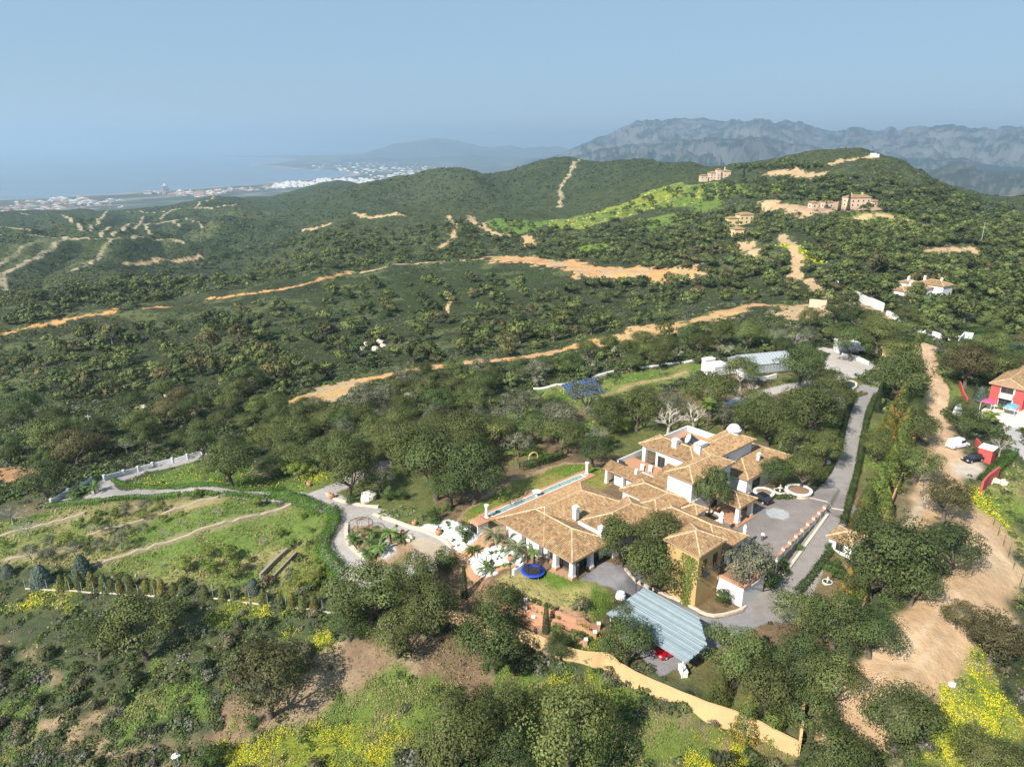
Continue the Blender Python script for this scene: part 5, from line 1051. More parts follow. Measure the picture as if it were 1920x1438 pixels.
# red house terrace furniture
r = empty('raised_terrace', (*at(1885, 785, -.4)[:2], -.4), 'pale raised terrace with a dark rim in front of the red house', 'terrace', HA)
mb = MB(); mb.box(-4, -6, -.5, 5, 5, .7); mb.build('slab', M['cream'], r)
mb = MB()
for k in range(12): mb.box(-4+k*.8, -6.03, .7, -3.96+k*.8, -5.97, 1.6)
mb.box(-4, -6.03, 1.6, 5, -5.97, 1.66); mb.build('railing', M['grey'], r)
M['bluecloth'] = simple('blue_cloth', (.12, .36, .50), .8, .15); M['redcloth'] = simple('pink_cloth', (.55, .08, .18), .8, .15)
def canopy(px, py, mat, label, z):
    x, y = at(px, py, z)[:2]; r = empty('gazebo', (x, y, z), label, 'gazebo', HA); mb = MB(); mb.add([(-1.6, -1.2, 2.1), (1.6, -1.2, 2.1), (1.6, 1.2, 2.1), (-1.6, 1.2, 2.1), (-1.2, 0, 2.6), (1.2, 0, 2.6)], [(0, 1, 5, 4), (3, 4, 5, 2), (0, 4, 3), (1, 2, 5), (3, 2, 1, 0)]); mb.build('canopy', M[mat], r)
    for x in (-1.5, 1.5):
        for y in (-1.1, 1.1): mb = MB(); mb.tube([(x, y, 0), (x, y, 2.1)], .05, 5); mb.build('post', M['white'], r)
canopy(1893, 778, 'bluecloth', 'blue canopied gazebo on the red house terrace', .3); canopy(1850, 768, 'redcloth', 'pink striped canopy at the left end of the red house terrace', .3)
# the person on the courtyard
def person(px, py):
    x, y = at(px, py, .012)[:2]; r = None
    J = [(0, 0, .95), (0, 0, 1.2), (0, 0, 1.42), (0, .01, 1.52), (0, .02, 1.66), (.17, 0, 1.40), (.24, .05, 1.14), (.26, .22, .98), (-.17, 0, 1.40), (-.25, .02, 1.13), (-.24, .12, .9),
         (.09, 0, .9), (.11, .03, .5), (.12, -.02, .07), (.13, .13, .04), (-.09, 0, .9), (-.12, -.06, .5), (-.13, -.14, .07), (-.14, .01, .04), (0, .02, 1.74)]
    E = [(0, 1), (1, 2), (2, 3), (3, 4), (4, 19), (2, 5), (5, 6), (6, 7), (2, 8), (8, 9), (9, 10), (0, 11), (11, 12), (12, 13), (13, 14), (0, 15), (15, 16), (16, 17), (17, 18)]
    Rd = [.15, .145, .15, .06, .105, .065, .048, .035, .065, .048, .035, .095, .065, .045, .04, .095, .065, .045, .04, .08]
    me = bpy.data.meshes.new('person'); me.from_pydata(J, E, []); o = link('person', me, None, (x, y, .012), R(160))
    sk = o.modifiers.new('skin', 'SKIN')
    for i, v in enumerate(me.skin_vertices[0].data): v.radius = (Rd[i], Rd[i]); v.use_root = (i == 0)
    ss = o.modifiers.new('ss', 'SUBSURF'); ss.levels = 2; ss.render_levels = 2
    bpy.context.view_layer.update(); dg = bpy.context.evaluated_depsgraph_get(); m2 = bpy.data.meshes.new_from_object(o.evaluated_get(dg)); o.modifiers.clear(); o.data = m2
    m2.materials.clear()
    for m in (simple('skin', (.42, .25, .17), .6, .1), simple('shirt', (.62, .66, .74), .8, .1, 6), simple('trousers', (.02, .025, .04), .8, .2, 6), simple('hair', (.03, .02, .015), .7, .2, 20)): m2.materials.append(m)
    for p in m2.polygons:
        c = p.center; p.material_index = 3 if (c.z > 1.70 or (c.z > 1.6 and c.y < -.02)) else 0 if (c.z > 1.47 or (abs(c.x) > .2 and c.z < 1.1 and c.z > .8)) else 2 if c.z < .98 else 1
        p.use_smooth = True
    tag(o, 'person in a pale shirt and dark trousers standing on the courtyard', 'person')
person(1429, 1014)
# ---------------------------------------------------------------- foliage shapes
def unit(n, rg): v = rg.normal(size=(n, 3)); return v/np.linalg.norm(v, axis=1)[:, None]
def leafquads(c, nrm, s, rg, jit=.5, asp=.7):
    n = len(c); N = nrm+unit(n, rg)*jit; N /= np.linalg.norm(N, axis=1)[:, None]+1e-9
    t = np.cross(N, unit(n, rg)); t /= np.linalg.norm(t, axis=1)[:, None]+1e-9; b = np.cross(N, t)
    s = np.broadcast_to(np.asarray(s, float), (n,))[:, None]
    V = np.stack([c-t*s*asp*.5, c-b*s*.5+t*s*.08, c+t*s*asp*.5, c+b*s*.55], 1).reshape(-1, 3)
    return V
def leafcols(n, base, rg, clump=None, v=.3, h=.12):
    f = rg.uniform(1-v, 1+v, n)*(clump if clump is not None else 1)
    c = np.array(base)[None, :]*f[:, None]; c[:, 0] *= 1+rg.uniform(-h, h*1.6, n); c[:, 2] *= 1+rg.uniform(-h, h, n)
    return np.repeat(c, 4, 0)
def F4(n): return np.arange(4*n).reshape(-1, 4)
def blobcrown(rg, nb, nl, s, base, rx=.5, rz=.36, zc=.52, br=(.105, .175), flat=.0, v=.3, low=-.35):
    d = unit(nb*3, rg); d = d[d[:, 2] > low][:nb]; nb = len(d); rad = rg.uniform(.55, .92, nb)
    bc = d*np.array([rx, rx, rz])*rad[:, None]; r = rg.uniform(*br, nb)
    w = r**2/np.sum(r**2); k = rg.choice(nb, nl, p=w); u = unit(nl, rg); u[:, 2] = np.abs(u[:, 2])*np.where(rg.random(nl) < .72, 1, -1)
    rr = r[k]*rg.uniform(.72, 1.08, nl); p = bc[k]+u*rr[:, None]*np.array([1, 1, .8]); p[:, 2] += zc
    cl = rg.uniform(.62, 1.38, nb)[k]
    out = u+d[k]*.6
    return leafquads(p, out, s*rg.uniform(.7, 1.3, nl), rg), leafcols(nl, base, rg, cl, v)
def crownmesh(name, seed, base, nb=26, nl=3600, s=.036, mat='leaf', **k):
    rg = np.random.default_rng(seed); V, c = blobcrown(rg, nb, nl, s, base, **k); return npmesh(name, V, F4(len(V)//4), M[mat], c)
def trunkmesh(name, seed, mat='bark', h=.36, r=.035, n=5, spread=.3, lean=.06):
    rg = random.Random(seed); mb = MB(); lx, ly = rg.uniform(-lean, lean), rg.uniform(-lean, lean)
    top = (lx, ly, h*.6); mb.tube([(0, 0, -.08), (lx*.3, ly*.3, h*.25), top], [r*1.5, r, r*.8], 7)
    for k in range(n):
        t = 6.283*k/n+rg.uniform(-.4, .4); sp = spread*rg.uniform(.6, 1.1); a = (lx+sp*.5*math.cos(t), ly+sp*.5*math.sin(t), h*.6+.12); b = (lx+sp*math.cos(t), ly+sp*math.sin(t), h*.6+.2+rg.uniform(0, .14))
        mb.tube([top, a, b], [r*.6, r*.42, r*.18], 5)
    return mb.mesh(name, M[mat], True)
OAK = (.090, .114, .032); DARK = (.060, .086, .025); BROWN = (.102, .098, .036); GREY = (.125, .135, .082); PINE = (.074, .105, .030); LIGHT = (.145, .18, .032)
def variants(nm, base, n, seed, **k): return [crownmesh(nm, seed+i, base, **k) for i in range(n)]
CR = {'oak': variants('oak_crown', OAK, 5, 100, nb=44, nl=7000, s=.026), 'dark': variants('dark_crown', DARK, 3, 120, nb=44, nl=7000, s=.026), 'brown': variants('brown_crown', BROWN, 2, 130, nb=38, nl=6500, s=.026),
      'grey': variants('olive_crown', GREY, 3, 140, nb=22, nl=2200, s=.036), 'light': variants('light_crown', LIGHT, 2, 150, nb=24, nl=2600, s=.04), 'pine': variants('pine_crown', PINE, 2, 160, nb=26, nl=3000, rz=.42, zc=.55),
      'citrus': variants('citrus_crown', (.115, .16, .028), 2, 170, nb=16, nl=1300, s=.07, rz=.44, zc=.5, br=(.16, .24)),
      'round': variants('round_crown', (.062, .11, .024), 2, 180, nb=22, nl=2000, s=.055, rz=.5, zc=.5, br=(.16, .22), low=-.9)}
CRm = {'oak': variants('oak_crown', OAK, 4, 200, nb=18, nl=750, s=.085), 'dark': variants('dark_crown', DARK, 2, 210, nb=18, nl=750, s=.085), 'brown': variants('brown_crown', BROWN, 2, 220, nb=18, nl=750, s=.08),
       'grey': variants('olive_crown', GREY, 2, 230, nb=16, nl=650, s=.08), 'light': variants('light_crown', LIGHT, 1, 240, nb=16, nl=650, s=.085)}
TR = {'bark': [trunkmesh('trunk', 300+i) for i in range(4)], 'grey': [trunkmesh('trunk', 310+i, 'greybark', .4, .028) for i in range(3)]}
NT = dict(oak=('oak_tree', 'oak tree'), dark=('oak_tree', 'oak tree'), brown=('oak_tree', 'oak tree'), grey=('olive_tree', 'olive tree'), light=('garden_tree', 'tree'), pine=('pine_tree', 'pine tree'), citrus=('citrus_tree', 'citrus tree'), round=('round_shrub', 'shrub'))
TREES = []
def put(kind, p, wm, label, group=None, hs=1.0, near=True, trunk='bark', rz=None, name=None, cat=None):
    nm, ct = NT[kind]; L = (CR if near or kind not in CRm else CRm)[kind]
    r = empty(name or nm, p, label, cat or ct, random.uniform(0, 6.28) if rz is None else rz, group, (wm, wm, wm*hs))
    link('crown', random.choice(L), r); link('trunk', random.choice(TR[trunk]), r); TREES.append((p[0], p[1], wm*.5)); return r
def tree(kind, px, py, w, label, group=None, hs=1.0, trunk='bark', zc=.52, **k):
    p, t = gp(px, py, zc*hs*w/F); wm = w*t/F
    return put(kind, p, wm, label, group, hs, True, trunk, **k)
# ---- trees one can point to
for a in [
 ('brown',497,1272,172,'round brown leaved oak standing alone on the bottom left slope'), ('oak',850,1368,180,'wide olive green oak at the bottom centre, left of a close pair'), ('oak',945,1325,120,'smaller olive green oak behind the bottom centre pair'),
 ('oak',1062,1368,200,'widest olive green oak at the bottom centre, right of a close pair'), ('dark',960,1420,130,'dark oak cut off by the bottom edge between two wide oaks'), ('oak',262,1172,150,'dense grey green oak in the dark scrub at the lower left'), ('oak',178,1190,105,'lower oak growing into the left side of a dense oak in scrub'),
 ('oak',690,1108,150,'olive oak over the bend of the left drive, left of the driveway grove'), ('oak',768,1076,105,'tall thin leaved oak over the palm island with pale limbs',None,1.05,'grey'), ('oak',808,1138,130,'olive oak in front of the cypress left of the lawn terraces'), ('oak',742,1185,110,'oak at the front of the grove beside the brown clearing'), ('dark',652,1165,90,'dark oak at the left front of the drive grove'),
 ('oak',935,1135,105,'oak leaning over the ochre wall left of the terraced beds'), ('oak',925,1200,145,'broad olive oak with a red brown trunk outside the ochre wall'), ('dark',1050,1215,60,'small dark oak in the shade outside the ochre wall') ,
 ('oak',1178,1200,112,'grey green oak leaning over the left corner of the carport',None,1.15), ('oak',1165,1150,60,'small oak crown touching the upper left of the carport roof'), ('oak',1168,1012,110,'left crown of the great oaks in front of the villa'), ('oak',1240,1000,105,'right crown of the great oaks in front of the villa'), ('oak',1222,1062,120,'lowest crown of the great oaks beside the ochre tower',None,1.1),
 ('dark',1333,900,72,'dark oak rising from the round planter by the entrance porch',None,1.25), ('dark',1455,882,72,'dark oak behind the black car',None,1.0), ('oak',1505,878,85,'olive oak over the round planter at the courtyard corner'), ('dark',1668,1030,175,'large dark oak hiding the garden shed right of the lane'), ('dark',1640,1080,100,'dark oak at the lower left of the great oak beside the dirt road'), ('dark',1716,1090,100,'dark oak overhanging the dirt road below the great oak'),
 ('dark',1788,1022,108,'spreading dark oak inside the bend of the dirt road'), ('brown',1778,930,98,'thin brownish oak on the dirt road above the bend'), ('oak',1505,1150,115,'oak at the lower end of the lane beside the carport drive'), ('dark',1570,1165,130,'dark oak in the middle of the lower right clump'), ('dark',1640,1185,115,'dark oak at the right of the lower right clump by the dirt road'),
 ('oak',1385,1225,135,'round oak immediately right of the carport'), ('oak',1440,1290,130,'oak behind the straight ochre wall, left one'), ('dark',1500,1240,130,'tall dark oak above the straight ochre wall'), ('oak',1560,1275,130,'oak with grey twigs left of the pale dirt road'), ('dark',1520,1330,110,'dark oak over the end of the straight ochre wall'),
 ('oak',1690,1345,155,'grey green oak between the dirt road and the yellow flowers'), ('oak',1565,1412,145,'oak cut by the bottom edge right of the ochre wall'), ('brown',1868,1190,120,'bronze tinted oak at the right edge above the yellow flowers'), ('brown',1800,1150,65,'small bent bronze oak at the edge of the dirt road'), ('oak',1850,1425,130,'oak cut off in the bottom right corner'),
 ('dark',80,895,92,'dark bushy pine like tree at the left drive entrance'), ('oak',428,862,112,'broad olive oak over the upper bend of the left drive',None,.95), ('oak',650,882,118,'pale oak beside the junction of the left drives'), ('oak',815,868,150,'broad light oak left of the pool lawn'), ('dark',890,884,130,'dense dark oak at the near edge of the pool lawn'), ('dark',845,906,95,'low dark oak in front of the broad light oak left of the pool lawn'), ('oak',760,835,110,'olive oak in the woodland north of the succulent bed'),
 ('oak',870,808,110,'oak in the dense wood beyond the pool lawn'), ('dark',1000,800,72,'small dark round tree in the wood beyond the pool lawn'), ('dark',1113,842,72,'round dark oak in a ring wall at the far corner of the pool lawn'), ('oak',1055,815,85,'oak behind the moon gate hedge'), ('oak',930,812,80,'oak left of the dark round tree in the villa woods'), ('oak',1195,765,90,'dark limbed oak behind the roof terrace'),
 ('oak',1335,735,105,'broad oak in front of the outbuilding'), ('oak',1392,695,70,'thin oak with pale limbs before the greenhouse',None,1.1,'grey'), ('dark',1505,682,95,'dense dark oak right of the greenhouse'), ('oak',1445,785,110,'olive oak among the trees behind the villa, left of the main drive'), ('oak',1520,770,120,'wide oak along the left side of the main drive'), ('oak',1490,830,90,'oak above the cream pergola'), ('oak',1545,840,80,'oak shading the main drive from the left'), ('oak',1570,745,70,'oak by the pond at the head of the main drive'),
 ('dark',1690,705,110,'large dark oak at the top of the main drive'), ('dark',1708,728,60,'dark oak beside the dirt road by the great drive oak'), ('oak',1645,835,70,'thin crowned tree right of the main drive'), ('oak',1722,800,78,'oak left of the dirt road across from the white van'), ('dark',1712,765,60,'dark oak in the hedge trees left of the dirt road'), ('oak',1722,868,85,'oak between the drive conifers and the dirt road'), ('oak',1796,757,36,'small dark oak on the verge by the grey van'), ('dark',1815,790,70,'dark oak left of the red house terrace'),
 ('brown',1818,680,90,'brownish oak wood right of the upper dirt road'), ('oak',1808,660,70,'oak at the top right of the dirt road'), ('oak',1850,650,70,'grey oak in front of the green court'), ('oak',1870,690,80,'oak left of the red house roof'), ('dark',1572,578,52,'dark oak by the pale pink wall'), ('dark',1607,595,55,'dark oak on the slope below the bright white wall'), ('dark',1600,640,75,'dark oak behind the gate lodge'), ('oak',1650,625,75,'oak over the upper entrance'),
 ('grey',713,897,58,'silvery olive tree with pale willow like foliage by the drive junction'), ('oak',92,815,95,'dark limbed oak standing above the red soil at the left'), ('oak',258,792,62,'spreading oak alone on the lower scrub slope'), ('brown',180,830,50,'small bronze oak right of the dark limbed oak'), ('light',560,880,45,'light green tree by the yellow flowers left of the drive junction'),
 ('oak',1405,1072,0,'x')][:-1]:
    if 'round planter by the entrance' in a[4]:
        q = at(1330, 972, .3); put('dark', np.array([q[0], q[1], .2]), 6.6, a[4], None, 1.7, rz=1)
        continue
    tree(*a)
q = at(1399, 1128, -3.5); put('grey', q, 7.4, 'half bare grey tree beside the white basement wall', None, 1.5, True, 'grey')
# grove
for k, (x, y, w, kd, lab) in enumerate([(1040,715,84,'citrus','dark green citrus tree, lower left of the five in the grove'), (1175,720,84,'citrus','dark green citrus tree in the middle of the five in the grove'), (1305,738,105,'citrus','largest citrus tree of the five, lower right in the grove'), (1295,650,84,'citrus','dark citrus tree, upper right of the five in the grove'), (1168,640,84,'light','yellowish citrus tree, upper left of the five in the grove'),
    (1435,360,66,'light','yellow green round tree near the top right of the grove'), (1637,595,58,'citrus','small citrus tree near the grove steps'), (800,435,66,'light','bright green young tree in the upper grove'), (908,385,56,'light','bright green young tree just under the drive hedge'), (912,455,54,'light','bright green young tree below another in the upper grove'),
    (645,425,52,'citrus','small green tree in the upper grove near bare soil'), (540,470,58,'citrus','low green tree in the upper left grove'), (445,478,56,'citrus','dark low shrub like tree in the upper left grove'), (367,572,84,'light','light green tree low on the left of the grove'), (470,575,78,'light','light green tree beside the stone terrace in the left grove'), (1117,310,50,'citrus','small tree in the drive hedge above the grove'),
    (1700,440,40,'citrus','small dark tree near the right corner of the grove'), (1745,520,36,'light','tiny tree beside the right hedge of the grove'), (1580,535,50,'citrus','low dark shrub in the right part of the grove'), (1015,428,38,'light','small light tree in the middle of the upper grove'), (555,425,40,'citrus','small dark bush below the drive hedge'), (20,600,50,'light','light green tree at the far left edge of the grove'), (1400,680,40,'citrus','sapling right of the five citrus trees')]):
    tree(kd, x/3, 820+y/3, w/2.5, lab, None, .95, name='fruit_tree', cat='fruit tree')
OL = ['grey olive tree standing %s in the grove' % s for s in ('lowest beside the longest terrace wall', 'at the lower left', 'left of centre', 'near the left edge', 'high on the left', 'in the middle', 'under the drive hedge', 'in the upper middle', 'above the broken terrace wall', 'below the broken terrace wall', 'beside the blue spruce')]
for (x, y, w), lab in zip([(670,580,112), (165,640,100), (265,655,86), (280,580,78), (555,600,80), (595,512,62), (815,380,84), (712,400,74), (800,505,64), (705,512,62), (415,620,100)], OL): tree('grey', x/3, 820+y/3, w/2.7, lab, None, 1.1, 'grey')
# ---- bare trees
def baremesh(seed, mat='greybark', n=5, depth=3, r=.03, h=.32, up=.5):
    rg = random.Random(seed); mb = MB()
    def br(p, d, L, r, k):
        q = p+d*L*.5+Vector((rg.uniform(-1, 1), rg.uniform(-1, 1), 0))*L*.08; e = q+d*L*.5; mb.tube([p, q, e], [r, r*.85, r*.65], 5 if k > 1 else 3, cap=False)
        if k == 0: return
        for _ in range(3 if k > 1 else 4):
            dd = (d+Vector((rg.uniform(-1, 1), rg.uniform(-1, 1), rg.uniform(-.3, up)))*.95).normalized(); br(e if rg.random() < .6 else q, dd, L*.72, r*.6, k-1)
    br(Vector((0, 0, -.05)), Vector((0, 0, 1)), h, r, 1) if False else None
    mb.tube([(0, 0, -.05), (.01, 0, h*.5), (0, .01, h)], [r*1.3, r, r*.8], 6)
    for k in range(n):
        t = 6.283*k/n+rg.uniform(-.3, .3); br(Vector((0, .01, h)), Vector((math.cos(t)*.8, math.sin(t)*.8, rg.uniform(.3, 1))).normalized(), .24, r*.6, depth)
    return mb.mesh('bare_branches', M[mat])
BARE = [baremesh(i) for i in range(3)]+[baremesh(9, 'palebark', 5, 3, .036, .25, .3)]
def bare(px, py, w, label, v=None):
    p, t = gp(px, py, .5*w/F); s = w*t/F; o = link('bare_tree', random.choice(BARE[:3]) if v is None else BARE[v], None, p, random.uniform(0, 6.28)); o.scale = (s, s, s); TREES.append((p[0], p[1], .5)); return tag(o, label, 'bare tree')
for x, y, w, lab in [(1220,415,66,'leafless tree near the top of the grove'), (920,535,64,'leafless grey tree above the longest terrace wall'), (1020,480,46,'small leafless tree in the middle of the grove'), (1130,482,40,'thin leafless sapling in the middle of the grove'), (1480,582,54,'leafless sapling in the right part of the grove'), (905,715,44,'thin leafless sapling in the lower grove'), (1117,420,44,'pale leafless sapling near the broken terrace wall'), (510,510,60,'leafless tree by the left end of the broken terrace wall'), (150,500,110,'pale leafless shrub at the upper left of the grove'), (60,430,120,'pale leafless bush at the left end of the drive')]: bare(x/3, 820+y/3, w/3*1.15, lab)
bare(1255,782,75,'bare white limbed oak behind the roof terrace, left one',3); bare(1302,775,70,'bare white limbed oak behind the roof terrace, right one',3); bare(1400,735,60,'bare pale tree below the greenhouse',3); bare(1515,702,60,'bare pale tree in front of the dense dark oak'); bare(1492,637,42,'leafless poplar like tree above the greenhouse'); bare(235,835,32,'leafless tree between oaks at the left'); bare(1878,835,45,'leafless tree by the pale drive below the red house'); bare(1790,600,0.1,'x') if False else None
# ---- conifers, cypresses, spruces
def conemesh(name, seed, base, tip, n=2600, s=.05, h=2.0, r=.5, sp=.9, z0=.03):
    rg = np.random.default_rng(seed); z = rg.random(n)**1.5; ang = rg.random(n)*6.283; k = np.floor(ang/6.283*9+z*14); bump = .80+.25*vnoise(k, z*9+k, seed)
    rad = r*(1-z)**sp*bump*rg.uniform(.75, 1.05, n); p = np.stack([rad*np.cos(ang), rad*np.sin(ang), z0*h+z*h*(1-z0)], 1)
    nr = np.stack([np.cos(ang), np.sin(ang), np.full(n, .5)], 1); V = leafquads(p, nr, s*rg.uniform(.7, 1.3, n), rg, .6); m = sstep(vnoise(k*1.7, z*7, seed+2), .45, .75)[:, None]
    c = (np.array(base)*(1-m)+np.array(tip)*m)*rg.uniform(.7, 1.3, n)[:, None]; return npmesh(name, V, F4(n), M['leaf'], np.repeat(c, 4, 0))
THUJ = [conemesh('conifer_crown', 400+i, (.075, .105, .022), t, h=1.7, sp=.75) for i, t in enumerate([(.17, .17, .03), (.24, .15, .03), (.13, .16, .03)])]
CYP = [conemesh('cypress_crown', 420+i, (.024, .040, .015), (.038, .055, .018), 3000, .12, 6.0, .5, .42, .02) for i in range(2)]
SPR = [conemesh('spruce_crown', 430+i, (.075, .11, .085), (.115, .15, .12), 2600, .07, 1.15, .52, .5) for i in range(2)]
JUN = [conemesh('juniper_crown', 440+i, b, t, 1200, .10, 1.4, .5, .38) for i, (b, t) in enumerate([((.12, .135, .035), (.19, .18, .04)), ((.14, .145, .035), (.22, .17, .04)), ((.085, .11, .035), (.13, .14, .04))])]
ST = {'bark': TR['bark'][0]}
stem = MB(); stem.tube([(0, 0, -.1), (0, 0, .5)], [.05, .03], 6); STEM = stem.mesh('trunk', M['bark'])
def cone(kind, px, py, w, label, group=None, hs=1.0, name='conifer', cat='conifer'):
    L = {'thuj': THUJ, 'cyp': CYP, 'spr': SPR, 'jun': JUN}[kind]; hh = {'thuj': 1.7, 'cyp': 6, 'spr': 1.25, 'jun': 1.4}[kind]*hs
    p, t = gp(px, py, .45*hh*w/F); wm = w*t/F; r = empty(name, p, label, cat, random.uniform(0, 6.28), group, (wm, wm, wm*hs)); link('crown', random.choice(L), r); link('trunk', STEM, r); TREES.append((p[0], p[1], wm*.5))
for x, y, w, lab in [(1690,760,50,'yellow green conifer beside the top of the main drive'), (1668,790,40,'orange tipped conifer behind the tall cypress'), (1695,815,58,'tall light conifer in the hedge row between drive and dirt road'), (1690,845,60,'bushy conifer of the hedge row opposite the pergola'), (1670,880,56,'orange tinted conifer of the hedge row'), (1650,915,58,'broad conifer of the hedge row above the courtyard line'), (1625,945,52,'yellowish conifer at the lower end of the hedge row'), (1660,950,46,'conifer against the thin brown wall'), (1610,975,40,'low bushy conifer above the garden shed'), (1590,1095,44,'golden conifer beside the small cream fountain'), (1615,1110,40,'green conifer behind the golden one'), (1400,1345,60,'dark conifer inside the straight ochre wall'), (1450,1345,55,'second dark conifer inside the straight ochre wall'), (1350,1290,50,'bushy conifer near the white utility box'), (1715,665,45,'orange leaved tree by the upper dirt road'), (1640,905,30,'small conifer beside the lane hedge')]: cone('thuj', x, y, w, lab)
for x, y, w, lab in [(870,1092,16,'dark cypress left of the front lawn'), (1024,1160,16,'dark cypress in the terraced beds'), (1648,748,14,'tall slim cypress right of the main drive'), (1657,728,12,'second slim cypress at the top of the main drive'), (1829,735,7,'thin cypress left of the red house'), (1592,380,8,'cypress in front of the pink mansion'), (1395,325,6,'far cypress right of the hilltop villa'), (1575,382,7,'second cypress in front of the pink mansion')]: cone('cyp', x, y, w, lab, None, .7, 'cypress', 'cypress')
for x, y, w, lab in [(152,1058,44,'blue grey spruce behind the juniper row, upper one'), (75,1078,48,'broad blue grey spruce at the left end of the juniper row'), (474,1098,36,'blue grey spruce beside the grove steps'), (14,1068,30,'blue grey spruce cut by the left edge'), (1840,738,30,'blue grey conifer in front of the red house')]: cone('spr', x, y, w*.9, lab, None, .85, 'spruce', 'spruce')
for x, y in [(345,818),(380,818),(440,803),(510,800),(580,815),(625,830),(672,835),(725,815),(820,838),(868,835),(905,838),(975,850),(1025,855),(1150,870),(1250,875),(1320,880),(1480,895),(1580,925),(1640,920),(1700,930),(1765,925)]: cone('jun', x/3, 820+y/3, 20, 'clipped juniper in the row along the wire fence below the grove', 'junipers along the grove fence', random.uniform(.8, 1.25), 'juniper', 'juniper')
# ---- palms and rosettes
def palmmesh(name, seed, n=26, L=1.0, w=.12, base=(.12, .18, .045), droop=1.1, seg=5, up=.9):
    rg = np.random.default_rng(seed); V = []; Fs = []; Cc = []
    for i in range(n):
        t = rg.random()*6.283; el = rg.uniform(-.25, up); ln = L*rg.uniform(.75, 1.1); p = np.zeros(3); d = np.array([math.cos(t)*math.cos(el), math.sin(t)*math.cos(el), math.sin(el)]); sd = np.array([-math.sin(t), math.cos(t), 0])
        c = np.array(base)*rg.uniform(.7, 1.35)
        for s_ in range(seg):
            q = p+d*ln/seg; ww = w*math.sin(math.pi*(s_+.6)/(seg+.6)); w2 = w*math.sin(math.pi*min((s_+1.6)/(seg+.6), 1))
            for sg in (-1, 1):
                for f0 in (0, .5):
                    a = p+(q-p)*f0; b = p+(q-p)*(f0+.42); k = len(V); o = sd*sg*ww*1.15-np.array([0, 0, .03*L])
                    V += [a, b, b+o+d*.10*L, a+o+d*.10*L]; Fs.append((k, k+1, k+2, k+3)); Cc += [c*rg.uniform(.8, 1.2)]*4
            p = q; d = d-np.array([0, 0, droop/seg]); d /= np.linalg.norm(d)
    return npmesh(name, np.array(V), np.array(Fs), M['leaf'], np.array(Cc))
PALM = [palmmesh('fronds', 500+i) for i in range(2)]+[palmmesh('fronds', 503, 34, 1.0, .09, (.13, .15, .08), 1.3)]; FAN = palmmesh('fronds', 505, 40, .8, .16, (.12, .16, .03), .9, 4)
CYC = [palmmesh('fronds', 510+i, 30, 1.0, .08, (.07, .11, .025), 1.2, 4, 1.2) for i in range(2)]
def palm(px, py, R_, h, mesh, label, name='palm', group=None, tr=.16):
    R_ *= 1.3; p = gp(px, py)[0]; r = empty(name, p, label, 'palm', random.uniform(0, 6), group); f = link('fronds', mesh, r, (0, 0, h)); f.scale = (R_, R_, R_)
    mb = MB(); mb.tube([(0, 0, -.3), (.05, 0, h*.5), (0, 0, h)], [tr*1.3, tr, tr*1.1], 7); mb.build('trunk', M['bark'], r); TREES.append((p[0], p[1], R_*.8))
for a in [(928,1022,1.9,1.9,PALM[2],'grey green feathery palm in the white gravel by the villa corner'), (969,1048,1.9,2.0,PALM[2],'feathery palm at the right end of the white gravel'), (886,1040,1.3,1.0,CYC[0],'cycad on bare soil between the two white gravel beds'), (911,1076,1.4,1.2,CYC[1],'cycad in the lower tip of the white gravel'), (1001,1062,.95,2.6,PALM[0],'young palm behind the trampoline'),
          (733,1020,1.5,2.2,PALM[1],'tallest palm on the palm island'), (700,1012,1.6,1.6,PALM[0],'palm at the back of the palm island'), (666,1018,1.4,1.2,PALM[1],'palm on the left of the palm island'), (695,1030,1.5,1.5,PALM[1],'palm in the middle of the palm island'), (712,1038,1.5,1.3,PALM[0],'palm at the front of the palm island'), (690,1046,1.3,1.0,PALM[0],'low palm at the front left of the palm island'), (752,1018,1.2,1.0,PALM[1],'small palm by the orange pot on the palm island'),
          (1325,808,2.0,6.5,FAN,'tall fan palm rising behind the roof terrace'), (150,928,1.6,1.8,PALM[0],'palm beside the left drive entrance'), (178,925,1.5,1.6,PALM[1],'second palm beside the left drive entrance'), (140,937,1.4,1.2,PALM[1],'lowest palm at the left drive entrance'), (1855,798,1.8,2.5,FAN,'fan palm beside the pale drive of the red house'), (1875,772,1.2,1.2,PALM[0],'small palm on the red house terrace'),
          (1548,392,4,7,FAN,'palm left of the pink mansion'), (1612,384,4,7,FAN,'palm right of the pink mansion centre')]: palm(*a)
# clumps of small rosettes: agaves and cycads in the beds
rgm = np.random.default_rng(77)
AG = palmmesh('agave', 520, 16, .5, .11, (.16, .20, .10), .4, 3, 1.2); LG = palmmesh('agave', 521, 16, .5, .12, (.14, .19, .05), .6, 3, 1.3)
beds = [((795,985),(840,976),(895,1000),(860,1030),(830,1008)), ((882,1046),(932,1024),(982,1040),(974,1056),(905,1070)), ((712,955),(780,950),(800,985),(770,990),(710,968))]
labs = ['pale rosette plant on the upper white gravel bed', 'leafy rosette plant on the lower white gravel bed', 'small succulent in the brown bed above the drive']
for bi, bd in enumerate(beds):
    xs = [p[0] for p in bd]; ys = [p[1] for p in bd]; k = 0
    while k < (13, 15, 34)[bi]:
        x, y = rgm.uniform(min(xs), max(xs)), rgm.uniform(min(ys), max(ys))
        if not inpoly(np.array([x]), np.array([y]), bd)[0]: continue
        p = gp(x, y)[0]; o = link('rosette_plant', AG if rgm.random() < .5 else LG, None, p, rgm.uniform(0, 6)); s = rgm.uniform(.6, 1.3); o.scale = (s, s, s); tag(o, labs[bi], 'succulent', 'succulents of bed %s' % ('above', 'below', 'by the drive')[bi]); k += 1
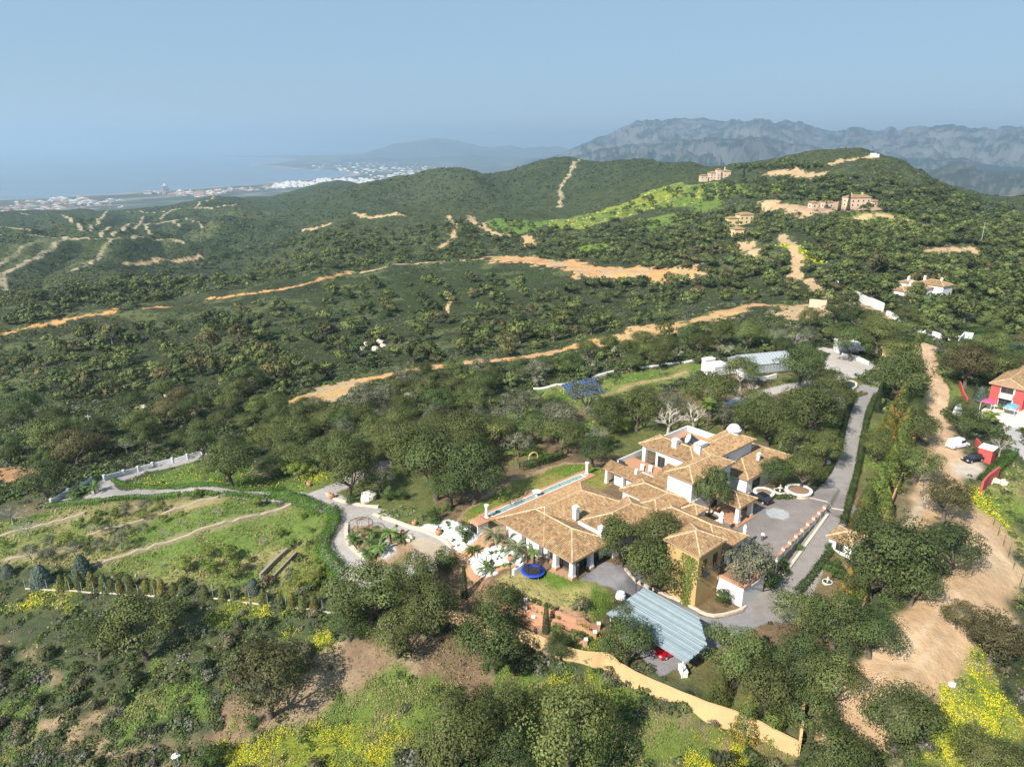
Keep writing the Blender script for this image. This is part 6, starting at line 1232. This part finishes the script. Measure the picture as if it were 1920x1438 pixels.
# ---- round shrubs
for x, y, w, lab in [(813,966,36,'clipped round bush on bare soil above the white gravel'), (870,994,38,'clipped round bush in the upper white gravel'), (1355,1118,34,'big round green bush in the bed right of the tower'), (1312,1105,28,'bush against the right side of the tower'), (1568,1052,17,'small clipped bush right of the lane'), (1500,1026,15,'clipped bush against the courtyard retaining wall'), (835,1048,52,'large dark round bush at the end of the left drive'), (730,925,30,'dark green round bush above the succulent bed'), (755,925,26,'second dark green bush above the succulent bed'), (655,935,22,'low bush on the rock edging at the drive junction'), (840,950,18,'clipped bush at the end of the pool lawn path'), (1446,1085,40,'dark shrub at the corner of the basement terrace'), (1470,1060,30,'loose shrub at the lower end of the retaining wall'), (1555,1024,18,'reddish shrub beside the garden shed'), (1045,1180,30,'green shrub in the lower terraced bed'), (1060,1195,26,'second green shrub in the lower terraced bed'), (1140,820,26,'pale cactus like shrub beyond the pool lawn'), (1168,800,28,'light green shrub beyond the pool lawn'), (1270,1100,24,'shrub at the foot of the tower left face'), (1300,1110,20,'climbing shrub at the tower corner'), (470,1352,30,'dark green bush under the brown leaved oak'), (395,1415,55,'dark rounded bush in the flowers at the bottom left'), (545,880,35,'orange flowering shrub by the left drive'), (1150,1180,20,'yellow mimosa shrub poking over the carport'), (1700,1000,20,'low bush under the great oak'), (585,1085,40,'yellow green shrub on the slope below the drive hedge'), (600,1060,34,'light shrub below the drive hedge'), (560,1090,30,'small yellowish shrub by the grove steps')]:
    lt = 'light' if any(s in lab for s in ('yellow', 'light', 'pale', 'orange')) else 'round'; tree(lt, x, y, w, lab, None, .95, name='garden_shrub', cat='shrub')
# ---- hedges
def hedge(pts, w, h, label, base=(.07, .13, .02), s=.27, dens=60, group=None):
    q = resample(smooth(gpts(pts), 1), .5); n = side(q); rg = np.random.default_rng(int(q[0][0]*10) & 9999); m = int(len(q)*.5*(2*h+w)*dens); i = rg.integers(0, len(q), m); u = rg.uniform(-1, 1, m); sec = rg.random(m)
    hh = h*(.85+.3*vnoise(i*.21, i*0, 3)); ww = w/2*(.85+.3*vnoise(i*.17, i*0, 9)); t = np.where(sec < .4, 1, 0)
    off = np.where(t == 1, u, np.sign(u)*rg.uniform(.85, 1.1, m)); z = np.where(t == 1, hh*rg.uniform(.9, 1.08, m), hh*rg.random(m)); b = q[i]+n[i]*(off*ww)[:, None]+rg.normal(size=(m, 2))*.12
    p = np.stack([b[:, 0], b[:, 1], zi(b[:, 0], b[:, 1])+z], 1); nr = np.stack([n[i, 0]*off, n[i, 1]*off, .3+t], 1); V = leafquads(p, nr, s*rg.uniform(.7, 1.3, m), rg)
    tag(link('hedge', npmesh('hedge', V, F4(m), M['stuffleaf'], leafcols(m, base, rg, .7+.6*vnoise(i*.3, i*0, 4)))), label, 'hedge', group)
    for p_ in q[::4]: TREES.append((p_[0], p_[1], w*.6))
HG = (.062, .125, .018)
hedge([(88,951),(125,946),(190,944)], 1.2, .9, 'hedge below the left drive entrance'); hedge([(198,940),(270,933),(335,930)], 1.0, .8, 'hedge along the lower drive above the grove, left part', HG); hedge([(345,928),(408,929)], 1.0, .7, 'short hedge along the lower drive in the middle', HG); hedge([(420,928),(470,933),(503,937)], 1.0, .9, 'hedge along the lower drive above the right part of the grove', HG)
hedge([(505,928),(548,937),(575,950),(605,962)], 1.8, 1.6, 'bright hedge turning round the upper right corner of the grove', HG); hedge([(618,958),(630,972),(622,998),(604,1022),(605,1045),(625,1068),(645,1085)], 2.0, 1.5, 'tall bright hedge curving down the inside of the left drive', (.07, .145, .018))
hedge([(213,900),(222,908),(260,914),(330,914),(420,915),(530,918)], .9, .6, 'low green hedge along the upper edge of the lower drive', HG)
hedge([(1642,742),(1628,775),(1618,820),(1611,870),(1601,910),(1591,945),(1587,965),(1580,985)], .9, .8, 'clipped hedge along the right side of the main drive', (.055, .085, .02)); hedge([(1602,742),(1585,785),(1573,845),(1552,888),(1528,914),(1512,928)], .9, .7, 'clipped hedge along the left side of the main drive', (.05, .075, .02)); hedge([(1555,1038),(1520,1085),(1495,1112)], .9, .8, 'clipped hedge along the right side of the lane', (.045, .075, .018)); hedge([(1445,935),(1480,934),(1490,932)], .8, .7, 'low hedge at the back edge of the courtyard', (.05, .08, .02))
hedge([(978,880),(1010,872),(1050,858)], 1.6, 1.5, 'dark hedge along the path beyond the pool lawn', (.04, .075, .018)); hedge([(1540,1060),(1580,1075),(1570,1090)], 1.6, .8, 'low dark parterre hedge around the cream fountain', (.045, .08, .018)); hedge([(1010,1140),(1050,1155)], .8, .5, 'strip of low green plants in the top terraced bed', HG); hedge([(1075,1195),(1108,1205)], .8, .5, 'strip of low green plants in the lower right terraced bed', HG); hedge([(1840,905),(1860,888),(1885,868),(1900,850)], 1.4, 1.2, 'hedge along the pale drive below the red house', (.06, .11, .02))
hedge([(1785,638),(1830,628),(1880,632)], 2.5, 2.2, 'curved dark hedge around the upper green court', (.05, .08, .02)); hedge([(1575,752),(1600,745),(1620,738)], 1.2, .6, 'low yellowish planting above the pond', (.11, .12, .02))
# climbing plants on the tower
rg = np.random.default_rng(5); n = 900; zz = rg.uniform(-3.5, 4.8, n); bb = 13.4+rg.normal(size=n)*(.35+.5*sstep(zz, -2, 3)); x, y = np.array([hw(-6.15-rg.random()*.2, b) for b in bb]).T
tag(link('climbing_plant', npmesh('climbing_plant', leafquads(np.stack([x, y, zz], 1), np.tile([-.7, -.7, .3], (n, 1)), .3, rg), F4(n), M['stuffleaf'], leafcols(n, (.12, .15, .03), rg))), 'green creeper climbing the sunny face of the ochre tower', 'creeper')
# ---------------------------------------------------------------- scattered woodland, scrub, flowers
for q in ([(-19.5,-16),(-19.5,4),(-7,10),(-7,16),(9,16),(9,10),(41,6),(41,-14),(12,-17),(3,-15.5)], [(-20,9),(-20,23),(-10,23),(-10,9)]):
    w = HB(q); m = window(w, 1); m2 = np.zeros(Z.shape, bool); m2[m] = inpoly(GX[m], GY[m], w); SC[m2] = 0; GRS[m2] = 0
for x, y, r_ in [(*g(1725, 556)[:2], 14), (*g(1605, 388)[:2], 26), (*g(1346, 336)[:2], 16), (*g(1390, 420)[:2], 10), (*g(1352, 697)[:2], 8), (*g(1425, 690)[:2], 9), (*g(1590, 662)[:2], 5), (*at(1092, 738, -5)[:2], 7), (*at(1860, 760, 0)[:2], 12), (*g(1822, 636)[:2], 8), (*g(1895, 645)[:2], 10), (*at(1583, 1030, -1.5)[:2], 2.5)]:
    SC[(GX-x)**2+(GY-y)**2 < r_*r_] = 0; TREES.append((x, y, r_))
ZONES = [
 ([(1020,420),(1150,390),(1210,362),(1290,340),(1450,352),(1430,362),(1250,388),(1150,415)], 34, (4,9), 'dark oak', '', ''),
 ([(560,760),(760,745),(1000,770),(1180,740),(1330,760),(1460,760),(1590,720),(1600,770),(1560,860),(1480,800),(1250,790),(1180,790),(1130,830),(960,850),(900,870),(640,900),(500,880),(480,820)], 120, (6,10), 'oak oak dark oak grey', 'olive green oak in the woodland just behind the villa', 'oaks of the villa woodland'),
 ([(0,770),(200,740),(560,720),(700,770),(600,830),(380,850),(200,860),(0,870)], 55, (5,9), 'oak dark oak oak oak dark oak brown', 'oak at the foot of the scrub slope above the left drive', 'oaks above the left drive'),
 ([(700,700),(1000,650),(1300,610),(1450,620),(1560,640),(1400,680),(1200,680),(1050,710),(800,750),(700,740)], 75, (5,9), 'oak oak dark grey oak', 'oak beside the orange track above the solar panels', 'oaks along the orange track'),
 ([(1480,600),(1640,600),(1780,640),(1740,650),(1720,700),(1640,660),(1560,640)], 26, (6,10), 'oak dark oak oak', 'oak around the gate lodge and upper entrance', 'oaks around the upper entrance'),
 ([(1760,660),(1920,640),(1920,700),(1840,725),(1770,745)], 16, (6,10), 'oak brown oak', 'brownish oak between the green courts and the red house', 'oaks by the green courts'),
 ([(1660,560),(1780,560),(1920,560),(1920,630),(1800,640),(1690,600)], 40, (6,9), 'oak dark oak oak', 'oak in the garden of the hillside house', 'oaks around the hillside house'),
 ([(1280,440),(1560,440),(1700,500),(1920,480),(1920,560),(1600,560),(1480,560),(1300,560),(1200,580),(1150,540)], 190, (6,10), 'oak dark oak oak oak dark oak brown', 'dark round oak on the slope around the hillside house and the access path', 'oaks of the right slope'),
 ([(0,650),(300,600),(600,545),(900,505),(1200,540),(1300,600),(1000,650),(700,690),(550,720),(0,750)], 270, (5,10), 'dark oak dark oak oak oak brown', 'small round oak in the dark scrub of the middle hillside', 'oaks of the middle hillside'),
 ([(60,560),(300,500),(560,440),(880,410),(1000,450),(900,480),(600,500),(300,560),(0,610)], 420, (5,9), 'oak dark oak', '', ''), ([(880,410),(1100,425),(1250,405),(1450,380),(1500,440),(1280,450),(1280,500),(1000,480)], 240, (5,9), 'oak dark oak oak', '', ''),
 ([(1500,430),(1560,400),(1700,415),(1920,400),(1920,560),(1700,520),(1560,470)], 270, (6,10), 'oak dark oak oak', '', ''), ([(1250,360),(1460,330),(1640,330),(1750,345),(1920,395),(1800,425),(1500,372),(1350,375)], 200, (6,11), 'dark oak dark', '', ''),
 ([(1380,312),(1500,306),(1560,312),(1400,318)], 16, (9,14), 'dark', '', ''), ([(280,500),(420,475),(600,430),(740,400),(640,430),(420,490)], 60, (5,9), 'dark oak', '', '')]
cand = []
def clear(x, y, r_):
    T = np.array(cand_xy+[(a, b, c) for a, b, c in TREES]); return np.all((T[:, 0]-x)**2+(T[:, 1]-y)**2 > (.62*(T[:, 2]+r_))**2)
for pts in ([(720,705),(790,690),(850,685),(930,675),(1000,668),(1060,655),(1110,640),(1200,620),(1280,605),(1340,590),(1420,570),(1490,575)], [(545,752),(600,735),(660,718)], [(905,484),(1040,495),(1110,508),(1200,510),(1310,510)], [(1000,738),(1130,735),(1240,705),(1300,688)], [(1738,650),(1735,690),(1752,730),(1752,780),(1768,830),(1776,872)], [(1465,440),(1495,480),(1490,515),(1540,550)], [(0,628),(130,598),(300,575),(480,550),(655,510)], [(1590,418),(1610,410),(1650,402),(1700,414),(1780,435)], [(1740,470),(1820,466)], [(570,432),(620,420),(680,408),(760,405)]):
    for q in resample(gpts(pts), 5):
        for f_ in (0, 7, 14) if math.hypot(*q) > 200 else (0,): u_ = q*(1-f_/math.hypot(*q)); TREES.append((u_[0], u_[1], 4.0))
cand_xy = []; rgz = np.random.default_rng(3)
SCb = SC.copy()
for zi_, (poly, n, (w0, w1), kinds, lab, grp) in enumerate(ZONES):
    xs = [p[0] for p in poly]; ys = [p[1] for p in poly]; k = tries = 0
    while k < n and tries < n*7:
        tries += 1; px, py = rgz.uniform(min(xs), max(xs)), rgz.uniform(min(ys), max(ys))
        if not inpoly(np.array([px]), np.array([py]), poly)[0]: continue
        p, t = gp(px, py, 0, 2.5); w = rgz.uniform(w0, w1)*(1.25 if rgz.random() < .12 else 1)
        if SCb[np.clip(np.searchsorted(RR, math.hypot(p[0], p[1])), 0, NR-1), np.clip(np.searchsorted(AZ, math.atan2(p[0], p[1])), 0, NA-1)] < .04 or not clear(p[0], p[1], w*.5): continue
        cand_xy.append((p[0], p[1], w*.5)); cand.append((w/t, p, w, kinds.split()[rgz.integers(len(kinds.split()))], lab, grp, t)); k += 1
cand.sort(key=lambda c: -c[0])
n_oak = sum(1 for o in bpy.data.objects if o.parent is None and o.name.startswith('oak_tree'))
lim = 296-n_oak; rest = []
for c in cand:
    if lim > 0 and c[4]:
        kd = c[3]; put(kd, c[1], c[2], c[4], c[5], random.uniform(.8, 1.1), c[6] < 240, 'bark', name='oak_tree', cat='oak tree'); lim -= 1
    else: rest.append(c)
# the far oaks, one mesh
COLS = dict(oak=OAK, dark=DARK, brown=BROWN, grey=GREY)
LOW = {k: [blobcrown(np.random.default_rng(600+i), 14, 480, .105, (1, 1, 1), v=.3, rz=.40, zc=.42) for i in range(3)] for k in ('a',)}['a']
VV, VC = [], []
for s_, p, w, kd, *_ in rest:
    V, c = LOW[rgz.integers(3)]; th = rgz.uniform(0, 6.28); cs, sn = math.cos(th), math.sin(th); q = V*w; h_ = rgz.uniform(.75, 1.1)
    VV.append(np.stack([q[:, 0]*cs-q[:, 1]*sn+p[0], q[:, 0]*sn+q[:, 1]*cs+p[1], q[:, 2]*h_+p[2]-.1*w], 1)); VC.append(c*np.array(COLS[kd])*rgz.uniform(.65, 1.5))
VV = np.concatenate(VV); tag(link('distant_oaks', npmesh('distant_oaks', VV, F4(len(VV)//4), M['stuffleaf'], np.concatenate(VC))), kind='stuff')
# screen weight of each ground cell, so that the scatter is as dense as it looks
dep = GY*CP-(Z-CAMH)*SP; up_ = GY*SP+(Z-CAMH)*CP; dep = np.maximum(dep, 1); SXp = F*GX/dep; SYp = F*up_/dep
ux, uy = np.gradient(SXp, axis=1), np.gradient(SYp, axis=1); vx_, vy_ = np.gradient(SXp, axis=0), np.gradient(SYp, axis=0)
AREA = np.clip(ux*vy_-uy*vx_, 0, 40); AREA[(np.abs(SXp) > 1150) | (SYp < -900)] = 0; AREA = AREA*np.where(GR > 4500, 0, 1)
T3 = np.array(TREES)
def scatter(Wt, n, rg):
    w = (Wt*AREA).ravel(); w = w/w.sum(); i = rg.choice(w.size, n, p=w); r_, c_ = np.unravel_index(i, Z.shape)
    x = GX[r_, c_]; y = GY[r_, c_]; d = GR[r_, c_]; x = x+rg.normal(size=n)*d*.0022; y = y+rg.normal(size=n)*d*.004
    return x, y, zi(x, y), np.hypot(x, y)
BUSHC = np.array([(.060,.092,.024),(.082,.104,.028),(.115,.118,.085),(.095,.10,.046),(.08,.13,.026),(.040,.056,.022)])
def bushes(name, n, nl, lo, hi, rmin, rmax, seed, zs=.75, ls=.42, colw=None, lowz=-.15):
    rg = np.random.default_rng(seed); x, y, z, d = scatter(SC*((GR > rmin) & (GR < rmax))*(.25+fbm(GX/14, GY/14, 3, seed)**2*2), n, rg)
    s = rg.uniform(lo, hi, n)*np.where(rg.random(n) < .1, 1.5, 1); u = unit(n*nl, rg); u[:, 2] = np.abs(u[:, 2])
    k = np.repeat(np.arange(n), nl); lump = .75+.4*rg.random(n*nl); pp = np.stack([x[k], y[k], z[k]], 1)+u*(s[k]*.5*lump)[:, None]*np.array([1, 1, zs]); pp[:, 2] += lowz*s[k]
    V = leafquads(pp, u, s[k]*ls*rg.uniform(.7, 1.3, n*nl), rg, .6)
    ci = rg.choice(6, n, p=colw or [.28, .24, .14, .14, .06, .14]); base = BUSHC[ci]*rg.uniform(.6, 1.5, n)[:, None]
    c = base[k]*rg.uniform(.65, 1.35, n*nl)[:, None]; fz = np.clip((d-700)/900, 0, 1)[k][:, None]; c = c*(1-fz)+fz*np.array([.042, .060, .027])*rg.uniform(.7, 1.3, n*nl)[:, None]
    tag(link(name, npmesh(name, V, F4(n*nl), M['stuffleaf'], np.repeat(c, 4, 0))), kind='stuff')
bushes('scrub', 4000, 90, .8, 2.1, 30, 175, 71, .8, .17)
bushes('hillside_scrub', 34000, 28, .9, 2.4, 175, 520, 72, .8, .27)
bushes('far_scrub', 20000, 18, 1.8, 3.8, 520, 1100, 73, .8, .34)
bushes('distant_scrub', 16000, 7, 3.0, 6.5, 1100, 3500, 74, .6, .55)
# the nearest bushes, each a plant of its own
BV = []
for i, b in enumerate([(.068,.092,.030),(.088,.108,.036),(.15,.15,.11),(.125,.12,.062),(.058,.076,.032)]):
    rg = np.random.default_rng(800+i); V, c = blobcrown(rg, 14, 480, .11, b, rx=.5, rz=.40, zc=.28, br=(.16, .26), low=-.1); BV.append(npmesh('scrub_bush', V, F4(480), M['leaf'], c))
BL = ['dark green rounded scrub bush', 'olive green rounded scrub bush', 'grey leafless looking scrub bush', 'brownish scrub bush', 'blackish green scrub bush']
rg = np.random.default_rng(9); mb_ = SC*(GR < 120)*np.where(SC > .5, 1, .35); x, y, z, d = scatter(mb_, 420, rg); keep = []
for i in range(len(x)):
    if all((x[i]-a)**2+(y[i]-b)**2 > 2.2 for a, b in keep): keep.append((x[i], y[i]))
for a, b in keep[:230]:
    k = int(rg.integers(5)); s_ = rg.uniform(1.4, 3.0); o = link('scrub_bush', BV[k], None, (a, b, float(zi(a, b))-.05), rg.uniform(0, 6.28)); o.scale = (s_, s_, s_*rg.uniform(.8, 1.1))
    wh = 'left' if a < -12 else 'middle' if a < 18 else 'right'; tag(o, '%s in the %s foreground' % (BL[k], wh), 'bush', '%s bushes, %s foreground' % (BL[k].split()[0], wh))
# flowers and grass
def blades(name, Wt, n, s, col, seed, hz=(.1, .4), mat='stuffleaf', jit=.8, v=.35):
    rg = np.random.default_rng(seed); x, y, z, d = scatter(Wt, n, rg); V = leafquads(np.stack([x, y, z+rg.uniform(*hz, n)], 1), np.tile([-.3, -.5, .7], (n, 1)), s*rg.uniform(.6, 1.4, n)*np.clip(d/90, .8, 2), rg, jit)
    tag(link(name, npmesh(name, V, F4(n), M[mat], leafcols(n, col, rg, None, v))), kind='stuff')
near = GR < 330
blades('yellow_flowers', FL*near*(.12+sstep(fbm(GX/2.5, GY/2.5, 3, 91), .42, .62)), 12000, .15, (.60, .57, .03), 92, (.25, .55), 'flower', v=.2)
blades('grass', GRS*near*(.2+sstep(fbm(GX/3, GY/3, 3, 93), .4, .65)), 34000, .26, (.135, .175, .042), 94, (.02, .22))
blades('dry_grass', (GRS+.15*SC)*(GR < 200)*sstep(fbm(GX/4, GY/4, 3, 95), .5, .7), 14000, .30, (.24, .20, .10), 96, (.02, .18))
blades('hill_flowers', sstep(C[..., 0]*1.0, .13, .16)*(C[..., 2] < .06)*(GRS > .2)*((GR > 330) & (GR < 1100)), 420, .9, (.50, .50, .03), 97, (.2, .6), 'flower')
# ---------------------------------------------------------------- coast towns
M['apart'] = simple('pale_render', (.66, .64, .60), .9, .1, .01); M['apart2'] = simple('ochre_block', (.60, .46, .32), .9, .1, .01); M['shade'] = simple('shaded_window_band', (.22, .24, .26), .7, .1, .05); M['redroof'] = simple('red_roof', (.42, .21, .13), .9, .15, .05)  # window bands are flat darker strips, recess shade put into their colour
def block(seed, mat, fl, roof=False):
    rg = random.Random(seed); mb = MB(); h = 1.0/fl
    mb.box(-.5, -.3, -.4, .5, .3, 1.0)
    for k in range(fl): mb.box(-.46, -.33, (k+.35)*h, .46, -.301, (k+.75)*h, 1); mb.box(-.53, -.26, (k+.35)*h, -.501, .26, (k+.75)*h, 1)
    if roof: mb.box(-.55, -.35, 1.001, .55, .35, 1.25, 2, taper=.28)
    else: mb.box(-.2, -.15, 1.0, .15, .15, 1.18)
    if rg.random() < .6: mb.box(.501, -.2, -.4, .85, .25, .7)
    return mb.mesh('coastal_building', [M[mat], M['shade'], M['redroof']])
BLK = [block(1, 'apart', 4), block(2, 'apart', 3, True), block(3, 'apart', 6), block(4, 'apart2', 4, True), block(5, 'apart', 2)]
def landz(px, py): return at(px, py, SEA+8)
TOWN = [([(0,384),(60,378),(130,374),(240,384),(260,388),(180,395),(100,398),(0,402)], 110, (18,42), (6,14), 'low white building in the seaside town at the far left'), ([(90,374),(150,372),(245,378),(240,384),(150,384),(95,380)], 26, (30,55), (12,22), 'ochre or white apartment block by the sea at the far left'),
        ([(265,366),(305,360),(310,368),(380,372),(430,364),(440,356),(360,360),(300,362)], 80, (20,60), (8,22), 'white hotel block on the wooded coast near the tall tower'), ([(440,356),(520,348),(560,344),(545,352),(470,360)], 60, (20,50), (8,18), 'white building on the coast between the tower and the dense town'),
        ([(515,347),(570,341),(640,337),(720,338),(700,350),(640,348),(560,352),(510,356)], 170, (24,52), (10,28), 'white apartment block in the dense seaside town'), ([(560,312),(640,306),(760,305),(860,318),(800,332),(700,334),(660,322),(600,316)], 170, (25,65), (6,16), 'pale building in the hazy far town beyond the bay'), ([(700,335),(760,330),(850,325),(880,316),(800,312)], 70, (25,60), (6,14), 'pale building scattered on the hazy plain behind the dark hill')]
tall = block(9, 'apart', 14); p = landz(311, 364); o = link('tower_block', tall, None, (p[0], p[1], SEA+2), .3); o.scale = (34, 60, 66); tag(o, 'tall white tower block standing alone on the wooded coast', 'tower block')
rg = np.random.default_rng(44); extra = MB(); cnt = 0
for poly, n, (w0, w1), (h0, h1), lab in TOWN:
    xs = [p[0] for p in poly]; ys = [p[1] for p in poly]; k = 0
    while k < n:
        px, py = rg.uniform(min(xs), max(xs)), rg.uniform(min(ys), max(ys))
        if not inpoly(np.array([px]), np.array([py]), poly)[0]: continue
        k += 1; p = landz(px, py); w = rg.uniform(w0, w1); h = rg.uniform(h0, h1); rz = rg.choice([.2, .35, .1, 1.7]); q = rg.random()
        if cnt < 290:
            o = link('coastal_building', BLK[3 if q < .15 else int(rg.integers(0, 3)) if h > 12 else (1 if q < .5 else 4)], None, (p[0], p[1], SEA+4), rz); o.scale = (w, w*rg.uniform(.6, 1.1), h); tag(o, lab, 'building', lab.split(' in ')[-1].split(' on ')[-1]+' buildings'); cnt += 1
        else: extra.box(p[0]-w/2, p[1]-w/3, SEA-4, p[0]+w/2, p[1]+w/3, SEA+4+h); extra.box(p[0]-w/5, p[1]-w/6, SEA+4+h, p[0]+w/6, p[1]+w/6, SEA+6+h*1.15)
tag(extra.build('far_town', M['apart']), kind='stuff')
